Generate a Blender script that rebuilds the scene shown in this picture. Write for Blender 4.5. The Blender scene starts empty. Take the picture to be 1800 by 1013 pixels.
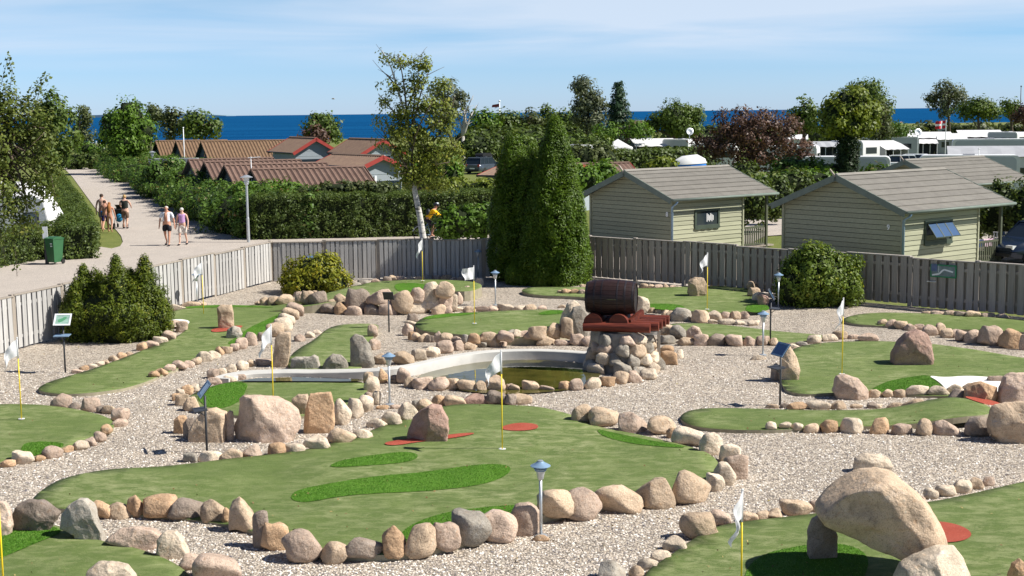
import bpy, bmesh, math, random
import numpy as np
from mathutils import Vector, Matrix, noise
from mathutils.geometry import delaunay_2d_cdt

R = math.radians
rng = np.random.default_rng(7)
random.seed(7)
S = bpy.context.scene
COL = S.collection

# ------------------------------------------------------------------ camera
FPX, CX, CY = 2400.0, 900.0, 506.5          # focal length and centre in the photograph's own pixels
EYE = Vector((0.0, 0.0, 5.7))
PITCH = math.atan(308.5 / FPX)
ROLL = 0.0109
f_ = Vector((0, math.cos(PITCH), -math.sin(PITCH)))
r0, u0 = Vector((1, 0, 0)), Vector((0, math.sin(PITCH), math.cos(PITCH)))
r_ = r0 * math.cos(ROLL) - u0 * math.sin(ROLL)
u_ = u0 * math.cos(ROLL) + r0 * math.sin(ROLL)
cam = bpy.data.cameras.new('camera'); cam_o = bpy.data.objects.new('camera', cam); COL.objects.link(cam_o)
cam.sensor_width = 36; cam.lens = 36 * FPX / 1800; cam.clip_start = 0.3; cam.clip_end = 60000
m3 = Matrix((r_, u_, -f_)).transposed()
cam_o.matrix_world = Matrix.Translation(EYE) @ m3.to_4x4()
S.camera = cam_o

# ------------------------------------------------------------------ sky, sun, exposure
SUN_EL, SUN_A = R(45), R(8)                 # elevation; angle from +X towards the viewer
to_sun = Vector((math.cos(SUN_EL) * math.cos(SUN_A), -math.cos(SUN_EL) * math.sin(SUN_A), math.sin(SUN_EL)))
W = bpy.data.worlds.new("World"); S.world = W; W.use_nodes = True
wn, wl = W.node_tree.nodes, W.node_tree.links
wn.clear()
wo = wn.new('ShaderNodeOutputWorld'); bg = wn.new('ShaderNodeBackground')
sky = wn.new('ShaderNodeTexSky'); sky.sky_type = 'NISHITA'; sky.sun_disc = False
sky.sun_elevation = SUN_EL; sky.sun_rotation = math.atan2(to_sun.x, to_sun.y)
sky.altitude = 0; sky.air_density = 1.0; sky.dust_density = 0.15; sky.ozone_density = 4.0
tc = wn.new('ShaderNodeTexCoord'); sep = wn.new('ShaderNodeSeparateXYZ'); wl.new(tc.outputs['Generated'], sep.inputs[0])
def wmath(op, a, b):
    n = wn.new('ShaderNodeMath'); n.operation = op
    for i, v in enumerate((a, b)):
        if isinstance(v, (int, float)): n.inputs[i].default_value = v
        else: wl.new(v, n.inputs[i])
    return n.outputs[0]
zz = wmath('ADD', sep.outputs['Z'], 0.055)
cmb = wn.new('ShaderNodeCombineXYZ')
wl.new(wmath('DIVIDE', sep.outputs['X'], zz), cmb.inputs[0]); wl.new(wmath('DIVIDE', sep.outputs['Y'], zz), cmb.inputs[1])
cn = wn.new('ShaderNodeTexNoise'); cn.inputs['Scale'].default_value = 0.36; cn.inputs['Detail'].default_value = 7
cn.inputs['Roughness'].default_value = 0.52; cn.inputs['Distortion'].default_value = 0.5
mp = wn.new('ShaderNodeMapping'); mp.inputs['Location'].default_value = (3.1, 1.35, 0); mp.inputs['Scale'].default_value = (0.75, 1.0, 1)
wl.new(cmb.outputs[0], mp.inputs[0]); wl.new(mp.outputs[0], cn.inputs['Vector'])
cr = wn.new('ShaderNodeValToRGB'); cr.color_ramp.elements[0].position = 0.30; cr.color_ramp.elements[1].position = 0.62
wl.new(cn.outputs['Fac'], cr.inputs[0])
fade = wn.new('ShaderNodeMapRange'); fade.inputs[1].default_value = 0.030; fade.inputs[2].default_value = 0.050
wl.new(sep.outputs['Z'], fade.inputs[0])
cf = wmath('MULTIPLY', wmath('MULTIPLY', cr.outputs[0], fade.outputs[0]), 0.80)
thin = wn.new('ShaderNodeMapRange'); thin.inputs[1].default_value = 0.10; thin.inputs[2].default_value = 0.32; thin.inputs[3].default_value = 1.0; thin.inputs[4].default_value = 0.12
wl.new(sep.outputs['Z'], thin.inputs[0]); cf = wmath('MULTIPLY', cf, thin.outputs[0])
tint = wn.new('ShaderNodeMix'); tint.data_type = 'RGBA'; tint.blend_type = 'MULTIPLY'; tint.inputs[0].default_value = 1.0
wl.new(sky.outputs[0], tint.inputs[6])
air = wn.new('ShaderNodeValToRGB'); air.color_ramp.elements[0].color = (1.05, 1.43, 2.38, 1); air.color_ramp.elements[1].color = (0.88, 1.24, 1.60, 1); air.color_ramp.elements[1].position = 0.09
hi = air.color_ramp.elements.new(0.32); hi.color = (0.34, 0.50, 0.74, 1)
wl.new(sep.outputs['Z'], air.inputs[0]); wl.new(air.outputs[0], tint.inputs[7])
mx = wn.new('ShaderNodeMix'); mx.data_type = 'RGBA'
wl.new(cf, mx.inputs[0]); wl.new(tint.outputs[2], mx.inputs[6]); mx.inputs[7].default_value = (9.2, 10.4, 12.2, 1)
wl.new(mx.outputs[2], bg.inputs[0]); bg.inputs[1].default_value = 0.05
wl.new(bg.outputs[0], wo.inputs[0])
sl = bpy.data.lights.new('sun', 'SUN'); sl.energy = 5.0; sl.angle = R(0.53); sl.color = (1.0, 0.955, 0.88)
so = bpy.data.objects.new('sun', sl); COL.objects.link(so)
so.rotation_mode = 'QUATERNION'; so.rotation_quaternion = to_sun.to_track_quat('Z', 'Y')
S.view_settings.view_transform = 'Standard'; S.view_settings.look = 'None'
S.view_settings.gamma = 1; S.view_settings.use_curve_mapping = False; S.view_settings.exposure = 0.66

# ------------------------------------------------------------------ surveying helpers: photograph pixel -> place in the world
def ray(px, py): return f_ + r_ * ((px - CX) / FPX) + u_ * ((CY - py) / FPX)
def G(px, py, z=0.0):
    d = ray(px, py); t = (z - EYE.z) / d.z
    return EYE + d * t
def AT(px, py, Y):
    d = ray(px, py); return EYE + d * (Y / d.y)
def MPP(p): return (Vector(p) - EYE).dot(f_) / FPX
def HZ(px): return 508.1 - 0.0109 * (px - 900) - 310 + 0.0     # horizon row at a column (approx.)
def DEP(px, py, z):                                            # distance at which height z is seen at that pixel
    return G(px, py, z).y

# ------------------------------------------------------------------ materials
def new_mat(name):
    m = bpy.data.materials.new(name); m.use_nodes = True
    nt = m.node_tree; nt.nodes.clear()
    out = nt.nodes.new('ShaderNodeOutputMaterial')
    return m, nt.nodes, nt.links, out
def c4(c): return (c[0], c[1], c[2], 1)
def ramp(N, L, fac, stops):
    r = N.new('ShaderNodeValToRGB'); e = r.color_ramp.elements
    e[0].position = stops[0][0]; e[0].color = c4(stops[0][1])
    e[1].position = stops[-1][0]; e[1].color = c4(stops[-1][1])
    for p, c in stops[1:-1]:
        x = e.new(p); x.color = c4(c)
    L.new(fac, r.inputs[0]); return r.outputs[0]
def mixc(N, L, fac, a, b, mode='MIX'):
    n = N.new('ShaderNodeMix'); n.data_type = 'RGBA'; n.blend_type = mode
    for i, v in ((0, fac), (6, a), (7, b)):
        if hasattr(v, 'is_linked') or hasattr(v, 'links'): L.new(v, n.inputs[i])
        elif isinstance(v, (int, float)): n.inputs[i].default_value = v
        else: n.inputs[i].default_value = c4(v)
    return n.outputs[2]
def nz(N, L, vec, scale, detail=3, rough=0.5, dist=0):
    n = N.new('ShaderNodeTexNoise'); n.inputs['Scale'].default_value = scale; n.inputs['Detail'].default_value = detail
    n.inputs['Roughness'].default_value = rough; n.inputs['Distortion'].default_value = dist
    if vec is not None: L.new(vec, n.inputs['Vector'])
    return n.outputs['Fac']
def mapping(N, L, vec, scale=(1, 1, 1), rot=(0, 0, 0)):
    m = N.new('ShaderNodeMapping'); m.inputs['Scale'].default_value = scale; m.inputs['Rotation'].default_value = rot
    L.new(vec, m.inputs[0]); return m.outputs[0]
def bump(N, L, h, strength, dist):
    b = N.new('ShaderNodeBump'); b.inputs['Strength'].default_value = strength; b.inputs['Distance'].default_value = dist
    L.new(h, b.inputs['Height']); return b.outputs[0]
def prin(N, L, out, col, rough=0.8, normal=None, metal=0, spec=0.3):
    p = N.new('ShaderNodeBsdfPrincipled')
    if isinstance(col, tuple): p.inputs['Base Color'].default_value = c4(col)
    else: L.new(col, p.inputs['Base Color'])
    if isinstance(rough, (int, float)): p.inputs['Roughness'].default_value = rough
    else: L.new(rough, p.inputs['Roughness'])
    p.inputs['Metallic'].default_value = metal; p.inputs['Specular IOR Level'].default_value = spec
    if normal is not None: L.new(normal, p.inputs['Normal'])
    L.new(p.outputs[0], out.inputs[0]); return p
def scl(c, k): return tuple(min(1, x * k) for x in c)

def basic(name, col, rough=0.7, var=0.18, scale=3.0, bmp=0.15, bd=0.01, metal=0, spec=0.3, fine=0.0):
    """paint / metal / plastic with slight soiling and relief"""
    m, N, L, out = new_mat(name)
    t = N.new('ShaderNodeTexCoord'); v = t.outputs['Object']
    n1 = nz(N, L, v, scale, 4, 0.6)
    c = ramp(N, L, n1, [(0.3, scl(col, 1 - var)), (0.7, scl(col, 1 + var))])
    n2 = nz(N, L, v, scale * 9, 3, 0.6)
    prin(N, L, out, c, rough, bump(N, L, n2, bmp, bd), metal, spec)
    return m

def wood(name, c1, c2, stretch=(30, 30, 1.2), rough=0.85, rnd=0.25, bmp=0.5):
    m, N, L, out = new_mat(name)
    t = N.new('ShaderNodeTexCoord'); oi = N.new('ShaderNodeObjectInfo')
    add = N.new('ShaderNodeVectorMath'); add.operation = 'ADD'; L.new(t.outputs['Object'], add.inputs[0])
    mul = N.new('ShaderNodeVectorMath'); mul.operation = 'SCALE'; mul.inputs[0].default_value = (17, 9, 5); L.new(oi.outputs['Random'], mul.inputs['Scale'])
    L.new(mul.outputs[0], add.inputs[1])
    v = mapping(N, L, add.outputs[0], stretch)
    n1 = nz(N, L, v, 1.0, 5, 0.6, 0.4)
    c = ramp(N, L, n1, [(0.3, c1), (0.7, c2)])
    g = N.new('ShaderNodeMapRange'); g.inputs[3].default_value = 1 - rnd; g.inputs[4].default_value = 1 + rnd; L.new(oi.outputs['Random'], g.inputs[0])
    hs = N.new('ShaderNodeHueSaturation'); L.new(g.outputs[0], hs.inputs['Value']); L.new(c, hs.inputs['Color'])
    prin(N, L, out, hs.outputs[0], rough, bump(N, L, n1, bmp, 0.004))
    return m

def rock_mat(name, col):
    m, N, L, out = new_mat(name)
    t = N.new('ShaderNodeTexCoord'); oi = N.new('ShaderNodeObjectInfo'); ge = N.new('ShaderNodeNewGeometry')
    mul = N.new('ShaderNodeVectorMath'); mul.operation = 'SCALE'; mul.inputs[0].default_value = (37, 19, 11); L.new(oi.outputs['Random'], mul.inputs['Scale'])
    add = N.new('ShaderNodeVectorMath'); add.operation = 'ADD'; L.new(ge.outputs['Position'], add.inputs[0]); L.new(mul.outputs[0], add.inputs[1])
    v = add.outputs[0]
    n1 = nz(N, L, v, 4.5, 5, 0.62, 0.6)
    base = ramp(N, L, n1, [(0.25, scl(col, 0.62)), (0.45, scl(col, 0.93)), (0.6, scl(col, 1.08)), (0.78, (col[0] * 1.12, col[1] * 1.2, col[2] * 1.35))])
    n2 = nz(N, L, v, 14, 4, 0.7)
    iron = ramp(N, L, n2, [(0.55, (0, 0, 0)), (0.72, (1, 1, 1))])
    fm = N.new('ShaderNodeMath'); fm.operation = 'MULTIPLY'; fm.inputs[1].default_value = 0.5; L.new(iron, fm.inputs[0])
    c = mixc(N, L, fm.outputs[0], base, (col[0] * 0.85, col[1] * 0.62, col[2] * 0.42))
    n3 = nz(N, L, v, 70, 2, 0.8)
    sp = ramp(N, L, n3, [(0.34, (0.45, 0.43, 0.42)), (0.48, (1, 1, 1)), (0.6, (1, 1, 1)), (0.72, (1.0, 1.0, 1.0))])
    c = mixc(N, L, 0.75, c, sp, 'MULTIPLY')
    g = N.new('ShaderNodeMapRange'); g.inputs[3].default_value = 0.8; g.inputs[4].default_value = 1.18; L.new(oi.outputs['Random'], g.inputs[0])
    hs = N.new('ShaderNodeHueSaturation'); L.new(g.outputs[0], hs.inputs['Value']); L.new(c, hs.inputs['Color'])
    n5 = nz(N, L, v, 9, 5, 0.75, 1.0)
    lk = ramp(N, L, n5, [(0.60, (0, 0, 0)), (0.68, (1, 1, 1))]); fl = N.new('ShaderNodeMath'); fl.operation = 'MULTIPLY'; fl.inputs[1].default_value = 0.45; L.new(lk, fl.inputs[0])
    c = mixc(N, L, fl.outputs[0], hs.outputs[0], (.40, .40, .33))
    n6 = nz(N, L, v, 6.5, 5, 0.75, 1.5); dk = ramp(N, L, n6, [(0.30, (.45, .42, .40)), (0.42, (1, 1, 1))]); c = mixc(N, L, 0.8, c, dk, 'MULTIPLY')
    nb = nz(N, L, v, 22, 6, 0.7)
    ns = nz(N, L, v, 5, 4, 0.6)
    ad = N.new('ShaderNodeMath'); ad.operation = 'MULTIPLY_ADD'; L.new(ns, ad.inputs[0]); ad.inputs[1].default_value = 2.5; L.new(nb, ad.inputs[2])
    prin(N, L, out, c, 0.88, bump(N, L, ad.outputs[0], 0.75, 0.03), 0, 0.22)
    return m

def leaf_mat(name, ca, cb, cc=None, trans=0.22, rough=0.5, spec=0.25):
    """ca..cb: range of leaf colours, picked leaf by leaf; cc: a few odd leaves (new growth, dry)"""
    m, N, L, out = new_mat(name)
    at = N.new('ShaderNodeAttribute'); at.attribute_name = 'rnd'
    st = [(0.0, ca), (0.8, cb), (1.0, cc or scl(cb, 1.25))]
    c = ramp(N, L, at.outputs['Fac'], st)
    ge = N.new('ShaderNodeNewGeometry')
    n1 = nz(N, L, ge.outputs['Position'], 0.9, 2)
    k = ramp(N, L, n1, [(0.3, (0.78, 0.8, 0.8)), (0.7, (1.2, 1.15, 1.0))])
    c = mixc(N, L, 0.8, c, k, 'MULTIPLY')
    p = prin(N, L, out, c, rough, None, 0, spec)
    tr = N.new('ShaderNodeBsdfTranslucent'); L.new(mixc(N, L, 1.0, c, (1.5, 1.45, 0.6), 'MULTIPLY'), tr.inputs[0])
    ms = N.new('ShaderNodeMixShader'); ms.inputs[0].default_value = trans
    L.new(p.outputs[0], ms.inputs[1]); L.new(tr.outputs[0], ms.inputs[2]); L.new(ms.outputs[0], out.inputs[0])
    return m

M = {}
for k_, c_ in dict(p=(.53, .405, .315), t=(.53, .405, .285), g=(.37, .335, .28), o=(.52, .35, .215), w=(.66, .55, .42), d=(.29, .235, .19), r=(.37, .245, .195)).items():
    M['rock_' + k_] = rock_mat('stone_' + k_, c_)

# gravel: individual pebbles 2-4 cm, coloured one by one, with relief
def gravel(name, stops, scale=27, dust=(.5, .44, .36), bs=0.9, dustf=0.25):
    m, N, L, out = new_mat(name)
    ge = N.new('ShaderNodeNewGeometry'); v = ge.outputs['Position']
    vo = N.new('ShaderNodeTexVoronoi'); vo.inputs['Scale'].default_value = scale; L.new(v, vo.inputs['Vector'])
    sx = N.new('ShaderNodeSeparateColor'); L.new(vo.outputs['Color'], sx.inputs[0])
    c = ramp(N, L, sx.outputs[0], stops)
    gap = ramp(N, L, vo.outputs['Distance'], [(0.45, (1, 1, 1)), (0.8, (0.42, 0.40, 0.38))])
    c = mixc(N, L, 1.0, c, gap, 'MULTIPLY')
    n1 = nz(N, L, v, 0.7, 5, 0.65)
    k = ramp(N, L, n1, [(0.3, (0.76, 0.755, 0.75)), (0.7, (1.12, 1.10, 1.07))])
    c = mixc(N, L, 1.0, c, k, 'MULTIPLY')
    c = mixc(N, L, dustf, c, dust)
    n2 = nz(N, L, v, 60, 2)
    h = N.new('ShaderNodeMath'); h.operation = 'MULTIPLY_ADD'; L.new(vo.outputs['Distance'], h.inputs[0]); h.inputs[1].default_value = -1.0; L.new(n2, h.inputs[2])
    prin(N, L, out, c, 0.9, bump(N, L, h.outputs[0], bs, 0.03), 0, 0.2)
    return m
M['gravel'] = gravel('gravel_mix', [(0.0, (.13, .12, .12)), (0.2, (.33, .29, .25)), (0.45, (.56, .475, .375)), (0.75, (.66, .58, .48)), (1.0, (.84, .78, .68))], 27, (.46, .40, .33), 0.9, 0.28)
M['road'] = gravel('gravel_road', [(0.0, (.30, .27, .24)), (0.5, (.46, .41, .36)), (1.0, (.60, .54, .48))], 38, (.47, .42, .37), 0.35, 0.55)
m, N, L, out = new_mat('pebbles')
at = N.new('ShaderNodeAttribute'); at.attribute_name = 'rnd'
prin(N, L, out, ramp(N, L, at.outputs['Fac'], [(0, (.16, .15, .16)), (.2, (.33, .29, .26)), (.45, (.60, .52, .43)), (.8, (.70, .65, .58)), (1, (.9, .86, .8))]), 0.85)
M['pebble'] = m

def turf(name, c1, c2, dry, dryf=0.35, streak=True):
    m, N, L, out = new_mat(name)
    ge = N.new('ShaderNodeNewGeometry'); v = ge.outputs['Position']
    n1 = nz(N, L, v, 1.1, 6, 0.7, 1.2)
    c = ramp(N, L, n1, [(0.32, c1), (0.68, c2)])
    vs = mapping(N, L, v, (1.0, 1.9, 1), (0, 0, R(20)))
    n2 = nz(N, L, vs, 2.6, 9, 0.78, 0.5)
    k = ramp(N, L, n2, [(0.45, (0, 0, 0)), (0.70, (1, 1, 1))])
    f0 = ramp(N, L, nz(N, L, v, 0.33, 3), [(0.38, (.25, .25, .25)), (0.6, (1, 1, 1))]); kk = mixc(N, L, 1.0, k, f0, 'MULTIPLY')
    f1 = N.new('ShaderNodeMath'); f1.operation = 'MULTIPLY'; f1.inputs[1].default_value = dryf; L.new(kk, f1.inputs[0])
    c = mixc(N, L, f1.outputs[0], c, dry)
    n3 = nz(N, L, v, 85, 3, 0.75)
    s = ramp(N, L, n3, [(0.3, (0.62, 0.62, 0.6)), (0.7, (1.3, 1.3, 1.25))])
    c = mixc(N, L, 0.85, c, s, 'MULTIPLY')
    nb = nz(N, L, v, 120, 3, 0.8)
    prin(N, L, out, c, 0.85, bump(N, L, nb, 0.7, 0.02), 0, 0.2)
    return m
M['turf'] = turf('putting_turf', (.100, .148, .040), (.148, .202, .060), (.42, .43, .23), 0.8)
M['rough'] = turf('rough_turf', (.055, .150, .008), (.085, .205, .014), (.16, .28, .05), 0.4)
M['red'] = turf('red_turf', (.34, .065, .04), (.43, .095, .06), (.50, .18, .13), 0.3)
M['sand'] = basic('white_sand', (.80, .78, .73), 0.95, 0.05, 3, 0.4, 0.01)
M['turf_edge'] = basic('turf_backing', (.30, .27, .19), 0.95, 0.2, 8)
m, N, L, out = new_mat('grass_blade')
at = N.new('ShaderNodeAttribute'); at.attribute_name = 'rnd'
prin(N, L, out, ramp(N, L, at.outputs['Fac'], [(0, (.045, .13, .008)), (.75, (.095, .25, .02)), (1, (.26, .38, .09))]), 0.6)
M['blade'] = m
M['lawn'] = turf('lawn', (.10, .135, .03), (.17, .19, .05), (.33, .29, .12), 0.5)

M['plank'] = wood('weathered_plank', (.33, .32, .305), (.49, .48, .46), rnd=0.16)
M['plank_dk'] = wood('brown_plank', (.27, .24, .21), (.39, .355, .32), rnd=0.16)
M['post'] = wood('fence_post', (.24, .20, .16), (.38, .34, .29), rnd=0.1)
M['green_board'] = wood('green_boarding', (.28, .285, .19), (.37, .375, .26), (1, 9, 30), 0.7, 0.09, 0.3)
M['green_trim'] = basic('dark_green_paint', (.055, .075, .055), 0.55, 0.15)
M['fascia_green'] = basic('grey_green_paint', (.15, .185, .155), 0.55, 0.12)
M['grey_board'] = wood('blue_grey_boarding', (.27, .31, .34), (.33, .37, .40), (1, 9, 30), 0.7, 0.06, 0.2)
M['dark_board'] = wood('slate_boarding', (.075, .095, .105), (.10, .12, .13), (1, 9, 30), 0.75, 0.08, 0.2)
M['red_paint'] = basic('red_fascia_paint', (.33, .05, .04), 0.5, 0.12)
def roof_mat(name, c1, c2, lich=(.40, .33, .17), lf=0.4):
    m, N, L, out = new_mat(name)
    ge = N.new('ShaderNodeNewGeometry'); v = ge.outputs['Position']; oi = N.new('ShaderNodeObjectInfo')
    n1 = nz(N, L, v, 2.2, 6, 0.7)
    c = ramp(N, L, n1, [(0.3, c1), (0.7, c2)])
    n2 = nz(N, L, v, 7, 5, 0.75)
    k = ramp(N, L, n2, [(0.52, (0, 0, 0)), (0.7, (1, 1, 1))])
    f1 = N.new('ShaderNodeMath'); f1.operation = 'MULTIPLY'; f1.inputs[1].default_value = lf; L.new(k, f1.inputs[0])
    c = mixc(N, L, f1.outputs[0], c, lich)
    g = N.new('ShaderNodeMapRange'); g.inputs[3].default_value = 0.93; g.inputs[4].default_value = 1.07; L.new(oi.outputs['Random'], g.inputs[0])
    hs = N.new('ShaderNodeHueSaturation'); L.new(g.outputs[0], hs.inputs['Value']); L.new(c, hs.inputs['Color'])
    prin(N, L, out, hs.outputs[0], 0.85, bump(N, L, nz(N, L, v, 40, 3), 0.4, 0.01), 0, 0.2)
    return m
M['roof_grey'] = roof_mat('grey_brown_roof', (.20, .187, .165), (.265, .25, .22), (.32, .30, .23), 0.3)
M['roof_tan'] = roof_mat('tan_ribbed_roof', (.135, .082, .052), (.205, .13, .078), (.31, .23, .12), 0.55)
M['roof_plum'] = roof_mat('plum_ribbed_roof', (.125, .078, .062), (.185, .12, .095), (.25, .19, .13), 0.4)
M['roof_brown'] = roof_mat('brown_roof', (.18, .12, .09), (.245, .165, .12), (.40, .31, .16), 0.35)
m, N, L, out = new_mat('dark_glass')
p_ = prin(N, L, out, (.02, .03, .04), 0.06, None, 0, 0.7); M['glass'] = m
m, N, L, out = new_mat('sky_tinted_glass')
p_ = prin(N, L, out, (.10, .17, .30), 0.05, None, 0.35, 0.8); M['glass_blue'] = m  # blue of the reflected sky is put into the base colour
M['white'] = basic('white_gelcoat', (.72, .72, .71), 0.35, 0.04, 1.5, 0.05)
M['canvas'] = basic('white_canvas', (.64, .64, .64), 0.9, 0.05, 1.2, 0.3, 0.02)
M['canvas_grey'] = basic('grey_canvas', (.36, .37, .39), 0.9, 0.08, 1.2, 0.3, 0.02)
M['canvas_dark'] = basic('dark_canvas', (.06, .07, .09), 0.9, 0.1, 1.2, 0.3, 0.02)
M['caravan_shade'] = basic('shaded_gelcoat', (.46, .48, .51), 0.4, 0.04, 1.5, 0.05)  # white caravan side away from the sun, its shade put into the colour
M['steel'] = basic('galvanised_steel', (.52, .55, .57), 0.42, 0.12, 6, 0.1, 0.005, 0.6, 0.5)
M['blue_steel'] = basic('blue_grey_lacquer', (.22, .33, .46), 0.35, 0.12, 6, 0.1, 0.005, 0.2, 0.5)
M['dark_metal'] = basic('dark_lacquer', (.045, .048, .055), 0.5, 0.2, 6)
M['yellow'] = basic('yellow_pole', (.82, .60, .02), 0.4, 0.06, 4)
M['flag'] = basic('white_flag', (.86, .86, .86), 0.85, 0.03, 3, 0.2)
nt_ = M['flag'].node_tree; p_ = [n for n in nt_.nodes if n.type == 'BSDF_PRINCIPLED'][0]; tr_ = nt_.nodes.new('ShaderNodeBsdfTranslucent'); tr_.inputs[0].default_value = (.85, .85, .85, 1); ms_ = nt_.nodes.new('ShaderNodeMixShader'); ms_.inputs[0].default_value = .45
nt_.links.new(p_.outputs[0], ms_.inputs[1]); nt_.links.new(tr_.outputs[0], ms_.inputs[2]); nt_.links.new(ms_.outputs[0], [n for n in nt_.nodes if n.type == 'OUTPUT_MATERIAL'][0].inputs[0])
M['lamp_glass'] = basic('frosted_glass', (.62, .64, .64), 0.25, 0.05, 3)
M['concrete'] = basic('pale_concrete', (.50, .49, .455), 0.85, 0.10, 2.5, 0.4, 0.01)
M['mortar'] = basic('mortar', (.30, .27, .23), 0.95, 0.2, 10, 0.6, 0.02)
M['barrel'] = wood('dark_barrel_oak', (.020, .011, .010), (.042, .022, .020), (2, 26, 26), 0.42, 0.18, 0.3)
M['hoop'] = basic('rusty_hoop', (.035, .03, .035), 0.5, 0.3, 10, 0.3, 0.004, 0.5)
M['redlog'] = wood('red_stained_log', (.060, .014, .010), (.20, .042, .022), (2, 22, 22), 0.55, 0.25, 0.6)
M['bin'] = basic('green_bin_plastic', (.035, .12, .05), 0.45, 0.1, 2)
M['rubber'] = basic('black_rubber', (.02, .02, .02), 0.8, 0.1)
M['chrome'] = basic('alloy', (.55, .56, .58), 0.3, 0.08, 6, 0.05, 0.002, 0.8, 0.5)
M['black'] = basic('black_plastic', (.02, .021, .024), 0.5, 0.1)
M['bark'] = basic('bark', (.11, .085, .06), 0.95, 0.35, 5, 0.9, 0.03)
M['core'] = basic('dark_core', (.022, .034, .010), 0.95, 0.3, 3, 0.9, 0.1)  # solid filler inside foliage; inner shade put into its dark colour
m, N, L, out = new_mat('birch_bark')
t = N.new('ShaderNodeTexCoord'); v = mapping(N, L, t.outputs['Object'], (3, 3, 14))
n1 = nz(N, L, v, 1.0, 5, 0.7)
prin(N, L, out, ramp(N, L, n1, [(0.36, (.03, .028, .025)), (0.47, (.52, .50, .46)), (1, (.68, .66, .61))]), 0.8, bump(N, L, n1, 0.4, 0.02)); M['birch'] = m
m, N, L, out = new_mat('pond_water')
ge = N.new('ShaderNodeNewGeometry'); v = ge.outputs['Position']
n1 = nz(N, L, v, 1.4, 4, 0.6); c = ramp(N, L, n1, [(0.35, (.045, .045, .010)), (0.65, (.11, .095, .022))])
prin(N, L, out, c, 0.03, bump(N, L, nz(N, L, v, 6, 2), 0.06, 0.02), 0, 0.7); M['pond'] = m
m, N, L, out = new_mat('sea_water')
ge = N.new('ShaderNodeNewGeometry'); v = ge.outputs['Position']
n1 = nz(N, L, mapping(N, L, v, (.004, .02, 1)), 1, 6, 0.65); c = ramp(N, L, n1, [(0.3, (.003, .044, .135)), (0.7, (.008, .085, .215))])
nb = nz(N, L, mapping(N, L, v, (.12, .3, 1)), 1, 6, 0.7)
prin(N, L, out, c, 0.55, bump(N, L, nb, 1.0, 1.2), 0, 0.0); M['sea'] = m

LEAF = dict(
    birch=((0.098, 0.132, 0.022), (0.218, 0.259, 0.050), (0.460, 0.414, 0.088)),
    oak=((0.051, 0.088, 0.016), (0.108, 0.163, 0.028), (0.186, 0.234, 0.047)),
    olive=((0.058, 0.078, 0.029), (0.104, 0.130, 0.046), (0.169, 0.195, 0.078)),
    bright=((0.057, 0.121, 0.011), (0.115, 0.207, 0.025), (0.196, 0.287, 0.046)),
    gold=((0.084, 0.125, 0.013), (0.178, 0.219, 0.022), (0.299, 0.314, 0.033)),
    thuja=((0.038, 0.081, 0.006), (0.091, 0.156, 0.009), (0.163, 0.228, 0.018)),
    yew=((0.042, 0.071, 0.008), (0.117, 0.153, 0.011), (0.275, 0.255, 0.027)),
    hedge=((0.044, 0.072, 0.016), (0.089, 0.130, 0.026), (0.164, 0.195, 0.047)),
    rose=((0.050, 0.106, 0.015), (0.100, 0.175, 0.031), (.28, .15, .08)),
    purple=((0.061, 0.033, 0.031), (0.132, 0.077, 0.057), (0.209, 0.143, 0.088)),
    spruce=((0.022, 0.048, 0.026), (0.042, 0.084, 0.042), (0.072, 0.120, 0.060)),
    laurel=((0.101, 0.130, 0.011), (0.257, 0.260, 0.020), (0.567, 0.390, 0.044)),
    rhodo=((0.052, 0.094, 0.011), (0.142, 0.201, 0.023), (0.389, 0.403, 0.081)),
    ivy=((.014, .030, .010), (.030, .056, .016), (.06, .09, .03)),
    grey=((0.075, 0.094, 0.056), (0.131, 0.156, 0.094), (0.200, 0.213, 0.138)))
LEAF['leftleaf'] = ((.055, .085, .016), (.13, .165, .032), (.26, .26, .07))
LM = {k: leaf_mat('leaf_' + k, *v) for k, v in LEAF.items()}

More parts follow.
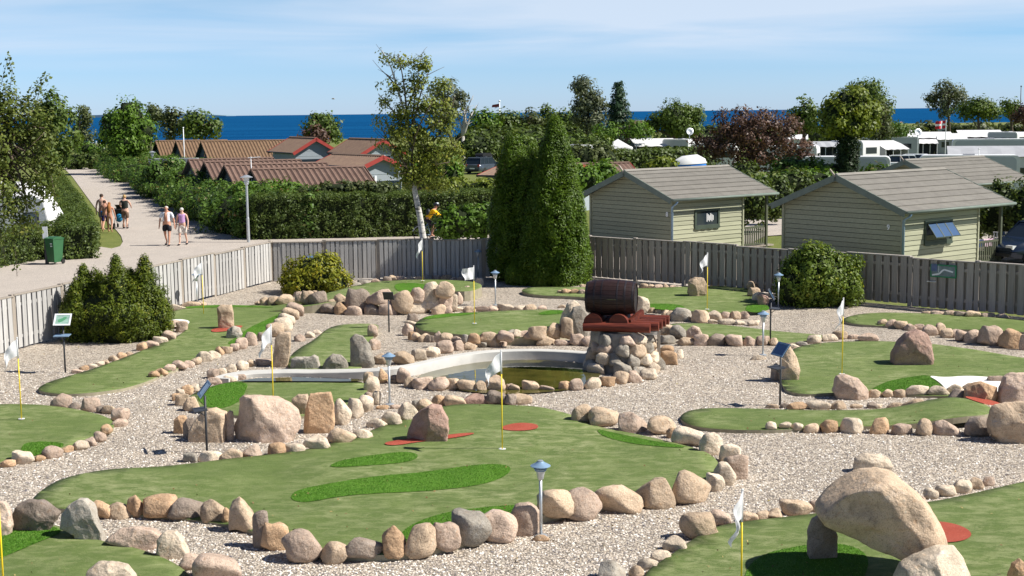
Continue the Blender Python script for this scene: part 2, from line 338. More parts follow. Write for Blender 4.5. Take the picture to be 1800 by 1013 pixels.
# ------------------------------------------------------------------ mesh building
class MB:
    def __init__(s): s.v = []; s.f = []; s.mi = []; s.cur = 0
    def add(s, vs, fs):
        o = len(s.v); s.v.extend([tuple(x) for x in vs]); s.f.extend([tuple(i + o for i in f) for f in fs]); s.mi.extend([s.cur] * len(fs)); return s
    def box(s, lo, hi):
        x0, y0, z0 = lo; x1, y1, z1 = hi
        return s.add([(x0, y0, z0), (x1, y0, z0), (x1, y1, z0), (x0, y1, z0), (x0, y0, z1), (x1, y0, z1), (x1, y1, z1), (x0, y1, z1)],
                     [(0, 3, 2, 1), (4, 5, 6, 7), (0, 1, 5, 4), (1, 2, 6, 5), (2, 3, 7, 6), (3, 0, 4, 7)])
    def obox(s, c, ax, ay, az):
        c, ax, ay, az = map(Vector, (c, ax, ay, az)); vs = []
        for k in (-1, 1):
            for i, j in ((-1, -1), (1, -1), (1, 1), (-1, 1)): vs.append(c + ax * i + ay * j + az * k)
        return s.add(vs, [(0, 3, 2, 1), (4, 5, 6, 7), (0, 1, 5, 4), (1, 2, 6, 5), (2, 3, 7, 6), (3, 0, 4, 7)])
    def beam(s, a, b, w, h, up=(0, 0, 1)):
        a, b = Vector(a), Vector(b); d = (b - a); up = Vector(up)
        side = d.cross(up).normalized(); u = side.cross(d).normalized()
        return s.obox((a + b) / 2, d / 2, side * w / 2, u * h / 2)
    def tube(s, pts, rad, n=8, caps=True):
        pts = [Vector(p) for p in pts]
        if isinstance(rad, (int, float)): rad = [rad] * len(pts)
        vs = []; fs = []
        for i, p in enumerate(pts):
            d = (pts[min(i + 1, len(pts) - 1)] - pts[max(i - 1, 0)]).normalized()
            a = Vector((0, 0, 1)) if abs(d.z) < 0.9 else Vector((1, 0, 0))
            x = d.cross(a).normalized(); y = d.cross(x).normalized()
            for k in range(n):
                t = 2 * math.pi * k / n; vs.append(p + (x * math.cos(t) + y * math.sin(t)) * rad[i])
        for i in range(len(pts) - 1):
            for k in range(n):
                a = i * n + k; b = i * n + (k + 1) % n; fs.append((a, a + n, b + n, b))
        if caps:
            fs.append(tuple(range(n))); fs.append(tuple(reversed(range((len(pts) - 1) * n, len(pts) * n))))
        return s.add(vs, fs)
    def lathe(s, prof, n=16, c=(0, 0, 0), ax='z'):
        vs = []; fs = []
        for r, z in prof:
            for k in range(n):
                t = 2 * math.pi * k / n; a, b = r * math.cos(t), r * math.sin(t)
                vs.append((c[0] + a, c[1] + b, c[2] + z) if ax == 'z' else (c[0] + z, c[1] + a, c[2] + b))
        for i in range(len(prof) - 1):
            for k in range(n):
                a = i * n + k; b = i * n + (k + 1) % n
                fs.append((a, b, b + n, a + n) if ax == 'z' else (a, b, b + n, a + n))
        fs.append(tuple(reversed(range(n)))); fs.append(tuple(range((len(prof) - 1) * n, len(prof) * n)))
        return s.add(vs, fs)
    def prism(s, poly, d):
        """poly: 3D points of a flat outline, swept by vector d"""
        n = len(poly); d = Vector(d); vs = [Vector(p) for p in poly] + [Vector(p) + d for p in poly]
        fs = [tuple(range(n)), tuple(reversed(range(n, 2 * n)))] + [(i, i + n, (i + 1) % n + n, (i + 1) % n) for i in range(n)]
        return s.add(vs, fs)
    def sphere(s, c, r, n=10, m=7):
        rx, ry, rz = (r, r, r) if isinstance(r, (int, float)) else r
        vs = [(c[0], c[1], c[2] - rz)]
        for i in range(1, m):
            ph = -math.pi / 2 + math.pi * i / m
            for k in range(n):
                t = 2 * math.pi * k / n; vs.append((c[0] + rx * math.cos(ph) * math.cos(t), c[1] + ry * math.cos(ph) * math.sin(t), c[2] + rz * math.sin(ph)))
        vs.append((c[0], c[1], c[2] + rz)); top = len(vs) - 1; fs = []
        for k in range(n): fs.append((0, 1 + (k + 1) % n, 1 + k)); fs.append((top, top - n + k, top - n + (k + 1) % n))
        for i in range(m - 2):
            for k in range(n):
                a = 1 + i * n + k; b = 1 + i * n + (k + 1) % n; fs.append((a, b, b + n, a + n))
        return s.add(vs, fs)
    def mesh(s, name, mats, smooth=False, off=None):
        me = bpy.data.meshes.new(name); v = s.v
        if off is not None: ox, oy, oz = off; v = [(a - ox, b - oy, c - oz) for a, b, c in v]
        me.from_pydata(v, [], s.f); me.update()
        for m_ in (mats if isinstance(mats, (list, tuple)) else [mats]): me.materials.append(m_)
        if any(s.mi): me.polygons.foreach_set('material_index', s.mi)
        bm = bmesh.new(); bm.from_mesh(me); bmesh.ops.recalc_face_normals(bm, faces=bm.faces); bm.to_mesh(me); bm.free()
        if smooth: me.polygons.foreach_set('use_smooth', [True] * len(me.polygons)); 
        if smooth == 'auto':
            me.set_sharp_from_angle(angle=R(38))
        return me
    def build(s, name, mats, parent=None, smooth=False, off=None, label=None):
        if off is None and parent is not None and 'w' in META.get(parent.name, {}): off = META[parent.name]['w']
        return link(name, s.mesh(name, mats, smooth, off), parent, label)
META = {}
def link(name, me, parent=None, label=None, loc=None):
    o = bpy.data.objects.new(name, me); COL.objects.link(o)
    if parent is not None: o.parent = parent
    if label: o['label'] = label
    if loc is not None: o.location = loc
    return o
def tag(o, label=None, cat=None, group=None, kind=None):
    if label: o['label'] = label
    if cat: o['category'] = cat
    if group: o['group'] = group
    if kind: o['kind'] = kind
    return o
def thing(name, label, cat, loc=(0, 0, 0), rz=0, group=None, world=False):
    """an Empty at the thing's base; world=True: its parts are modelled in world coordinates"""
    o = bpy.data.objects.new(name, None); COL.objects.link(o); o.location = loc; o.rotation_euler = (0, 0, rz)
    o.empty_display_size = 0.2
    tag(o, label, cat, group)
    if world: META[o.name] = {'w': tuple(loc)}
    return o
def dup(root, loc=None, rz=None, label=None, group=None, sc=None):
    r = root.copy(); COL.objects.link(r)
    if loc is not None: r.location = loc
    if rz is not None: r.rotation_euler = (0, 0, rz)
    if sc is not None: r.scale = (sc, sc, sc)
    if label: r['label'] = label
    if group: r['group'] = group
    for ch in list(root.children):
        c = ch.copy(); COL.objects.link(c); c.parent = r
        for g in list(ch.children):
            d = g.copy(); COL.objects.link(d); d.parent = c
    return r
def struct(name, me_o): me_o['kind'] = 'structure'; return me_o

def fast_mesh(name, V, F, mat, rnd=None, smooth=False):
    """V (n,3), F (m,k) numpy -> mesh; rnd: one value per face"""
    V = np.asarray(V, np.float32); F = np.asarray(F, np.int32); m_, k = F.shape
    me = bpy.data.meshes.new(name); me.vertices.add(len(V)); me.vertices.foreach_set('co', V.ravel())
    me.loops.add(m_ * k); me.loops.foreach_set('vertex_index', F.ravel())
    me.polygons.add(m_); me.polygons.foreach_set('loop_start', np.arange(0, m_ * k, k, dtype=np.int32))
    try: me.polygons.foreach_set('loop_total', np.full(m_, k, np.int32))
    except Exception: pass
    me.update(calc_edges=True)
    if rnd is not None:
        a = me.attributes.new('rnd', 'FLOAT', 'FACE'); a.data.foreach_set('value', np.asarray(rnd, np.float32))
    if smooth: me.polygons.foreach_set('use_smooth', [True] * m_)
    me.materials.append(mat)
    return me

# ------------------------------------------------------------------ foliage
def unit(a): return a / np.maximum(np.linalg.norm(a, axis=-1, keepdims=True), 1e-9)
def leaves(P, Nrm, size, asp=0.6, jit=0.42, sizej=0.35):
    """one folded card (rhombus) per point"""
    n = len(P); Nn = unit(Nrm + rng.normal(0, jit, (n, 3)))
    t = unit(np.cross(Nn, rng.normal(0, 1, (n, 3)))); b = np.cross(Nn, t)
    s = (size * (1 + rng.uniform(-sizej, sizej, (n, 1))))
    V = np.stack([P - t * s, P + b * s * asp, P + t * s, P - b * s * asp], 1).reshape(-1, 3)
    F = np.arange(4 * n).reshape(n, 4)
    return V, F
def tufts(C, out, k, r, size, asp=0.6, up=0.25, stretch=(1, 1, 1), sq=1.0):
    """k leaves round every tuft centre C, facing away from the tuft's own middle and out of the crown"""
    n = len(C); d = unit(rng.normal(0, 1, (n, k, 3))) * (rng.uniform(0.3, 1, (n, k, 1)) ** 0.6)
    P = C[:, None, :] + d * r * np.array(stretch)
    N_ = d * 1.0 + out[:, None, :] * 0.7 + np.array([0, 0, up])
    tr = np.clip(rng.uniform(0, 1, (n, 1)) * 0.55 + rng.uniform(0, 1, (n, k)) * 0.45, 0, 1) * sq
    V, F = leaves(P.reshape(-1, 3), N_.reshape(-1, 3), size, asp)
    return V, F, tr.ravel()
def join(parts):
    Vs = []; Fs = []; Rs = []; o = 0
    for V, F, r in parts: Vs.append(V); Fs.append(F + o); Rs.append(r); o += len(V)
    return np.concatenate(Vs), np.concatenate(Fs), np.concatenate(Rs)
def blob_pts(c, r, n, shell=0.55, gaps=0.0, seed=0, low=None):
    """tuft centres in the outer shell of an ellipsoid; gaps cuts holes by low-frequency noise"""
    d = unit(rng.normal(0, 1, (n * 2, 3))); rad = rng.uniform(shell, 1.0, (n * 2, 1))
    lump = 1 + 0.13 * np.sin(d[:, :1] * 5 + seed) + 0.12 * np.sin(d[:, 1:2] * 6 + seed * 2.1 + d[:, 2:] * 4) + 0.08 * np.sin(d[:, 2:] * 11 + seed)
    P = d * rad * lump
    if low is not None: P = P[P[:, 2] > low]; d = unit(P)
    if gaps > 0:
        q = P * 2.3 + seed
        g = np.sin(q[:, 0] * 2.1 + np.sin(q[:, 1] * 1.7)) + np.sin(q[:, 1] * 2.4 + np.sin(q[:, 2] * 2.0)) + np.sin(q[:, 2] * 2.2 + q[:, 0])
        keep = g > (-2.4 + gaps * 2.4); P = P[keep]; d = d[keep]
    P = P[:n]; d = unit(P)
    return np.asarray(c) + P * np.asarray(r), d
# ------------------------------------------------------------------ ground
def sheet(name, pts, mat, kind='structure', z=None):
    me = bpy.data.meshes.new(name); me.from_pydata([tuple(p) for p in pts], [], [tuple(range(len(pts)))]); me.update()
    if me.polygons[0].normal.z < 0: me.flip_normals()
    me.materials.append(mat); o = link(name, me); o['kind'] = kind; return o
sheet('ground', [(-260, -60, -.05), (400, -60, -.05), (480, 560, -.05), (150, 520, -.05), (40, 380, -.05), (-20, 330, -.05), (-120, 300, -.05), (-260, 290, -.05)], M['lawn'])
sheet('sea', [(-40000, 200, -3), (40000, 200, -3), (40000, 60000, -3), (-40000, 60000, -3)], M['sea'])
mb = MB()
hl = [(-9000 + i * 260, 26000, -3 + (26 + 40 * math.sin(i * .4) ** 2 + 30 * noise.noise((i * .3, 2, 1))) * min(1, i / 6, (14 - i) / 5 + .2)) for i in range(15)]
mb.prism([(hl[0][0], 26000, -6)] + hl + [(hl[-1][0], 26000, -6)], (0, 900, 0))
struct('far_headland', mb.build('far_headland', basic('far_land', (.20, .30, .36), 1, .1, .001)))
FL = Vector((-14.6, 25.6, 0)); FC = Vector((-8.3, 46.9, 0)); FR = Vector((2.7, 47.2, 0)); FE = Vector((17.4, 33.8, 0))
sheet('gravel_court', [(-15, 8, 0), FL + Vector((-.2, 0, 0)), FC, FR, FE, (19, 8, 0)], M['gravel'])
g_ = lambda x, y, z=0.0: G(x, y, z)
rd = [(-15.1, 10, -.02), (-15, 20, -.02), (-14.7, 25.6, -.02), (-8.4, 46.95, -.02), (2.7, 47.3, -.02), (9, 41.6, -.02), (12, 44, -.02), (6, 62, -.02), G(870, 411, -.02), G(700, 415, -.02), G(520, 419, -.02), G(437, 421, -.02), G(380, 408, -.02), G(330, 380, -.02), G(275, 346, -.02), G(225, 320, -.02), G(197, 296, -.02), G(112, 295, -.02), G(128, 312, -.02), G(152, 345, -.02),
      G(178, 380, -.02), G(205, 405, -.02), G(213, 415, -.02), G(216, 425, -.02), G(211, 433, -.02), G(196, 437, -.02), G(178, 434, -.02), G(110, 452, -.02), G(0, 464, -.02), G(-120, 486, -.02), (-24, 40, -.02), (-26, 10, -.02)]
sheet('road', rd, M['road'])
sheet('cottage_yard', [G(1290, 442, -.01), G(1345, 415, -.01), G(1390, 412, -.01), G(1420, 436, -.01), G(1480, 470, -.01), G(1760, 500, -.01), G(1880, 430, -.01), G(1500, 380, -.01), G(1300, 385, -.01)], M['road'])

# pebbles lying loose, near the viewer (too many to count)
def in_poly(x, y, poly):
    c = np.zeros(len(x), bool); n = len(poly); j = n - 1
    for i in range(n):
        xi, yi = poly[i][0], poly[i][1]; xj, yj = poly[j][0], poly[j][1]
        t = ((yi > y) != (yj > y)) & (x < (xj - xi) * (y - yi) / (yj - yi + 1e-12) + xi); c ^= t; j = i
    return c

# ------------------------------------------------------------------ greens
def chaikin(p, it=2):
    for _ in range(it):
        q = []
        for i in range(len(p)):
            a, b = p[i], p[(i + 1) % len(p)]
            q += [a * .75 + b * .25, a * .25 + b * .75]
        p = q
    return p
def tri_fill(poly, step):
    """poly: list of 2D; returns verts(2D), tris, number of outline points"""
    P = [Vector((p[0], p[1])) for p in poly]; n = len(P)
    xs = [p.x for p in P]; ys = [p.y for p in P]
    gx, gy = np.meshgrid(np.arange(min(xs), max(xs), step), np.arange(min(ys), max(ys), step))
    gx = gx.ravel() + rng.uniform(-.1, .1, gx.size) * step; gy = gy.ravel() + rng.uniform(-.1, .1, gy.size) * step
    k = in_poly(gx, gy, poly); ins = [Vector((a, b)) for a, b in zip(gx[k], gy[k])]
    v, e, f, *_ = delaunay_2d_cdt(P + ins, [(i, (i + 1) % n) for i in range(n)], [list(range(n))], 1, 1e-5)
    return v, f, n
GREENS = {}
def surf(name, pix, z0, mat, zf, lift=0.0, th=0.05, edge=None, step=0.35, parent=None):
    pts = chaikin([G(x, y, z0) for x, y in pix]); poly = [(p.x, p.y) for p in pts]
    v, f, n = tri_fill(poly, step)
    V = [(p.x, p.y, zf(p.x, p.y) + lift) for p in v]; F = [tuple(t) for t in f if len(t) == 3]
    nt = len(F); mi = [0] * nt
    if th:
        o = len(V); cen = Vector((sum(p[0] for p in poly) / n, sum(p[1] for p in poly) / n))
        V += [(V[i][0], V[i][1], V[i][2] - th) for i in range(n)]
        for i in range(n): j = (i + 1) % n; F.append((i, j, o + j, o + i)); mi.append(1)
    me = bpy.data.meshes.new(name); me.from_pydata(V, [], F); me.update()
    me.materials.append(mat); me.materials.append(edge or M['turf_edge']); me.polygons.foreach_set('material_index', mi)
    me.polygons.foreach_set('use_smooth', [i < nt for i in range(len(F))])
    for p in me.polygons[:1]:
        if p.normal.z < 0: me.flip_normals()
    o = link(name, me, parent); return o, poly
def blades(name, poly, zf, lift, n, parent, h=0.035):
    xs = [p[0] for p in poly]; ys = [p[1] for p in poly]
    x = rng.uniform(min(xs), max(xs), n); y = rng.uniform(min(ys), max(ys), n); k = in_poly(x, y, poly); x, y = x[k], y[k]; n = len(x)
    z = np.array([zf(a, b) for a, b in zip(x, y)]) + lift
    P = np.stack([x, y, z], 1); a = rng.uniform(0, 6.28, n); w = .006
    dx = np.stack([np.cos(a) * w, np.sin(a) * w, np.zeros(n)], 1)
    tip = np.stack([rng.normal(0, .35, n) * h, rng.normal(0, .35, n) * h, h * rng.uniform(.6, 1.3, n)], 1)
    V = np.stack([P - dx, P + dx, P + tip], 1).reshape(-1, 3); F = np.arange(3 * n).reshape(n, 3)
    o = link(name, fast_mesh(name, V, F, M['blade'], rng.uniform(0, 1, n)), parent); o['kind'] = 'stuff'; return o
def nzf(z, amp, sc, sd):
    return lambda x, y: z + amp * noise.noise((x * sc, y * sc, sd)) + amp * .4 * noise.noise((x * sc * 2.7, y * sc * 2.7, sd + 4))
GR = {
 'front': dict(z=.07, label='largest putting green in the foreground, with two bright rough patches and red discs',
   px=[(50,882),(75,862),(110,842),(180,826),(260,818),(330,813),(400,808),(500,796),(560,786),(620,766),(680,744),(720,730),(790,714),(860,711),(940,711),(990,721),(1020,736),(1060,749),(1110,760),(1160,771),(1210,784),(1245,798),(1265,815),(1268,836),(1230,852),(1180,865),(1120,880),(1060,890),(1000,902),(940,915),(890,932),(820,955),(760,968),(700,978),(640,978),(560,975),(500,955),(450,935),(400,918),(330,908),(260,903),(190,900),(140,896),(100,895)],
   rough=[([(510,870),(530,858),(600,848),(700,836),(800,822),(870,815),(900,819),(893,833),(850,850),(780,862),(680,868),(600,874),(540,884),(515,880)],6500),
          ([(575,824),(600,814),(660,803),(710,794),(735,797),(733,808),(700,816),(650,821),(600,826)],1800),
          ([(700,945),(720,928),(760,910),(820,898),(890,892),(930,893),(905,915),(850,935),(800,948),(740,962)],3500),
          ([(1045,750),(1090,762),(1140,773),(1200,784),(1205,789),(1165,787),(1110,779),(1060,766)],1500)],
   red=[[(880,752),(910,746),(945,748),(947,755),(920,759),(885,758)],[(672,781),(690,775),(760,768),(832,762),(834,766),(790,772),(740,777),(690,786)]], fn=nzf(.07,.07,.35,1)),
 'corner': dict(z=.06, label='putting green cut off by the bottom left corner, bright strip along its back',
   px=[(-80,940),(0,925),(60,917),(110,925),(160,948),(240,962),(300,985),(340,1015),(350,1070),(-80,1070)],
   rough=[([(-80,950),(0,930),(80,922),(118,935),(60,958),(0,983),(-80,1010)],4000)], red=[], fn=nzf(.06,.03,.4,2)),
 'left': dict(z=.06, label='putting green cut off by the left edge, yellow flag in its middle',
   px=[(-70,716),(0,711),(60,710),(110,715),(150,722),(190,733),(203,746),(194,760),(150,775),(110,788),(60,802),(0,815),(-70,826)],
   rough=[([(36,788),(45,779),(80,777),(118,780),(100,790),(80,798),(60,802),(40,800)],1500)], red=[], fn=nzf(.06,.03,.4,3)),
 'long': dict(z=.06, label='long tapering putting green on the left with a grey pillar stone on it',
   px=[(63,688),(75,675),(130,658),(200,636),(260,612),(310,592),(332,578),(300,568),(280,552),(330,541),(420,537),(500,540),(512,550),(490,570),(455,590),(400,611),(340,637),(290,657),(240,678),(180,690),(110,694)],
   rough=[([(395,605),(420,590),(440,575),(470,562),(500,548),(508,552),(480,572),(450,590),(420,604)],1500),([(300,543),(350,538),(430,538),(495,541),(440,541),(350,543)],300)],
   red=[[(369,581),(385,577),(425,572),(427,576),(410,582),(375,586)]], sand=[[(292,566),(310,562),(335,565),(330,572),(310,576),(296,572)]], fn=nzf(.06,.03,.4,4)),
 'back_left': dict(z=.30, label='narrow raised putting green behind the boulder wall, second flag from its right',
   px=[(415,526),(450,519),(520,521),(560,514),(620,504),(660,494),(750,491),(830,494),(853,503),(825,514),(770,510),(720,515),(670,520),(620,527),(560,533),(480,534),(430,533)],
   rough=[([(690,500),(720,497),(745,500),(770,504),(740,512),(700,515)],200)], red=[], fn=lambda x, y: .30 - .26 * max(0, min(1, (-5.2 - x) / 2.0))),
 'small': dict(z=.10, label='small putting green between the two tall standing stones',
   px=[(505,648),(507,630),(530,612),(555,595),(575,578),(600,570),(655,570),(668,575),(657,592),(648,615),(640,648)],
   rough=[], red=[], fn=lambda x, y: .12 + .05 * noise.noise((x * .5, y * .5, 6)) - .10 * max(0, min(1, (31.4 - y) / 1.2))),
 'centre': dict(z=.20, label='putting green left of the barrel with the outstretched square flag',
   px=[(724,571),(748,556),(800,550),(900,546),(990,543),(1010,556),(1020,578),(960,592),(900,594),(860,592),(800,588),(745,584)],
   rough=[([(738,562),(760,554),(830,549),(845,551),(800,556),(760,561)],300),([(945,551),(960,546),(990,544),(995,550),(970,553),(948,553)],250)], red=[], fn=nzf(.2,.04,.4,7)),
 'back_mid': dict(z=.10, label='back putting green behind the barrel with an upright tan stone',
   px=[(910,511),(940,505),(1040,505),(1130,507),(1200,503),(1300,503),(1345,515),(1355,540),(1300,550),(1200,548),(1120,540),(1030,521),(940,519)],
   rough=[([(1135,540),(1140,535),(1190,536),(1207,541),(1190,547),(1150,545)],600),([(1308,546),(1315,535),(1345,535),(1356,545),(1330,550)],400)], red=[], fn=nzf(.10,.03,.4,8)),
 'mid_right': dict(z=.13, label='low strip of putting green just right of the barrel stand',
   px=[(1165,572),(1200,567),(1300,571),(1400,579),(1462,584),(1425,594),(1360,598),(1280,596),(1220,591),(1170,584)],
   rough=[], red=[], fn=lambda x, y: .13 - .09 * max(0, min(1, (x - 5.2) / 1.6))),
 'far_right': dict(z=.05, label='farthest right putting green in front of the brown fence',
   px=[(1474,563),(1510,551),(1560,549),(1640,552),(1720,556),(1800,562),(1900,570),(1900,590),(1800,584),(1700,580),(1620,576),(1550,573),(1500,571)],
   rough=[], red=[], fn=nzf(.05,.02,.4,9)),
 'right': dict(z=.05, label='wide putting green on the right with a reddish boulder and white sand',
   px=[(1372,673),(1368,640),(1395,611),(1440,602),(1530,598),(1600,601),(1650,606),(1720,616),(1800,629),(1900,645),(1900,700),(1760,700),(1640,697),(1560,692),(1490,690),(1440,694),(1385,692)],
   rough=[([(1525,687),(1560,671),(1600,664),(1632,660),(1650,675),(1662,688),(1650,691),(1600,689),(1560,690)],3000)],
   red=[], sand=[[(1630,662),(1660,666),(1700,662),(1770,667),(1800,676),(1760,692),(1690,696),(1665,688),(1650,672)]], fn=nzf(.05,.03,.4,10)),
 'low_right': dict(z=.06, label='long narrow putting green between two stone rows on the right',
   px=[(1192,731),(1220,718),(1300,717),(1400,721),(1560,721),(1640,716),(1690,710),(1735,719),(1748,735),(1720,748),(1600,749),(1450,751),(1350,757),(1250,755),(1205,746)],
   rough=[], red=[[(1690,708),(1730,707),(1765,714),(1745,722),(1712,716)]], fn=lambda x, y: .06 + .16 * math.exp(-((x - 8.2) ** 2) / .8)),
 'front_right': dict(z=.06, label='putting green in the bottom right corner under the boulder arch',
   px=[(1120,1070),(1130,1005),(1170,980),(1222,945),(1260,925),(1330,915),(1420,905),(1500,892),(1630,885),(1700,870),(1800,846),(1900,828),(1900,1120),(1120,1120)],
   rough=[([(1305,1060),(1308,1005),(1335,975),(1400,962),(1480,955),(1530,975),(1520,1020),(1480,1060)],5000)],
   red=[[(1615,925),(1645,917),(1690,924),(1712,938),(1695,950),(1650,955),(1618,950)]], fn=nzf(.06,.03,.4,12)),
 'pond_left': dict(z=.05, label='putting green between the pond channel and the largest pink boulder',
   px=[(325,703),(345,688),(390,673),(440,668),(520,667),(600,668),(642,670),(648,692),(632,708),(600,722),(540,733),(450,733),(380,728),(340,720)],
   rough=[([(345,694),(370,680),(410,672),(438,675),(430,690),(425,705),(390,720),(355,714)],2500)], red=[], fn=nzf(.05,.02,.4,13)),
}
for key, g in GR.items():
    fn = g['fn']
    cpt = G(g['px'][0][0], g['px'][0][1], 0)
    o, poly = surf('putting_green', g['px'], g['z'], M['turf'], fn, 0, max(.08, g['z'] + .05))
    tag(o, g['label'], 'putting green', 'minigolf putting greens'); GREENS[key] = (poly, fn, g['z'])
    for pix, n in g['rough']:
        q, pp = surf('rough_patch', pix, g['z'], M['rough'], fn, .008, 0, step=.25, parent=o)
        blades('grass_blades', pp, fn, .008, int(n * 3), o, .010)
    for pix in g['red']: surf('red_disc', pix, g['z'], M['red'], fn, .014, 0, step=.25, parent=o)
    for pix in g.get('sand', []): surf('sand_patch', pix, g['z'], M['sand'], fn, .016, 0, step=.25, parent=o)
ALLG = [v[0] for v in GREENS.values()]

n = 45000
u = rng.uniform(0, 1, n); y = 16 + (u ** 1.3) * 15; x = rng.uniform(-1, 1, n) * y * .40
k = np.ones(n, bool)
for pl in ALLG: k &= ~in_poly(x, y, pl)
x, y = x[k], y[k]; n = len(x)
oct_ = np.array([(1, 0, 0), (0, 1, 0), (-1, 0, 0), (0, -1, 0), (0, 0, .8), (0, 0, -.5)]); fo = np.array([(0, 1, 4), (1, 2, 4), (2, 3, 4), (3, 0, 4)])
sz = rng.uniform(.010, .021, (n, 1, 1)) * rng.uniform(.7, 1.3, (n, 1, 3)); a = rng.uniform(0, 6.28, n); ca, sa = np.cos(a), np.sin(a)
V = oct_[None] * sz + rng.normal(0, .002, (n, 6, 3)); Vx = V[..., 0] * ca[:, None] - V[..., 1] * sa[:, None]; Vy = V[..., 0] * sa[:, None] + V[..., 1] * ca[:, None]
V = np.stack([Vx + x[:, None], Vy + y[:, None], V[..., 2] + .003], -1).reshape(-1, 3)
F = (fo[None] + (np.arange(n) * 6)[:, None, None]).reshape(-1, 3)
o = link('loose_gravel', fast_mesh('loose_gravel', V, F, M['pebble'], np.repeat(rng.uniform(0, 1, n), 4))); o['kind'] = 'stuff'

n = 900
y = 16 + rng.uniform(0, 1, n) ** 1.4 * 28; x = rng.uniform(-1, 1, n) * y * .42; z = np.full(n, .012)
for pl, fn_, gz in GREENS.values():
    ii = np.where(in_poly(x, y, pl))[0]
    for i in ii: z[i] = fn_(x[i], y[i]) + .012
P_ = np.stack([x, y, z], 1); V, F = leaves(P_, np.tile([0, 0, 1.0], (n, 1)), .020, .6, .5)
m, N, L, out = new_mat('dry_leaf'); at = N.new('ShaderNodeAttribute'); at.attribute_name = 'rnd'
prin(N, L, out, ramp(N, L, at.outputs['Fac'], [(0, (.10, .06, .03)), (.6, (.26, .17, .07)), (1, (.42, .36, .14))]), 0.8)
o = link('fallen_leaves', fast_mesh('fallen_leaves', V, F, m, rng.uniform(0, 1, n))); o['kind'] = 'stuff'

# ------------------------------------------------------------------ pond with its concrete rim
wpx = [(402, 672), (412, 667), (440, 662), (520, 660), (600, 664), (655, 665), (700, 663), (740, 656), (790, 643), (860, 632), (950, 630), (1050, 637)]
wp = [G(x, y, .03) for x, y in wpx]
rim = thing('pond_rim', 'pale curved concrete rim along the back of the pond and channel', 'pond rim', tuple(wp[0]), world=True)
mbr = MB(); top = .25; wdt = .20
def offs(pts, d):
    o_ = []
    for i, p in enumerate(pts):
        t = (pts[min(i + 1, len(pts) - 1)] - pts[max(i - 1, 0)]); t.z = 0; t.normalize(); o_.append(p + Vector((-t.y, t.x, 0)) * d)
    return o_
fine = []
for i in range(len(wp) - 1):
    for k in range(4): fine.append(wp[i].lerp(wp[i + 1], k / 4))
fine.append(wp[-1])
for _ in range(3): fine = [fine[0]] + [(fine[i - 1] + fine[i] * 2 + fine[i + 1]) / 4 for i in range(1, len(fine) - 1)] + [fine[-1]]
bk = offs(fine, wdt); vs = []; fs = []
for i, (a, b) in enumerate(zip(fine, bk)):
    h = .10 + .12 * min(1, max(0, (a.x + 4.5) / 2)); wf = 1 + .8 * min(1, max(0, (-2.4 - a.x) / 1.5)); b = a + (b - a) * wf; vs += [(a.x, a.y, -.03), (a.x, a.y, h - .015), (a.x + .0, a.y + .015, h), (b.x, b.y, h + .01), (b.x, b.y, -.03)]
    if i:
        for k in range(4): p = (i - 1) * 5 + k; fs.append((p, p + 5, p + 6, p + 1))
fs += [(0, 1, 2, 3, 4), tuple(reversed(range(len(vs) - 5, len(vs))))]
mbr.add(vs, fs); mbr.build('concrete_kerb', M['concrete'], rim, 'auto')
water_px = [(735, 659), (790, 645), (860, 634), (950, 632), (1045, 640), (1060, 655), (1040, 676), (1000, 686), (900, 694), (820, 689), (770, 678), (738, 668)]
sheet('pond_water', chaikin([G(x, y, .03) for x, y in water_px]), M['pond'])
sheet('channel_water', [G(x, y, .085) for x, y in [(415, 670), (450, 665), (520, 663), (600, 666), (655, 667), (700, 666), (700, 667.5), (655, 669.5), (600, 670.5), (520, 670), (450, 670)]], M['pond'])

# ------------------------------------------------------------------ stones
def ico(sub):
    bm = bmesh.new(); bmesh.ops.create_icosphere(bm, subdivisions=sub, radius=1); bm.verts.ensure_lookup_table()
    V = np.array([v.co[:] for v in bm.verts]); F = np.array([[v.index for v in f.verts] for f in bm.faces]); bm.free(); return V, F
ICO = {s_: ico(s_) for s_ in (2, 3, 4, 5)}
def rock_mesh(seed, sub=3, boxy=.35, cuts=7, cutd=(.62, .92), rough=.05, taper=0.0):
    r = np.random.default_rng(seed); V, F = ICO[sub]; V = V.copy()
    p = 2 + boxy * 3; nrm = (np.abs(V) ** p).sum(1) ** (1 / p); V = V / nrm[:, None] * 1.0
    ph = r.uniform(0, 6.28, (4, 3)); dirs = unit(r.normal(0, 1, (4, 3)))
    k = 1 + sum(.075 * np.sin((V @ dirs[i]) * (1.8 + i) + ph[i, 0]) for i in range(4)); V = V * k[:, None]
    for i in range(cuts):
        n_ = unit(r.normal(0, 1, 3)); n_[2] = abs(n_[2]) * .9 if i % 3 else n_[2] * .3; n_ = unit(n_)
        d = r.uniform(*cutd); s_ = V @ n_; ex = np.maximum(0, s_ - d); V = V - (ex * .86)[:, None] * n_
    if taper: V[:, :2] *= (1 - taper * (V[:, 2:3] * .5 + .5))
    sc = 3.1
    fr = np.array([noise.fractal(tuple(v * sc + seed), 0.9, 2.0, 4) for v in V]) if rough else 0
    V = V * (1 + rough * fr)[:, None] if rough else V
    lo, hi = V.min(0), V.max(0); V = (V - (lo + hi) / 2) / (hi - lo)
    V[:, 2] += .5 - .14
    return fast_mesh('stone', V, F, M['rock_t'], None, True)
ROCKS = [rock_mesh(100 + i, 3, .15 + .45 * ((i * 7) % 10) / 10, 5 + i % 5, taper=.12 * (i % 3)) for i in range(36)]
VAR = {}
def rock_var(i, c):
    if (i, c) not in VAR:
        me = ROCKS[i].copy(); me.materials.clear(); me.materials.append(M['rock_' + c]); VAR[i, c] = me
    return VAR[i, c]
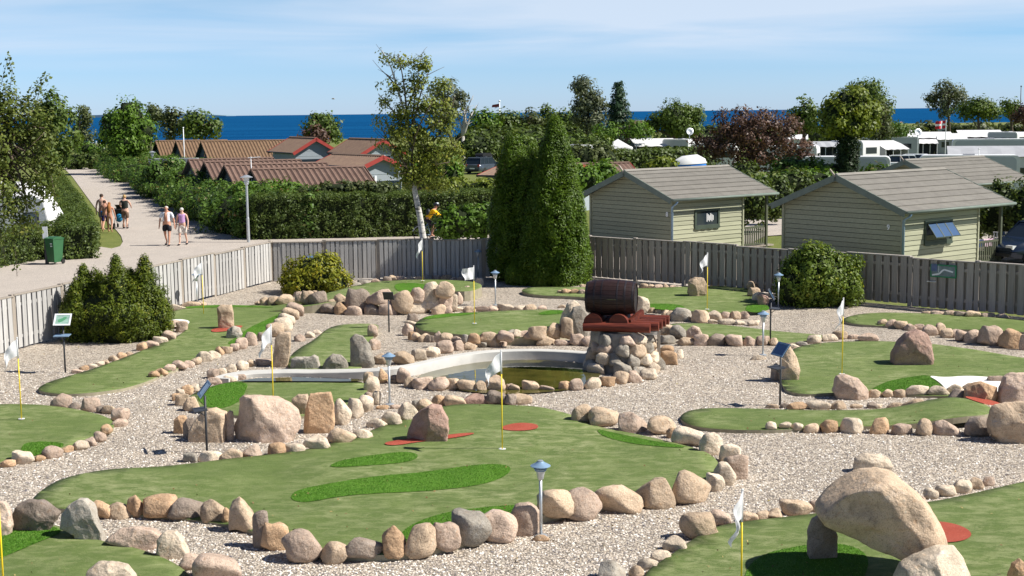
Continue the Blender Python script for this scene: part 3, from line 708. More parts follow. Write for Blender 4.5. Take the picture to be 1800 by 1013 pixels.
COLN = dict(p='pinkish', t='tan', g='grey', o='orange brown', w='cream', d='dark grey', r='reddish')
ORD = ['', 'first', 'second', 'third', 'fourth', 'fifth', 'sixth', 'seventh', 'eighth', 'ninth', 'tenth', '11th', '12th', '13th', '14th', '15th', '16th', '17th', '18th', '19th', '20th', '21st', '22nd', '23rd', '24th', '25th', '26th', '27th', '28th', '29th', '30th', '31st', '32nd', '33rd', '34th', '35th', '36th', '37th', '38th', '39th', '40th']
CROP = dict(R1=(0, 500), R2=(450, 500), R3=(900, 500), R4=(1350, 500), R5=(0, 760), R6=(450, 760), R7=(900, 760), R8=(1350, 760), F6=(450, 280), F7=(900, 280), X=(0, 0))
def stone(px, py, w, h, c, label, z=0.0, depth=None, cat='stone', name='edging_stone', group=None, me=None, rot=None, tall=1.0, parent=None):
    p = G(px, py, z); k = MPP(p); sp = (EYE.z - z) / math.hypot(p.x, p.y); wm = w * k
    D = depth or (wm * random.uniform(.68, .92) if wm < h * k * 1.6 else h * k * random.uniform(1.0, 1.3))
    hm = max((h * k - .42 * D * sp) / math.sqrt(1 - min(.5, sp * sp)), .34 * wm if depth is None else .1) * tall
    o = link(name, me or rock_var(random.randrange(36), c), parent)
    dirv = Vector((p.x, p.y, 0)).normalized()
    q = p + dirv * D * .42
    if z < .1:
        for pl_, fn_, gz_ in GREENS.values():
            if in_poly(np.array([q.x]), np.array([q.y]), pl_)[0]: z = max(z, fn_(q.x, q.y) - .01)
    o.location = (q.x, q.y, z); o.rotation_euler = (0, 0, rot if rot is not None else random.uniform(-.35, .35) + (0 if wm > D * 1.25 else random.choice((0, 0, math.pi))))
    o.scale = (wm * 1.19, D * 1.14, hm * 1.10 / .86)
    if parent is None: tag(o, label, cat, group)
    return o
def row(crop, phrase, start, data, z=0.0, cat='stone', group=None):
    ox, oy = CROP[crop]; s_ = 1 if crop == 'X' else 4
    for i, d in enumerate(data):
        cx, by, w, h, c = d[:5]; zz_ = d[5] if len(d) > 5 else z
        stone(ox + cx / s_, oy + by / s_, w / s_, h / s_, c, f"{COLN[c]} stone, {ORD[i + 1]} from {start}, row {phrase}", zz_, cat=cat, group=group or 'stones in the row ' + phrase)
def multi(phrase, start, groups, z=0.0):
    out_ = []
    for crop, data in groups:
        ox, oy = CROP[crop]; s_ = 1 if crop == 'X' else 4
        for d in data: out_.append((ox + d[0] / s_, oy + d[1] / s_, d[2] / s_, d[3] / s_, d[4]) + tuple(d[5:]))
    row('X', phrase, start, out_, z)

multi('along the near side of the largest green', 'left', [
 ('R5', [(715,612,132,118,'o'),(835,612,158,112,'t'),(962,602,105,135,'o'),(1125,617,240,148,'o'),(1325,624,245,142,'d'),(1510,640,180,142,'t'),(1603,652,70,100,'o'),(1700,705,180,205,'t')]),
 ('R6', [(38,815,115,235,'d'),(137,835,180,188,'o'),(328,922,255,216,'p'),(557,928,178,146,'t'),(765,922,255,132,'d'),(975,912,155,196,'o'),(1060,897,60,62,'t'),(1160,898,205,204,'t'),(1330,864,195,184,'p'),(1517,824,258,210,'g'),(1700,778,240,208,'p')]),
 ('R7', [(95,728,212,224,'p'),(298,648,224,190,'t'),(480,624,262,204,'p'),(745,572,302,184,'t'),(1000,538,268,202,'t'),(1255,508,286,222,'t'),(1430,418,114,118,'w'),(1492,372,144,150,'w'),(1570,332,154,170,'p'),(1535,215,140,120,'w')])])
multi('along the right back edge of the largest green', 'left', [
 ('R3', [(497,978,150,122,'t'),(645,1004,192,130,'t'),(845,1044,192,128,'p'),(1045,1056,192,120,'t')]),
 ('R7', [(1130,42,80,70,'o'),(1240,100,205,125,'w'),(1395,165,150,155,'w')])])
multi('on the far left edge of the largest green', 'left', [
 ('R5', [(1340,212,108,62,'g'),(1480,214,154,76,'w'),(1632,207,150,88,'t')]),
 ('R6', [(-30,193,120,98,'p'),(148,172,112,92,'o'),(270,162,130,76,'w'),(432,142,162,92,'w'),(602,94,180,96,'t'),(748,52,130,62,'w')]),
 ('R2', [(850,1012,124,64,'w'),(955,1004,124,88,'w'),(1070,974,124,114,'w'),(1135,880,70,70,'g'),(1195,925,120,112,'t'),(1285,862,90,78,'o'),(1395,867,134,88,'t'),(1545,850,162,74,'r'),(1688,850,124,97,'d'),(1795,852,84,78,'d')]),
 ('R3', [(62,847,144,72,'t')])])
multi('along the near side of the long left green', 'left', [
 ('R1', [(1085,670,72,46,'o'),(1140,652,72,46,'o'),(1190,627,82,50,'p'),(1262,607,112,52,'p'),(1325,588,82,50,'p'),(1375,567,72,50,'t'),(1440,542,112,66,'w'),(1500,522,92,52,'w'),(1542,497,62,56,'o'),(1595,487,72,50,'t'),(1650,472,62,52,'p'),(1700,457,77,75,'p'),(1765,432,82,92,'p')]),
 ('R2', [(45,400,62,62,'d'),(138,372,112,92,'t'),(188,332,122,92,'w'),(212,292,112,82,'w'),(242,252,112,82,'t'),(275,227,112,94,'p')])])
multi('along the far side of the long left green', 'left', [
 ('R1', [(545,627,72,30,'p'),(590,607,62,36,'o'),(645,592,72,32,'w'),(700,572,62,30,'w'),(745,562,62,30,'t'),(800,542,62,40,'t'),(855,522,62,40,'o'),(910,507,57,32,'t'),(1000,467,72,56,'o'),(1070,447,92,46,'p'),(1130,422,92,52,'w'),(1195,397,102,66,'p'),(1280,337,74,78,'p'),(1235,312,84,56,'p')])])
multi('behind the long left green by the fence', 'left', [('R1', [(1240,187,122,26,'w'),(1345,167,124,32,'t'),(1430,157,44,32,'t')])])
multi('at the foot of the raised back left green', 'left', [
 ('R2', [(18,148,44,28,'t'),(68,155,70,58,'t'),(122,158,66,60,'t'),(200,160,112,70,'t'),(262,138,52,40,'t'),(312,172,64,80,'p'),(365,184,92,92,'t'),(440,193,112,86,'d'),(508,207,92,66,'d'),(600,213,90,80,'o'),(688,218,110,64,'p'),(822,214,124,80,'d'),(930,218,120,80,'p'),(1112,208,222,100,'w'),(1285,214,90,70,'t'),(1350,210,56,50,'p')])])
multi('on top of the back left boulder wall', 'left', [
 ('R2', [(535,158,62,50,'t',.14),(600,142,92,70,'t',.2),(680,125,80,80,'t',.3),(882,140,185,100,'p',.3),(1035,192,132,140,'t',.1),(1135,122,96,96,'p',.35),(1225,130,122,138,'w',.3),(1330,85,122,100,'t',.5),(1340,175,90,112,'p',.1),(1382,172,62,100,'w',.1),(1240,175,100,70,'w',.12),(1425,132,52,70,'p',.1),(1435,70,46,44,'p',.1),(1480,64,56,50,'p',.1)])])
stone(450+715/4, 500+205/4, 42, 42, 'd', 'dark split boulder in the middle of the back left boulder wall', name='boulder', cat='boulder')
multi('between the back left wall and the barrel', 'left', [
 ('R2', [(1415,192,82,32,'w'),(1500,202,82,46,'t'),(1600,192,102,32,'p'),(1665,192,66,42,'p'),(1755,187,112,46,'w')]),
 ('R3', [(45,187,82,38,'w'),(130,185,82,42,'t'),(210,182,62,32,'p'),(350,167,52,22,'t')])])
multi('behind the raised back left green', 'left', [
 ('F6', [(300,965,72,35,'p'),(350,965,62,30,'t'),(420,960,62,35,'t'),(510,942,72,36,'p'),(575,938,42,34,'w'),(627,930,72,36,'t'),(695,920,84,52,'g'),(750,912,84,60,'g'),(820,912,52,36,'w'),(845,872,62,30,'p'),(925,892,62,62,'d'),(965,870,62,50,'t'),(1015,870,62,46,'p'),(1080,872,82,42,'t'),(1155,877,82,52,'t'),(1210,855,57,36,'g'),(1270,852,57,36,'p'),(1335,855,72,44,'t'),(1390,857,52,26,'p'),(1445,865,72,36,'t'),(1500,872,72,46,'d'),(1572,892,62,52,'w')])])
multi('beside the small green and channel', 'left', [
 ('R2', [(60,572,110,46,'p'),(310,402,72,50,'p'),(380,377,62,42,'w'),(430,352,62,32,'w'),(820,402,72,82,'p'),(832,462,84,72,'p'),(880,564,94,72,'t'),(1037,567,134,92,'t'),(1145,537,97,78,'w'),(1235,512,102,72,'w')])])
multi('round the left end of the centre green', 'top', [
 ('R2', [(1100,267,72,60,'d'),(1095,302,82,46,'w'),(1067,362,72,80,'p'),(1098,392,52,56,'o'),(1130,402,62,60,'t'),(1180,407,72,60,'t'),(1215,408,52,52,'d'),(1245,408,42,46,'d')])])
multi('on the upper tier before the centre green', 'left', [
 ('R2', [(1283,412,52,75,'p',.12),(1337,407,92,62,'t',.15),(1415,407,72,40,'p',.15),(1470,412,52,56,'g',.15),(1532,412,82,66,'o',.15),(1635,400,122,64,'t',.15),(1755,405,102,75,'p',.15)]),
 ('R3', [(65,382,112,56,'p',.15),(180,392,122,96,'t',.15),(293,372,102,96,'t',.15),(385,372,86,130,'t',.15)])])
multi('on the lower tier above the pond rim', 'left', [
 ('R2', [(1325,487,112,86,'p'),(1415,467,97,70,'p'),(1505,462,97,52,'t'),(1587,445,66,50,'g'),(1665,442,92,66,'t'),(1742,434,52,36,'p')]),
 ('R3', [(-10,420,70,50,'g'),(45,427,92,56,'w'),(130,432,82,52,'p'),(240,432,134,66,'t'),(355,432,102,42,'p'),(455,432,97,82,'p'),(545,437,112,66,'p')])])
multi('in front of the back middle green', 'left', [
 ('R3', [(340,82,42,24,'t'),(385,84,62,32,'o'),(445,84,67,32,'o'),(500,87,62,32,'p')])])
multi('right of the barrel behind the low strip', 'left', [
 ('R3', [(915,198,92,110,'w',.05),(975,202,52,36,'t'),(1030,202,52,26,'w'),(1080,230,62,48,'t'),(1115,252,62,62,'t'),(1195,262,132,92,'g'),(1322,272,114,86,'t'),(1420,252,102,62,'w'),(1505,247,72,52,'p'),(1570,247,72,56,'t'),(1632,244,62,52,'p'),(1410,277,62,32,'w'),(1510,285,112,32,'w'),(1600,287,72,32,'w'),(1700,292,82,36,'w')])])
multi('on the upper tier right of the barrel stand', 'left', [
 ('R3', [(1080,362,102,86,'t',.13),(1168,377,97,86,'g',.13),(1275,372,102,76,'p',.13)])])
multi('along the near side of the low green strip', 'left', [
 ('R3', [(1090,422,112,62,'g'),(1225,432,112,56,'t'),(1327,432,92,82,'p'),(1435,432,122,82,'d'),(1560,437,114,78,'p'),(1675,432,92,62,'p'),(1765,432,82,66,'p')]),
 ('R4', [(45,432,62,52,'t'),(180,452,62,32,'w'),(235,432,72,28,'g'),(320,417,104,62,'w'),(430,400,102,50,'w'),(505,387,112,56,'t'),(600,385,72,30,'p'),(702,399,132,52,'p')])])
multi('at the right foot of the barrel stand', 'left', [('R3', [(1085,480,92,50,'o'),(1100,567,118,92,'o'),(1175,522,62,60,'w')])])
multi('along the near edge of the pond', 'left', [
 ('R2', [(895,697,72,97,'o'),(975,697,54,56,'d'),(1040,702,87,106,'p'),(1087,727,76,70,'t'),(1172,737,124,86,'p'),(1215,737,42,42,'d'),(1285,750,122,92,'p'),(1385,742,102,76,'t'),(1480,754,127,76,'t'),(1582,754,77,70,'t'),(1685,750,132,102,'t'),(1785,747,62,46,'p')]),
 ('R3', [(20,752,66,48,'t'),(130,750,112,66,'t'),(245,750,102,34,'p'),(370,747,77,62,'o'),(452,747,92,76,'p'),(567,737,112,80,'w'),(670,720,102,72,'o'),(760,702,110,82,'t'),(857,692,107,78,'p'),(955,672,112,72,'w')])])
multi('along the left end of the pond channel green', 'top', [
 ('R1', [(1770,582,62,50,'t'),(1705,602,82,60,'w'),(1620,622,82,60,'w'),(1560,642,62,52,'w'),(1500,664,72,66,'p'),(1695,672,62,36,'p'),(1615,692,87,46,'w'),(1512,707,92,52,'p'),(1425,730,60,35,'g'),(1362,757,70,52,'w'),(1320,777,72,66,'o'),(1270,792,62,52,'w'),(1238,820,52,50,'o'),(1280,852,82,82,'t'),(1342,892,112,97,'t')])])
multi('curving down the right of the channel green', 'top', [
 ('R2', [(720,662,102,42,'o'),(790,702,62,80,'t'),(815,762,92,112,'w'),(850,850,52,92,'w'),(790,832,72,70,'p'),(765,897,127,110,'w'),(690,942,112,132,'w'),(608,992,112,172,'w')])])
multi('between far right green and gravel path', 'left', [
 ('R4', [(805,297,72,40,'t'),(865,307,77,46,'p'),(935,317,87,56,'t'),(1000,327,72,46,'p'),(1068,322,72,42,'p'),(1132,362,102,72,'p'),(1212,357,72,80,'t'),(1258,377,82,62,'t'),(1318,377,77,56,'p'),(1362,402,82,76,'p'),(1442,412,114,86,'p'),(1565,432,154,136,'p'),(1712,452,154,132,'o'),(1800,464,62,102,'p')])])
multi('between far right green and fence', 'left', [
 ('R4', [(1117,217,72,26,'t'),(1195,224,92,36,'p'),(1278,230,82,32,'p'),(1350,237,77,36,'d'),(1438,240,92,42,'t'),(1545,239,92,36,'p'),(1650,237,82,28,'p')])])
multi('along the fence behind the back middle green', 'left', [
 ('F7', [(505,907,52,26,'t'),(925,907,57,32,'t'),(975,907,42,26,'t'),(1030,907,62,26,'p'),(1080,912,42,36,'t'),(1130,914,52,26,'p'),(1175,917,52,26,'w'),(1215,914,42,22,'t'),(1425,900,62,22,'t'),(1480,895,47,26,'p'),(1532,892,82,32,'t'),(1610,892,82,52,'w')]),])
multi('down the right end of the back middle green', 'top', [
 ('F7', [(1662,892,92,72,'w'),(1685,942,66,62,'t'),(1702,982,82,62,'t')]), ('R3', [(1732,135,82,60,'w'),(1765,172,72,72,'r')])])
multi('along the near side of the sand patch green', 'left', [
 ('R4', [(745,797,82,56,'t'),(843,797,82,56,'t'),(925,797,87,54,'t'),(1045,795,144,72,'w'),(1197,797,142,66,'w'),(1312,782,102,62,'w'),(1330,837,134,92,'d'),(1420,762,92,52,'t'),(1600,702,102,46,'p')])])
multi('along the far side of the long narrow green', 'left', [
 ('R4', [(30,872,82,28,'t'),(110,872,52,36,'d'),(205,882,130,46,'o'),(350,882,160,56,'w'),(490,880,112,56,'t'),(620,872,82,28,'t'),(730,874,72,42,'d'),(770,872,62,30,'w'),(890,872,102,38,'t'),(1030,877,162,66,'t'),(1192,882,152,76,'g')])])
multi('along the near side of the long narrow green', 'left', [
 ('R4', [(20,1045,72,56,'w'),(118,1040,72,46,'w'),(205,1040,72,44,'w'),(310,1046,112,62,'t'),(438,1045,124,88,'o'),(588,1050,142,104,'w'),(780,1052,134,108,'o'),(940,1058,124,72,'p'),(1100,1065,104,110,'t'),(1250,1062,172,96,'p'),(1470,1072,172,140,'d')])])
multi('along the far edge of the front right green', 'left', [
 ('R7', [(700,1050,174,124,'g'),(875,1020,88,74,'t'),(950,964,124,70,'w'),(1045,908,128,72,'w'),(1145,843,152,102,'w'),(1310,758,224,180,'t'),(1460,668,132,112,'p'),(1665,634,104,70,'t'),(1762,619,104,62,'t')]),
 ('R8', [(40,614,114,72,'t'),(198,588,194,102,'t'),(330,562,90,80,'p'),(1080,482,52,32,'p'),(1145,474,92,74,'w'),(1250,454,122,76,'w'),(1360,432,124,97,'w'),(1460,402,104,78,'t'),(1545,377,92,62,'p')])])
multi('along the edge of the bottom left green', 'left', [
 ('R5', [(1360,967,184,108,'p'),(1530,1066,296,206,'p')])])
multi('along the near side of the left edge green', 'left', [
 ('R5', [(55,247,94,54,'o'),(165,224,157,82,'w'),(280,207,67,42,'o'),(370,187,127,84,'p'),(475,142,74,48,'o'),(570,127,104,64,'w'),(645,97,82,58,'p'),(702,72,84,72,'p'),(752,32,74,64,'o')]),
 ('R1', [(840,1004,104,58,'p'),(850,962,112,86,'p')])])
multi('along the far side of the left edge green', 'left', [
 ('R1', [(437,867,132,92,'p'),(525,882,66,48,'d'),(640,897,122,98,'p'),(712,905,62,48,'d'),(777,912,94,58,'t')])])

# ---- larger rocks, each with a shape of its own
def big(px, py, w, h, c, label, seed, sub=4, name='boulder', cat='boulder', boxy=.4, cuts=8, taper=0, depth=None, rot=0, z=0.0, rough=.07, cutd=(.6, .9), tall=1.0, lean=None):
    me = rock_mesh(seed, sub, boxy, cuts, cutd, rough, taper); me.materials.clear(); me.materials.append(M['rock_' + c])
    o = stone(px, py, w, h, c, label, z, depth, cat, name, None, me, rot, tall)
    if lean: o.rotation_euler = (lean[0], lean[1], rot)
    return o
SIL = []
def sil(out_, c, label, seed, dr=.8, name='boulder', cat='boulder', cuts=5, rough=.032, rotc=None, z=0.0, front=.66, lift=0.0, faces=()):
    """a boulder with the outline it shows in the photograph, its own depth, facets and relief"""
    P_ = np.array(out_, float); cx, cy = (P_.max(0) + P_.min(0)) / 2; cy = cy * .5 + P_[:, 1].mean() * .5; by = P_[:, 1].max()
    for pl_, fn_, gz_ in GREENS.values():
        g0_ = G(cx, by, z)
        if z < .05 and in_poly(np.array([g0_.x]), np.array([g0_.y]), pl_)[0]: z = fn_(g0_.x, g0_.y)
    w_px = P_[:, 0].max() - P_[:, 0].min(); h_px = by - P_[:, 1].min(); p = G(cx, by, z); D = dr * min(w_px, h_px * 1.25) * MPP(p)
    d0 = Vector((p.x, p.y, 0)).normalized(); pc = p + d0 * D * .34; c0 = AT(cx, cy, pc.y); k = MPP(c0)
    r = np.random.default_rng(seed); th = np.arctan2(-(P_[:, 1] - cy), P_[:, 0] - cx); o_ = np.argsort(th); th = th[o_]; rad = np.hypot(P_[:, 0] - cx, P_[:, 1] - cy)[o_] * k
    # walk along the outline so that straight sides stay straight
    T = []; Rr = []
    for i in range(len(th)):
        j = (i + 1) % len(th); a = np.array([math.cos(th[i]), math.sin(th[i])]) * rad[i]; b = np.array([math.cos(th[j]), math.sin(th[j])]) * rad[j]
        for q in range(6): m_ = a + (b - a) * q / 6; T.append(math.atan2(m_[1], m_[0])); Rr.append(math.hypot(*m_))
    T = np.array(T); Rr = np.array(Rr); o_ = np.argsort(T); T = T[o_]; Rr = Rr[o_]
    V, F = ICO[5]; V = V.copy(); p4 = 2.7; V = V / ((np.abs(V) ** p4).sum(1) ** (1 / p4))[:, None]; V = np.clip(V, -1, 1)
    rho = np.hypot(V[:, 0], V[:, 2]); V[:, 0] /= np.maximum(1, rho); V[:, 2] /= np.maximum(1, rho)
    for i in range(cuts):
        a = r.uniform(-.75, .75) if i else r.uniform(-.3, .3); n_ = unit(np.array([a, (-1 if i % 3 < 2 else .9) * r.uniform(.6, 1), r.uniform(-.25, .6)])); d = r.uniform(front, front + .2)
        ex = np.maximum(0, V @ n_ - d); V = V - (ex * .9)[:, None] * n_
    for n_, d in faces:
        n_ = unit(np.array(n_, float)); ex = np.maximum(0, V @ n_ - d); V = V - (ex * .92)[:, None] * n_
    ang = np.arctan2(V[:, 2], V[:, 0]); RR = np.interp(ang, T, Rr, period=2 * math.pi); rho = np.hypot(V[:, 0], V[:, 2])
    rn = np.clip(rho, 0, 1) ** .95
    fr = np.array([noise.fractal(tuple(v * 2.4 + seed), .9, 2, 5) for v in V]); rn = rn * (1 + rough * fr); yy = V[:, 1] * D / 2 * (1 + rough * 1.6 * fr)
    X = np.cos(ang) * RR * rn; Z = np.sin(ang) * RR * rn; base = Vector((c0.x, c0.y, z)); Z = Z + (c0.z - z) + lift
    low = (Z < .05) & (z < .3); Z = np.where(low, Z - .10, Z)
    me = fast_mesh('boulder', np.stack([X, yy, Z], 1), F, M['rock_' + c], None, True); o = link(name, me, None, None, base); tag(o, label, cat); o.rotation_euler = (0, 0, r.uniform(-.05, .05)); return o
sil([(26,932),(25,900),(32,887),(50,880),(75,880),(90,889),(107,901),(100,915),(90,924),(32,935)], 'd', 'dark wedge shaped boulder at the left end of the largest green', 11)
sil([(105,930),(107,905),(120,890),(140,877),(152,877),(167,895),(176,920),(186,945),(172,950),(140,940)], 'g', 'pale grey streaked boulder between the front and bottom left greens', 12, front=.5)
sil([(-20,940),(-18,895),(-5,880),(10,882),(19,900),(21,925),(12,942)], 'p', 'pink boulder cut by the left edge beside a yellow pole', 13)
sil([(184,949),(212,930),(240,926),(270,931),(285,941),(277,957),(247,968),(212,959),(190,953)], 'p', 'low flat slab on the edge of the bottom left green', 14)
sil([(276,970),(279,945),(292,933),(310,934),(322,950),(331,972),(322,984),(300,980),(284,977)], 'w', 'cream hollowed stone right of the low slab', 15)
sil([(152,1020),(156,1000),(172,990),(195,988),(222,996),(238,1012),(242,1035),(200,1042),(156,1038)], 'w', 'cream rounded boulder cut by the bottom edge on the corner green', 16)
sil([(713,771),(714,757),(721,738),(745,719),(758,711),(775,715),(787,735),(789,755),(786,772),(750,778)], 'r', 'reddish pyramid boulder standing on the largest green', 17, name='pyramid_boulder', front=.55, faces=[((-.75, -.65, .05), .30)])
sil([(412,774),(408,745),(414,720),(424,698),(432,692),(456,694),(488,701),(508,711),(524,724),(529,738),(524,759),(513,770),(478,779),(428,777)], 'p', 'largest pink boulder behind the left sign post', 18, cuts=6, front=.62, faces=[((-.8, -.55, -.1), .62)])
sil([(334,773),(333,756),(346,735),(362,719),(378,718),(397,726),(399,749),(397,775),(371,778),(345,776)], 't', 'tan boulder directly behind the left sign post', 19)
sil([(305,757),(307,737),(315,730),(327,731),(332,745),(329,762),(315,763)], 'o', 'small orange brown rock at the left end of the boulder group', 20)
sil([(322,768),(322,745),(330,735),(340,734),(344,750),(340,770)], 'd', 'dark stone squeezed left of the tan boulder behind the sign post', 44)
sil([(397,775),(399,728),(404,721),(410,723),(411,760),(408,774)], 'p', 'narrow pink stone squeezed left of the largest pink boulder', 45)
sil([(533,759),(536,727),(545,692),(563,690),(582,690),(587,713),(588,745),(584,761),(558,762)], 'o', 'upright pinkish slab right of the largest pink boulder', 21, .55, front=.75, cuts=3)
sil([(512,722),(514,700),(525,693),(540,694),(545,706),(540,722),(525,728)], 't', 'tan stone wedged behind the largest pink boulder and upright slab', 22)
sil([(480,645),(480,625),(486,592),(494,584),(511,585),(511,610),(504,646)], 't', 'tall brown standing stone left of the small green', 23, .7, 'standing_stone', 'standing stone', front=.7)
sil([(616,646),(616,625),(616,595),(625,587),(638,591),(651,607),(658,640),(651,647)], 'g', 'tall grey standing stone beside the pond rim', 24, .7, 'standing_stone', 'standing stone', front=.7)
sil([(511,645),(512,631),(520,627),(545,628),(552,624),(559,628),(563,643),(558,646)], 'g', 'low grey stone with a knob in front of the small green', 25)
sil([(566,645),(573,632),(585,622),(600,625),(609,634),(612,645),(590,647)], 'g', 'grey wedge stone in front of the small green', 26)
sil([(384,576),(383,540),(389,536),(407,536),(410,550),(410,576),(397,578)], 't', 'tan pillar stone standing on a red disc', 27, .8, 'standing_stone', 'standing stone', front=.8, cuts=3)
sil([(398,592),(400,579),(411,573),(421,577),(426,588),(420,594)], 'g', 'round blue grey stone in front of the pillar stone', 28, .9, front=.8)
sil([(983,573),(988,550),(998,533),(1010,528),(1020,536),(1020,560),(1015,575),(995,578)], 'w', 'pale pointed boulder left behind the barrel', 29)
sil([(996,590),(998,560),(1008,540),(1022,538),(1032,552),(1034,590),(1015,594)], 'g', 'grey boulder leaning against the barrel stand', 30)
sil([(1209,516),(1210,495),(1222,487),(1237,489),(1243,502),(1241,518),(1225,523),(1213,521)], 't', 'tan upright stone on the back middle green', 31, z=.06)
sil([(1569,637),(1569,620),(1576,605),(1595,585),(1612,579),(1627,586),(1636,607),(1639,632),(1632,640),(1590,642)], 'r', 'big reddish dome boulder on the right green', 32, name='dome_boulder')
sil([(1370,663),(1371,630),(1375,607),(1387,606),(1400,627),(1406,650),(1402,665),(1387,668)], 't', 'tall tan standing stone behind the blue topped sign', 33, .8, 'standing_stone', 'standing stone')
sil([(1355,665),(1356,645),(1364,638),(1373,645),(1374,664),(1364,669)], 'd', 'dark low stone leaning on the tall tan standing stone', 46)
sil([(1463,687),(1471,662),(1485,658),(1510,667),(1525,685),(1526,698),(1510,703),(1470,696)], 'p', 'pink sloping boulder at the front of the right green', 34)
sil([(1696,702),(1696,685),(1710,675),(1725,671),(1750,680),(1756,697),(1750,710),(1725,713),(1702,708)], 'o', 'rust streaked boulder at the edge of the white sand', 35)
sil([(1754,706),(1757,680),(1765,662),(1780,656),(1805,657),(1820,675),(1822,700),(1800,713),(1765,712)], 'p', 'grey pink boulder touching the right edge above the brown one', 36)
sil([(1736,745),(1738,720),(1745,710),(1765,706),(1800,707),(1830,720),(1840,745),(1828,774),(1800,781),(1765,778),(1742,764)], 't', 'large brown boulder cut by the right edge', 37, front=.6)
sil([(1500,822),(1503,806),(1520,798),(1545,799),(1562,806),(1570,820),(1555,828),(1530,831),(1508,828)], 'w', 'cream stone lying alone on the gravel behind the boulder arch', 38)
sil([(1773,1012),(1780,992),(1792,982),(1802,990),(1808,1015),(1790,1022)], 'o', 'pointed stone in the bottom right corner', 39)
# boulder arch: capstone on two supports, each a thing
sil([(1421,975),(1420,935),(1428,912),(1440,905),(1460,915),(1471,940),(1471,975),(1450,985),(1432,981)], 'd', 'short dark leg stone under the left end of the boulder arch', 40, .8, 'support_stone', z=.05)
sil([(1574,1022),(1584,995),(1612,978),(1650,962),(1680,965),(1696,985),(1706,1008),(1704,1050),(1640,1064),(1582,1056)], 'w', 'cream slab carrying the right end of the boulder arch', 41, .8, 'support_stone', z=.05)
sil([(1585,985),(1590,972),(1605,966),(1625,968),(1632,980),(1625,994),(1600,994)], 'o', 'small brown stone on the cream slab under the boulder arch', 42, .7, 'wedge_stone', z=.31)
# ---- capstone of the boulder arch
sil([(1435,902),(1440,892),(1455,879),(1478,859),(1502,844),(1526,832),(1548,828),(1568,835),(1592,851),(1616,872),(1634,895),(1648,922),(1657,955),(1648,968),(1625,976),(1592,980),(1556,966),(1522,951),(1480,933),(1445,917)], 't', 'huge domed tan boulder resting as a capstone on two support stones', 52, 1.1, 'capstone', cuts=2, front=.85, rough=.03, z=.42, faces=[((-.38, -.92, -.10), .66)])
# ------------------------------------------------------------------ picket fence, plank by plank
def plank_mesh(w, h, t, mat, nm='plank'):
    mb = MB(); mb.box((-w / 2, -t / 2, 0), (w / 2, t / 2, h)); return mb.mesh(nm, mat)
def fence(a, b, label, mat, H=1.36, pitch=.154, pw=.124, panel=2.0, drop=0.0, steps=True):
    a, b = Vector(a), Vector(b); d = b - a; Lg = d.length; u = d.normalized(); ang = math.atan2(u.y, u.x)
    t = thing('picket_fence', label, 'fence', a, ang, None)
    pm = plank_mesh(pw, H - .06, .022, M[mat]); pr = plank_mesh(pw * 1.02, H - .06, .02, M[mat], 'rear_plank'); po = plank_mesh(.13, H + .05, .10, M['post' if mat == 'plank' else 'plank_dk'], 'fence_post')
    npn = max(1, round(Lg / panel)); pl = Lg / npn
    for i in range(npn + 1):
        o = link('fence_post', po, t, None, (i * pl, .02, -.02 + (.02 if i % 2 else 0)))
    for i in range(npn):
        dz = (.025 * ((i * 7) % 3 - 1)) if steps else 0
        n = max(2, round((pl - .13) / pitch)); 
        for k in range(n):
            x = i * pl + .065 + (k + .5) * (pl - .13) / n
            o = link('plank', pm, t, None, (x + random.uniform(-.004, .004), -.035 + random.uniform(-.004, .004), .05 + dz + random.uniform(-.008, .008)))
            o.rotation_euler = (random.uniform(-.006, .006), random.uniform(-.008, .008), random.uniform(-.03, .03))
        for k in range(n + 1):          # boards on the far side close the gaps (hit and miss boarding)
            link('rear_plank', pr, t, None, (i * pl + .065 + k * (pl - .13) / n, .06, .05 + dz))
        mb = MB(); mb.box((i * pl + .066, -.02, .28 + dz), ((i + 1) * pl - .066, .045, .36 + dz)); mb.build('back_rail', M[mat], t); mb = MB(); mb.box((i * pl + .066, -.02, H - .28 + dz), ((i + 1) * pl - .066, .045, H - .2 + dz)); mb.build('back_rail', M[mat], t)
        mb = MB(); mb.box((i * pl + .003, -.06, H - .005 + dz), ((i + 1) * pl - .003, .07, H + .028 + dz)); mb.build('top_rail', M['post' if mat == 'plank' else 'plank_dk'], t)
    return t
fence(FL, FC, 'pale weathered picket fence slanting down the left side of the court', 'plank', pitch=.21, pw=.155)
fence(FC, FR, 'grey picket fence along the back of the court, behind the round yellow bush', 'plank')
fence(FR, FE, 'brown shaded picket fence running to the right in front of the green cottages', 'plank_dk', H=1.42, pitch=.255, pw=.185)

# ------------------------------------------------------------------ golf flags
def flag_mesh(droop, seed, w=.39, h=.31):
    n, m_ = 14, 9; V = []; F = []
    for j in range(m_):
        for i in range(n):
            s_ = i / (n - 1); t_ = j / (m_ - 1)
            x = -w * s_ * math.cos(droop * s_ ** .6); z = -h * t_ * (1 - .25 * s_ * (droop > .5)) - w * s_ * math.sin(droop) * (.45 + .75 * s_) * (1 if droop > .3 else .2)
            y = .05 * s_ * math.sin(s_ * 9 + t_ * 3 + seed) + .03 * math.sin(t_ * 7 + seed) * s_
            V.append((x, y, z))
    for j in range(m_ - 1):
        for i in range(n - 1): a = j * n + i; F.append((a, a + 1, a + n + 1, a + n))
    V2 = [(x, y + .004, z) for x, y, z in V]; o = len(V); F2 = [tuple(reversed([q + o for q in f])) for f in F]
    mb = MB(); mb.add(V + V2, F + F2)
    return mb.mesh('flag_cloth', M['flag'], True)
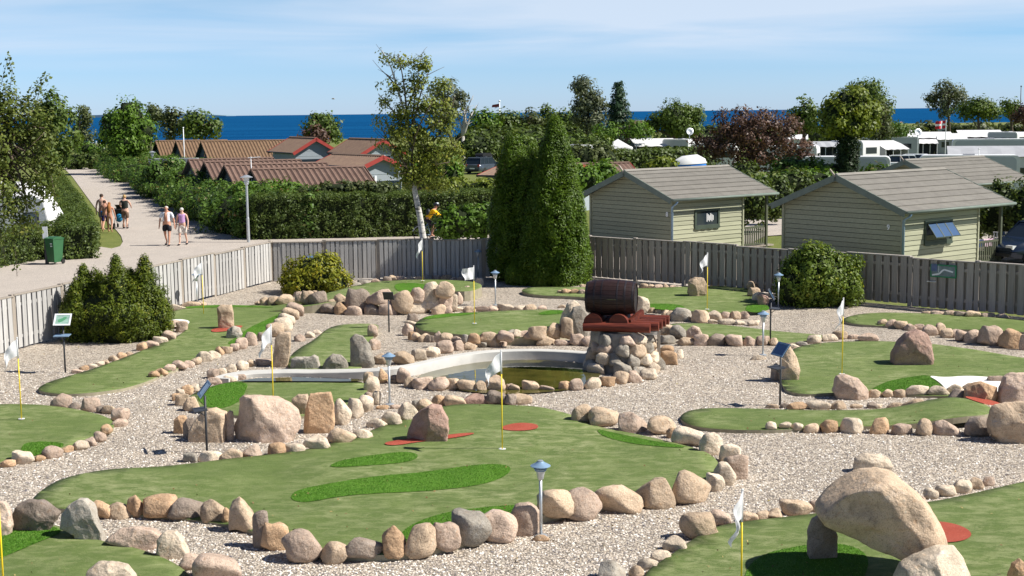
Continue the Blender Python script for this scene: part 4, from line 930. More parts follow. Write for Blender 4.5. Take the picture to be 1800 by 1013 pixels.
def golf_flag(px, py, topy, label, droop, seed, z=0.06, rz=0.0, w=.39):
    p = G(px, py, z); top = AT(px, topy, p.y).z - z
    t = thing('golf_flag', label, 'golf flag', p, rz, 'yellow poled golf flags'); sx = .010 * top / 1.6
    mb = MB(); mb.tube([(0, 0, -.05), (0, 0, top - .36)], .011, 8); mb.build('pole', M['yellow'], t, True)
    mb = MB(); mb.tube([(0, 0, top - .36), (0, 0, top + .02)], .013, 8); mb.sphere((0, 0, top + .03), .018, 8, 5); mb.build('flag_sleeve', M['flag'], t, True)
    mb = MB(); mb.lathe([(.0, .004), (.06, .004), (.062, .012), (.045, .014), (.04, .010), (0, .010)], 18); mb.build('cup_rim', M['white'], t)
    link('flag_cloth', flag_mesh(droop, seed, w), t, None, (0, 0, top))
    return t
for a in [(38, 737, 597, 'drooping golf flag on the green at the left edge', .85, 1, .06, .1), (358, 553, 462, 'golf flag at the back of the long left green near the fence', .8, 2, .06, 0),
          (481, 722, 574, 'drooping golf flag behind the largest pink boulder', .9, 3, .05, .1), (743, 494, 422, 'drooping golf flag on the raised back left green in front of the birch', 1.0, 4, .34, .2),
          (834, 569, 470, 'golf flag stretched out square on the centre green', .08, 5, .2, .2), (883, 790, 620, 'golf flag on the largest green, seen against the pond', .75, 6, .07, -.1),
          (1243, 544, 447, 'golf flag beside the upright tan stone near the brown fence', .75, 7, .15, .1), (1480, 658, 527, 'golf flag near the round bush on the right green', .95, 8, .1, .3),
          (1303, 1030, 866, 'golf flag cut by the bottom edge left of the boulder arch', .95, 9, .06, .4)]:
    golf_flag(*a[:7], a[7] + R(35), *a[8:])
p = G(8, 1060, .06); t = thing('golf_flag', 'yellow pole standing in the bottom left corner of the picture', 'golf flag', p, 0, 'yellow poled golf flags')
mb = MB(); mb.tube([(0, 0, -.05), (0, 0, 1.25)], .011, 8); mb.build('pole', M['yellow'], t, True); mb = MB(); mb.tube([(0, 0, 1.25), (0, 0, 1.64)], .013, 8); mb.build('flag_sleeve', M['flag'], t, True)
link('flag_cloth', flag_mesh(1.1, 3), t, None, (0, 0, 1.62))

# ------------------------------------------------------------------ path lanterns
def lantern(label):
    t = thing('path_lantern', label, 'lantern', (0, 0, 0), 0, 'path lanterns on the golf court')
    mb = MB(); mb.lathe([(.085, 0), (.088, .02), (.06, .03), (.03, .035)], 20); mb.build('foot_plate', M['steel'], t, 'auto')
    mb = MB(); mb.tube([(0, 0, .02), (0, 0, .80)], .021, 12); mb.build('pole', M['steel'], t, True)
    mb = MB(); mb.lathe([(.022, .78), (.04, .80), (.052, .86), (.06, .90), (.0, .90)], 16); mb.build('socket', M['steel'], t, 'auto')
    mb = MB(); mb.lathe([(.05, .885), (.062, .90), (.072, .95), (.07, .96), (0, .96)], 16); mb.build('lamp_glass', M['lamp_glass'], t, 'auto')
    for i, (r, z) in enumerate(((.078, .915), (.09, .94), (.10, .965))):
        mb = MB(); mb.lathe([(r * .6, z + .012), (r, z), (r, z + .005), (r * .6, z + .018)], 20); mb.build('louvre_ring', M['blue_steel'], t, 'auto')
    mb = MB(); mb.lathe([(.0, 1.045), (.045, 1.04), (.06, 1.025), (.135, .985), (.137, .978), (.09, .98), (0, .985)], 24); mb.build('cap', M['blue_steel'], t, 'auto')
    mb = MB(); mb.lathe([(.035, 1.035), (.038, 1.055), (.02, 1.06), (0, 1.062)], 12); mb.build('finial', M['steel'], t, 'auto')
    return t
l0 = lantern('path lantern in the foreground in front of the largest green'); l0.location = G(951, 943, .0)
FLATS = []
for px, py, lb in [(685, 712, 'path lantern between the channel green and the pond'), (871, 537, 'path lantern behind the centre green, right of the square flag'), (841, 492, 'path lantern close to the back fence beside the tall thuja'),
                   (1341, 625, 'path lantern right of the barrel, standing in gravel'), (1368, 543, 'path lantern in front of the round bush on the right'), (347, 540, 'path lantern against the left fence beside a flag')]:
    dup(l0, G(px, py, 0), 0, lb)
big(951, 952, 26, 11, 'o', 'flat orange brown stone under the foreground lantern', 60, sub=3, name='stone', cat='stone')
big(672, 720, 20, 7, 'o', 'flat orange brown stone left of the lantern foot by the channel', 61, sub=3, name='stone', cat='stone')
big(696, 719, 18, 7, 'p', 'flat pinkish stone right of the lantern foot by the channel', 62, sub=3, name='stone', cat='stone')
big(1333, 633, 24, 7, 'w', 'flat cream stone at the foot of the lantern right of the barrel', 63, sub=3, name='stone', cat='stone')

# ------------------------------------------------------------------ hole signs
def map_face(mb_p, w, h, parent, M_):
    """printed hole plan: a light green winding shape with a dark outline on a pale sheet"""
    pass
M['map_sheet'] = basic('pale_green_print', (.30, .45, .38), .35, .25, 14, .02)
M['map_green'] = basic('green_print', (.10, .30, .16), .4, .1, 9, .02)
M['white_frame'] = basic('white_frame', (.78, .80, .82), .4, .04, 5)
def sign(px, py, label, face, tilt, H=1.12, z=0.0, frame='white_frame', shelf=True, w=.38, h=.30):
    p = G(px, py, z)
    t = thing('hole_sign', label, 'sign', p, face, 'hole signs on dark posts')
    mb = MB(); mb.tube([(0, 0, -.05), (0, 0, H - .13)], .020, 10); mb.build('post', M['dark_metal'], t, True)
    c = Vector((0, 0, H - .02)); ay = Vector((0, -math.sin(tilt), math.cos(tilt))); n_ = Vector((0, -math.cos(tilt), -math.sin(tilt))) * -1
    n_ = Vector((0, -math.cos(tilt), -math.sin(tilt))); n_ = Vector((0, -math.cos(tilt), math.sin(tilt))); ay = Vector((0, math.sin(tilt), math.cos(tilt)))
    mb = MB(); mb.obox(c, Vector((w / 2, 0, 0)), ay * h / 2, n_ * .008); bp = mb.build('back_plate', M['dark_metal'], t)
    mb = MB()
    for s_ in (-1, 1):
        mb.obox(c + n_ * .012 + Vector((s_ * (w / 2 - .018), 0, 0)), Vector((.018, 0, 0)), ay * h / 2, n_ * .006)
        mb.obox(c + n_ * .0115 + ay * s_ * (h / 2 - .018), Vector((w / 2 - .037, 0, 0)), ay * .018, n_ * .006)
    mb.build('frame', M[frame], t)
    mb = MB(); mb.obox(c + n_ * .0095, Vector((w / 2 - .037, 0, 0)), ay * (h / 2 - .037), n_ * .001); pn = mb.build('printed_plan', M['map_sheet' if frame == 'white_frame' else 'glass_blue'], t)
    if frame == 'white_frame':
        mb = MB(); pts = [(-.09, -.06), (-.05, -.075), (.0, -.05), (.05, -.01), (.09, .03), (.085, .07), (.04, .075), (.0, .04), (-.05, .02), (-.1, .0)]
        mb.prism([c + n_ * .0108 + Vector((a, 0, 0)) + ay * b for a, b in pts], n_ * .0008); mb.build('hole_plan', M['map_green'], pn)
    if shelf:
        mb = MB(); mb.obox((0, -.09, H - .36), Vector((.17, 0, 0)), Vector((0, .11, .01)), Vector((0, 0, .008))); mb.build('score_shelf', M['dark_metal'] if frame != 'white_frame' else M['blue_steel'], t)
        mb = MB(); mb.beam((0, -.02, H - .47), (0, -.14, H - .375), .02, .012); mb.build('bracket', M['dark_metal'], t)
    return t
sign(115, 655, 'hole sign with white frame and green plan, left of the clipped yew', .0, R(38), H=1.22)
sign(364, 796, 'hole sign with blue reflecting panel in front of the tan boulders', R(-70), R(38), H=1.12, frame='blue_steel')
sign(684, 584, 'hole sign seen from behind, dark panel before the boulder wall', R(170), R(30), H=.98, shelf=False, frame='dark_metal', w=.28, h=.24)
sign(1371, 713, 'hole sign with blue reflecting panel beside the standing stone on the right', R(-66), R(38), H=1.12, frame='blue_steel')
sign(1354, 603, 'hole sign seen edge on, dark panel between two lanterns', R(75), R(30), H=1.22, frame='dark_metal')
sign(549, 513, 'hole sign half hidden by the round yellow bush', R(60), R(38), H=1.1, frame='dark_metal')

# course map on the brown fence
def mapboard():
    fx = lambda px: FR + (FE - FR) * 0
    a = G(1636, 545, 0); b = G(1681, 548, 0); dirf = (FE - FR).normalized()
    def on(px, py):
        d = ray(px, py); nrm = Vector((-dirf.y, dirf.x, 0)); o_ = FR + Vector((dirf.y, -dirf.x, 0)) * .075
        t_ = (o_ - EYE).dot(nrm) / d.dot(nrm); return EYE + d * t_
    c0, c1 = on(1636, 464), on(1681, 490); out = Vector((dirf.y, -dirf.x, 0))
    w = (c1 - c0).dot(dirf); h = c0.z - c1.z; c = (c0 + c1) / 2; c.z = (c0.z + c1.z) / 2
    t = thing('course_map_board', 'green bordered course map board hung on the brown fence', 'sign', (c.x, c.y, 0), world=True)
    mb = MB(); mb.obox(c, dirf * w / 2, Vector((0, 0, h / 2)), out * .012); mb.build('board', basic('board_green', (.03, .22, .10), .4, .1), t)
    mb = MB(); mb.obox(c + out * .014, dirf * (w / 2 - .04), Vector((0, 0, h / 2 - .04)), out * .002); mb.build('map_print', basic('map_print', (.16, .21, .22), .4, .45, 5), t)
    mb = MB(); q = lambda u_, v_: c + out * .0175 + dirf * (u_ * w / 2) + Vector((0, 0, v_ * h / 2))
    P_ = [(-.85, -.7), (-.3, -.45), (-.05, .1), (.1, .25), (.75, -.05)]
    for (a1, b1), (a2, b2) in zip(P_[:-1], P_[1:]): mb.beam(q(a1, b1), q(a2, b2), .045, .003, out)
    mb.beam(q(-.35, .85), q(-.35, -.3), .012, .003, out); mb.build('map_path', M['white_frame'], t)
    mb = MB(); mb.obox(q(-.7, .45), dirf * .09, Vector((0, 0, .10)), out * .0015); mb.build('map_inset', basic('map_inset', (.10, .14, .26), .4, .2, 9), t)
    mb = MB(); mb.obox(c + Vector((0, 0, -h / 2 - .14)) - dirf * .35, dirf * .13, Vector((0, 0, .008)), out * .04); mb.build('pencil_shelf', M['steel'], t)
mapboard()

# ------------------------------------------------------------------ barrel stand
bc = G(1098, 657, 0) + Vector((0, .62, 0))
st = thing('stone_plinth', 'round dry stone plinth built of mixed fieldstones under the barrel', 'plinth', bc)
mb = MB(); mb.lathe([(.72, -.05), (.62, .35), (.56, .80), (.54, .86), (0, .86)], 24); mb.build('mortar_core', M['mortar'], st)
for tier, (zb, r, n, hh) in enumerate(((-.06, .82, 11, .30), (.20, .71, 12, .26), (.42, .655, 11, .26), (.63, .60, 10, .25))):
    for k in range(n):
        a = 2 * math.pi * (k + .5 * (tier % 2) + random.uniform(-.16, .16)) / n
        c_ = random.choice('ttpggwgwt'); w = 2 * math.pi * r / n * random.uniform(.82, 1.05); h2 = hh * random.uniform(.82, 1.12)
        o = link('plinth_stone', rock_var(random.randrange(36), c_), st, None, (math.cos(a) * r * .93, math.sin(a) * r * .93, zb + random.uniform(-.03, .03)))
        o.rotation_euler = (random.uniform(-.2, .2), random.uniform(-.3, .3), a + math.pi / 2); o.scale = (w * random.uniform(.9, 1.15), .34, h2 * 1.06 / .86)
mb = MB(); mb.obox((.30, .1, .83), Vector((.45, 0, 0)), Vector((0, .4, 0)), Vector((0, 0, .03))); mb.build('top_slab', M['concrete'], st)
# post propping the deck on the right
pp = G(1158, 648, 0); t = thing('prop_board', 'narrow weathered board propping the right end of the red log deck', 'board', pp)
mb = MB(); mb.box((-.03, -.05, -.03), (.03, .05, .86)); mb.build('board', M['post'], t)
# deck of red logs
dk = AT(1092, 576, bc.y - .45); dz = dk.z
deck = thing('log_deck', 'deck of red stained round logs lying on the stone plinth', 'log deck', (bc.x, bc.y, dz), R(-13))
for i in range(5):
    mb = MB(); y = -.46 + i * .235; x0, x1 = -.80 + .0 * i, .68 + .11 * (i > 0) + .05 * i
    mb.tube([(x0, y, .012 * i), (-.2, y, .015 + .012 * i), (.35, y, .005 + .012 * i), (x1, y, .012 * i)], [.100, .108, .104, .108], 14); mb.build('log', M['redlog'], deck, 'auto')
for x in (-.58, -.02):
    mb = MB(); prof = [(x - .21, .10)] + [(x - .21 * math.cos(a), .10 + .20 * math.sin(a)) for a in [math.pi * k / 10 for k in range(1, 10)]] + [(x + .21, .10)]
    mb.prism([(a, -.50, b) for a, b in prof], (0, .95, 0)); mb.build('cradle_log', M['redlog'], deck, 'auto')
mb = MB(); mb.beam((.20, -.30, .10), (.42, .20, .26), .09, .12); mb.build('wedge_block', M['redlog'], deck)
# barrel
bcen = AT(1075, 523, bc.y)
bar = thing('barrel', 'large dark oak barrel lying on its side on the red logs', 'barrel', bcen, R(-13))
BL, r1, r2 = .55, .335, .405
prof = lambda s_: r1 + (r2 - r1) * (1 - s_ * s_)
ns = 24
for k in range(ns):
    mb = MB(); a0 = 2 * math.pi * k / ns; a1 = 2 * math.pi * (k + .94) / ns; vs = []; fs = []
    for i in range(11):
        s_ = -1 + 2 * i / 10; r = prof(s_)
        for rr in (r, r - .03):
            for a in (a0, (a0 + a1) / 2, a1): vs.append((s_ * BL, math.cos(a) * rr, math.sin(a) * rr))
    for i in range(10):
        b_ = i * 6
        for q in (0, 1): fs.append((b_ + q, b_ + q + 1, b_ + q + 7, b_ + q + 6)); fs.append((b_ + 3 + q, b_ + 9 + q, b_ + 10 + q, b_ + 4 + q))
        fs.append((b_, b_ + 6, b_ + 9, b_ + 3)); fs.append((b_ + 2, b_ + 5, b_ + 11, b_ + 8))
    fs += [(0, 3, 4, 1), (1, 4, 5, 2), (60, 61, 64, 63), (61, 62, 65, 64)]
    mb.add(vs, fs); mb.build('stave', M['barrel'], bar)
for s_, wd in ((-.93, .04), (-.62, .035), (-.32, .03), (.32, .03), (.62, .035), (.93, .04)):
    mb = MB(); r = prof(s_) + .006; mb.lathe([(r - .02, s_ * BL - wd / 2), (prof(s_ - .04) + .006, s_ * BL - wd / 2), (prof(s_ + .04) + .006, s_ * BL + wd / 2), (r - .02, s_ * BL + wd / 2)], 36, ax='x'); mb.build('hoop', M['hoop'], bar, 'auto')
for s_ in (-1, 1):
    for k in range(6):
        y0 = -.30 + k * .1; y1 = y0 + .096; zz0 = math.sqrt(max(0, .30 ** 2 - max(abs(y0), abs(y1)) ** 2)) + .02
        mb = MB(); mb.box((s_ * (BL - .05) - .01, y0, -zz0), (s_ * (BL - .05) + .01, y1, zz0)); mb.build('head_board', M['barrel'], bar)
# ------------------------------------------------------------------ vegetation
def core_mesh(c, r, sub=3, seed=0, amp=.18):
    V, F = ICO[sub]; fr = 1 + amp * (np.sin(V[:, 0] * 5 + seed) * np.sin(V[:, 1] * 4 + seed) + .5 * np.sin(V[:, 2] * 9 + seed)); V = V * fr[:, None] * np.asarray(r) + np.asarray(c)
    return V, F
def limb(mb, p0, p1, r0_, r1_, bend=.1, n=5, sides=7):
    p0, p1 = Vector(p0), Vector(p1); L_ = (p1 - p0).length; pts = []
    off = Vector((random.uniform(-1, 1), random.uniform(-1, 1), random.uniform(-.3, .3))) * bend * L_
    for i in range(n + 1):
        s_ = i / n; pts.append(p0.lerp(p1, s_) + off * math.sin(s_ * math.pi))
    mb.tube(pts, [r0_ + (r1_ - r0_) * i / n for i in range(n + 1)], sides); return pts
def tree(name, label, cat, base, blobs, mat, tr=.25, leaf=.14, tuft=.45, k=26, dens=1.0, trunk_mat='bark', tops=None, gaps=.35, group=None, core=.0, up=.25, limbs=True, trunk=None, odd=None, asp=.6):
    """base: world point; blobs: (centre, radii) world ellipsoids of the crown"""
    t = thing(name, label, cat, base, world=True, group=group)
    mb = MB(); b = Vector(base)
    main = max(blobs, key=lambda q: q[1][0] * q[1][2]); mc = Vector(main[0])
    if trunk: pts = [Vector(p) for p in trunk]
    else: pts = [b + Vector((0, 0, -.1)), b.lerp(Vector((mc.x, mc.y, b.z)), .3) + Vector((0, 0, (mc.z - b.z) * .35)), mc, Vector((mc.x, mc.y, mc.z + main[1][2] * .6))]
    n = len(pts); mb.tube(pts, [tr * (1 - .8 * i / (n - 1)) for i in range(n)], 9)
    if limbs:
        for c, r in blobs:
            c = Vector(c)
            for i in range(5):
                s_ = random.uniform(.35, .95) * (n - 1); j = min(int(s_), n - 2); p0 = pts[j].lerp(pts[j + 1], s_ - j)
                e = c + Vector((random.uniform(-.75, .75) * r[0], random.uniform(-.75, .75) * r[1], random.uniform(-.3, .8) * r[2]))
                limb(mb, p0, e, tr * .32, tr * .06, .12)
    mb.build('trunk', M[trunk_mat], t, True)
    parts = []
    for i, (c, r) in enumerate(blobs):
        area = 4 * math.pi * ((r[0] * r[2]) + (r[0] * r[1]) + (r[1] * r[2])) / 3
        nt = int(max(12, dens * area / (tuft * tuft * 1.5)))
        C_, d = blob_pts(c, r, nt, .5, gaps, i * 1.7 + len(label) + c[0])
        parts.append(tufts(C_, d, k, tuft, leaf, asp, up))
    V, F, rr = join(parts); V = V - np.array(base)
    link('crown', fast_mesh('crown', V, F, LM[mat], rr), t)
    if odd:
        parts = []
        for c, r, m2 in odd:
            area = 4 * math.pi * r[0] * r[2]; C_, d = blob_pts(c, r, int(area / (tuft * tuft * 1.5)), .7, .2, 3); V, F, rr = tufts(C_, d, k, tuft, leaf, asp, up)
            link('dry_crown', fast_mesh('dry_crown', V - np.array(base), F, LM[m2], rr), t)
    if core:
        Vs = []; Fs = []; o = 0
        for i, (c, r) in enumerate(blobs):
            V, F = core_mesh(c, np.array(r) * core, 2, i); link('dark_core', fast_mesh('dark_core', V - np.array(base), F, M['core'], None, True), t)
    return t
def pxblob(px, py, rx, ry, Y, dy=1.0):
    c = AT(px, py, Y); k = MPP(c); return (tuple(c), (rx * k, rx * k * dy, ry * k))
def ptree(name, label, cat, blobs, Y, mat, group=None, base_px=None, z=-.05, **kw):
    bl = [pxblob(*b, Y + (i * .37 % 1 - .5) * MPP((0, Y, 0)) * b[2] * .4) for i, b in enumerate(blobs)]
    bx = AT(base_px if base_px else blobs[0][0], 400, Y); base = (bx.x, Y, z)
    return tree(name, label, cat, base, bl, mat, group=group, **kw)

def hedge(name, label, path, w, h, mat, leaf=.05, k=22, tuft=.16, dens=1.0, lump=.08, cat='hedge', group=None, top_open=False, round_top=.0, base_z=-.05, sides=True):
    """path: ground points along the middle line"""
    P = [Vector((p[0], p[1], 0)) for p in path]; t = thing(name, label, cat, (P[0].x, P[0].y, base_z), world=True, group=group)
    off = np.array((P[0].x, P[0].y, base_z)); C = []; O = []; mb = MB()
    for a, b in zip(P[:-1], P[1:]):
        d = b - a; L_ = d.length; u = d / L_; s_ = Vector((-u.y, u.x, 0)); hw = w / 2
        e = .12 + lump
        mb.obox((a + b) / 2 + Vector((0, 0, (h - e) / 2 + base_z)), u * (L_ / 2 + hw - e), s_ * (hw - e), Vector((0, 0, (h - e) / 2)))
        def put(n, fn, nr):
            x = rng.uniform(-hw * .9, L_ + hw * .9, n); y, z = fn(n)
            q = np.stack([a.x + u.x * x + s_.x * y, a.y + u.y * x + s_.y * y, z + base_z], 1)
            lu = np.array([noise.noise((p[0] * .9, p[1] * .9, p[2] * .9)) for p in q]) * lump * 2
            nn = np.asarray(nr, float)[None] + rng.normal(0, .05, (n, 3)); q = q + nn * (lu[:, None] - tuft * .5); C.append(q); O.append(unit(nn))
        ar = (L_ + w) * h; den = dens / (tuft * tuft * 1.3)
        for sg in (-1, 1):
            if not sides and sg == 1: continue
            nr = (s_.x * sg, s_.y * sg, .15); facing = (Vector(nr[:2] + (0,)).dot(-(a + b) / 2) > 0)
            put(int(ar * den * (1 if facing else .45)), lambda n: (np.full(n, hw * sg) * (1 - round_top * 0), rng.uniform(0, h, n)), nr)
        put(int((L_ + w) * w * den * .9), lambda n: (rng.uniform(-hw, hw, n), np.full(n, h)), (0, 0, 1))
        for sg, pt in ((-1, -hw), (1, L_ + hw)):
            n = int(w * h * den); x = np.full(n, pt); y = rng.uniform(-hw, hw, n); z = rng.uniform(0, h, n)
            q = np.stack([a.x + u.x * x + s_.x * y, a.y + u.y * x + s_.y * y, z + base_z], 1); C.append(q - np.array([u.x, u.y, 0]) * sg * tuft * .5); O.append(np.tile(np.array([u.x * sg, u.y * sg, .1]), (n, 1)))
    mb.build('dark_core', M['core'], t)
    C = np.concatenate(C); O = np.concatenate(O); V, F, rr = tufts(C, O, k, tuft, leaf, .6, .3)
    link('foliage', fast_mesh('foliage', V - off, F, LM[mat], rr), t); return t
def bush(name, label, blobs, mat, leaf=.06, tuft=.2, k=24, dens=1.0, cat='bush', group=None, core=.82, gaps=0.0, up=.3, base=None, asp=.6, stretch=(1, 1, 1)):
    base = base or (blobs[0][0][0], blobs[0][0][1], -.03); t = thing(name, label, cat, base, world=True, group=group)
    parts = []; Vs = []; Fs = []; o = 0
    for i, (c, r) in enumerate(blobs):
        area = 4 * math.pi * ((r[0] * r[2]) + (r[0] * r[1]) + (r[1] * r[2])) / 3; nt = int(dens * area / (tuft * tuft * 1.2)) + 6
        C_, d = blob_pts(c, r, nt, .84, gaps, i * 1.3 + c[0]); m_ = C_[:, 2] > .02; C_ = C_[m_]; d = d[m_]
        parts.append(tufts(C_, d, k, tuft, leaf, asp, up, stretch))
        V, F = core_mesh(c, np.array(r) * core, 3, i, .06); V[:, 2] = np.maximum(V[:, 2], -.05); link('dark_core', fast_mesh('dark_core', V - np.array(base), F, M['core'], None, True), t)
    V, F, rr = join(parts); link('foliage', fast_mesh('foliage', V - np.array(base), F, LM[mat], rr), t)
    return t
def gb(px, py, rx, ry, Y, dy=1.0): return pxblob(px, py, rx, ry, Y, dy)
def tall(axis, H, prof, mat, label, name, leaf, tuft, k, n, cat='tree', seed=0, tips=(), core=.8, lobe=0, stretch=(1, 1, 1.6), group=None):
    """dense conifer: surface of revolution with lumps; prof(s) radius at height fraction s"""
    t = thing(name, label, cat, axis, world=False, group=group); ax = np.array([0, 0, 0.0])
    s_ = rng.uniform(0, 1, n * 3) ** .85; r = np.array([prof(x) for x in s_]); keep = rng.uniform(0, r.max(), n * 3) < r + .1; s_ = s_[keep][:n]; r = r[keep][:n]
    a = rng.uniform(0, 2 * math.pi, len(s_))
    C_ = np.stack([np.cos(a) * r, np.sin(a) * r, s_ * H], 1); d = np.stack([np.cos(a), np.sin(a), np.full(len(a), .35)], 1)
    if lobe:                                                     # upright plumes: each bulges out and turns its leaves round itself
        nl = max(8, int(2 * math.pi * r.mean() * H / (lobe * lobe * 2.6))); sl_ = rng.uniform(0.02, 1, nl) ** .9; al = rng.uniform(0, 2 * math.pi, nl); rl = np.array([prof(x) for x in sl_])
        LC = np.stack([np.cos(al) * rl, np.sin(al) * rl, sl_ * H], 1); df = (C_[:, None] - LC[None]) * np.array([1, 1, .5]); ds = np.linalg.norm(df, axis=2); j = ds.argmin(1); dm = ds[np.arange(len(j)), j] / lobe
        bulge = np.sqrt(np.clip(1 - dm ** 2, 0, 1)); outn = unit(np.stack([C_[:, 0], C_[:, 1], np.zeros(len(C_))], 1)); C_ = C_ + outn * ((bulge - .45) * lobe * .55)[:, None]
        d = unit(d) * .75 + unit(df[np.arange(len(j)), j] + 1e-6) * np.clip(dm, 0, 1)[:, None] * 1.1
    C_ = C_ * np.stack([1 + rng.uniform(-.05, .03, len(C_))] * 2 + [np.ones(len(C_))], 1)
    V, F, q = tufts(C_, unit(d), k, tuft, leaf, .42, .5, stretch); link('foliage', fast_mesh('foliage', V, F, LM[mat], q), t)
    mb = MB(); mb.lathe([(max(.02, prof(x) * core), x * H * .97 + .02) for x in [i / 16 for i in range(17)]], 20); mb.build('dark_core', M['core'], t, True)
    mb = MB(); mb.tube([(0, 0, -.1), (0, 0, H * .8)], [.12, .03], 8); mb.build('trunk', M['bark'], t, True)
    return t

# -- birch behind the back fence
BY = 48.5
bp = lambda x, y, dY=0: tuple(AT(x, y, BY + dY))
root = G(744, 488, -.05); 
tr_pts = [AT(745, 482, BY), AT(744, 420, BY), AT(738, 380, BY), AT(729, 335, BY), AT(723, 290, BY), AT(721, 245, BY), AT(712, 200, BY), AT(700, 160, BY), AT(688, 120, BY), AT(671, 88, BY)]
bt = thing('birch_tree', 'slender birch with white leaning trunk behind the back fence', 'birch', tuple(tr_pts[0]), world=True)
mb = MB(); nn_ = len(tr_pts); mb.tube(tr_pts, [.155, .125, .11, .095, .08, .065, .05, .038, .025, .012], 10)
mb.build('trunk', M['birch'], bt, True)
mb = MB(); tips = []
brs = [((721, 250), (760, 110)), ((722, 262), (740, 100)), ((716, 215), (700, 95)), ((722, 290), (800, 170)), ((724, 300), (670, 225)), ((723, 285), (812, 240)), ((722, 250), (665, 165)), ((712, 200), (742, 130)), ((700, 160), (672, 125)), ((727, 320), (700, 270)), ((727, 325), (790, 285)), ((724, 300), (760, 180)), ((726, 315), (680, 262)), ((729, 335), (770, 318)), ((721, 245), (785, 205)), ((728, 330), (705, 300))]
for a, b in brs:
    pts = limb(mb, AT(*a, BY), AT(*b, BY + random.uniform(-1, 1)), .045, .012, .10, 6, 6); tips += pts[2:]
    for _ in range(4):
        p0 = pts[random.randrange(2, 7)]; e = p0 + Vector((random.uniform(-.6, .6), random.uniform(-.6, .6), random.uniform(-.2, .55))); limb(mb, p0, e, .015, .005, .1, 3, 4); tips.append(e)
for a, b in (((688, 120), (661, 78)), ((692, 140), (664, 122)), ((700, 160), (694, 90)), ((700, 110), (698, 96))): limb(mb, AT(*a, BY), AT(*b, BY), .014, .004, .08, 3, 4)
mb.build('branches', M['bark'], bt, True)
C_ = []
for (x, y, rx, ry, n) in [(700, 108, 24, 14, 34), (742, 118, 24, 18, 60), (728, 150, 34, 20, 80), (772, 150, 20, 18, 40), (690, 150, 24, 20, 34), (676, 178, 16, 14, 20), (705, 200, 36, 26, 90), (750, 190, 40, 30, 130), (690, 232, 26, 22, 60), (735, 235, 48, 30, 170), (785, 225, 30, 30, 80), (700, 268, 32, 22, 70), (750, 270, 50, 26, 150), (795, 265, 22, 24, 46), (745, 305, 46, 22, 120), (715, 300, 30, 20, 54), (770, 325, 36, 14, 60), (722, 322, 28, 12, 40), (668, 252, 12, 8, 8), (672, 100, 10, 14, 10), (665, 215, 10, 18, 12)]:
    c, r = pxblob(x, y, rx, ry, BY); q, d = blob_pts(c, (r[0], r[0] * .8, r[2]), int(n * .50), .15, .45, x); C_.append(q)
C_ = np.concatenate(C_); cc = np.array(AT(738, 230, BY)); V, F, rr = tufts(C_, unit(C_ - cc), 18, .22, .050, .7, .2)
link('crown', fast_mesh('crown', V - np.array(tr_pts[0]), F, LM['birch'], rr), bt)

# -- thuja pair in front of the fence
def cone(rb, pw=.55, tip=.02, belly=.18): return lambda s_: max(tip, rb * (1 - ((max(0, s_ - belly)) / (1 - belly)) ** (1 / pw)) if s_ > belly else rb * (.88 + .12 * s_ / belly))
pa = G(905, 493, 0); pb = G(978, 500, 0)
tall((pa.x, pa.y, 0), AT(907, 234, pa.y).z, cone(.80, .46), 'thuja', 'left and lower of the two dark thujas before the back fence', 'thuja', .040, .13, 22, 2000, seed=1, core=.72, lobe=.34)
tall((pb.x, pb.y, 0), AT(967, 209, pb.y).z, cone(.90, .50), 'thuja', 'taller right thuja of the pair left of the barrel', 'thuja', .040, .13, 22, 3200, seed=2, core=.72, lobe=.36)
for i, (x, yt, r, dy) in enumerate(((938, 255, .72, .1), (1000, 300, .55, -.25), (950, 300, .6, -.5), (1008, 370, .5, -.2), (918, 440, .5, -.35), (990, 430, .6, -.55), (957, 445, .5, -.6))):
    p = G(x, 497, 0); tt = tall((p.x, p.y + dy, 0), AT(x, yt, p.y).z, cone(r, .5), 'thuja', ['slim thuja shoot between the two thuja spires', 'thuja shoot on the right shoulder of the taller thuja', 'thuja shoot on the front face of the taller thuja', 'low thuja shoot at the right edge of the thuja pair', 'low thuja shoot at the foot of the left thuja', 'low thuja tuft at the front foot of the taller thuja', 'lowest thuja tuft between both thuja feet'][i], 'thuja', .040, .13, 20, 900, seed=i + 5, core=.72, lobe=.26)

# -- clipped yew on the left with several tips
yb = [(150, 470, 34), (178, 486, 30), (208, 452, 36), (232, 478, 30), (258, 452, 36), (135, 500, 26), (275, 510, 26), (190, 500, 40), (235, 500, 40)]
base = G(205, 606, 0); yt = thing('yew_shrub', 'broad dark yew shrub with five pointed tips beside the left fence', 'shrub', (base.x, base.y + 1.0, 0), world=True)
o_ = np.array((base.x, base.y + 1.0, 0)); Cs = []; Ds = []; cv = []; cf = []; oc = 0
for i, (x, ty, hw) in enumerate(yb):
    Y = base.y + .9 + .35 * math.sin(i * 2.3); c0 = AT(x, 560, Y); top_ = AT(x, ty, Y).z; r_b = hw * MPP(c0) * .86
    n = 330; s_ = rng.uniform(0, 1, n) ** .8; a = rng.uniform(0, 6.283, n)
    r = r_b * (np.where(s_ < .5, 1.0, 1 - ((s_ - .5) / .5) ** 1.25 * .97)) * (1 + .15 * np.sin(a * 4 + s_ * 13 + i) + .13 * np.sin(s_ * 36 + a * 8))
    Cs.append(np.stack([c0.x + np.cos(a) * r, Y + np.sin(a) * r, s_ * top_], 1)); Ds.append(np.stack([np.cos(a), np.sin(a), np.full(n, .5)], 1))
    mb = MB(); mb.lathe([(r_b * .82 * (1 if q < .5 else 1 - ((q - .5) / .5) ** 1.2 * .97), q * top_ * .95) for q in [k / 10 for k in range(11)]], 16, c=(c0.x, Y, 0)); mb.build('dark_core', M['core'], yt, True)
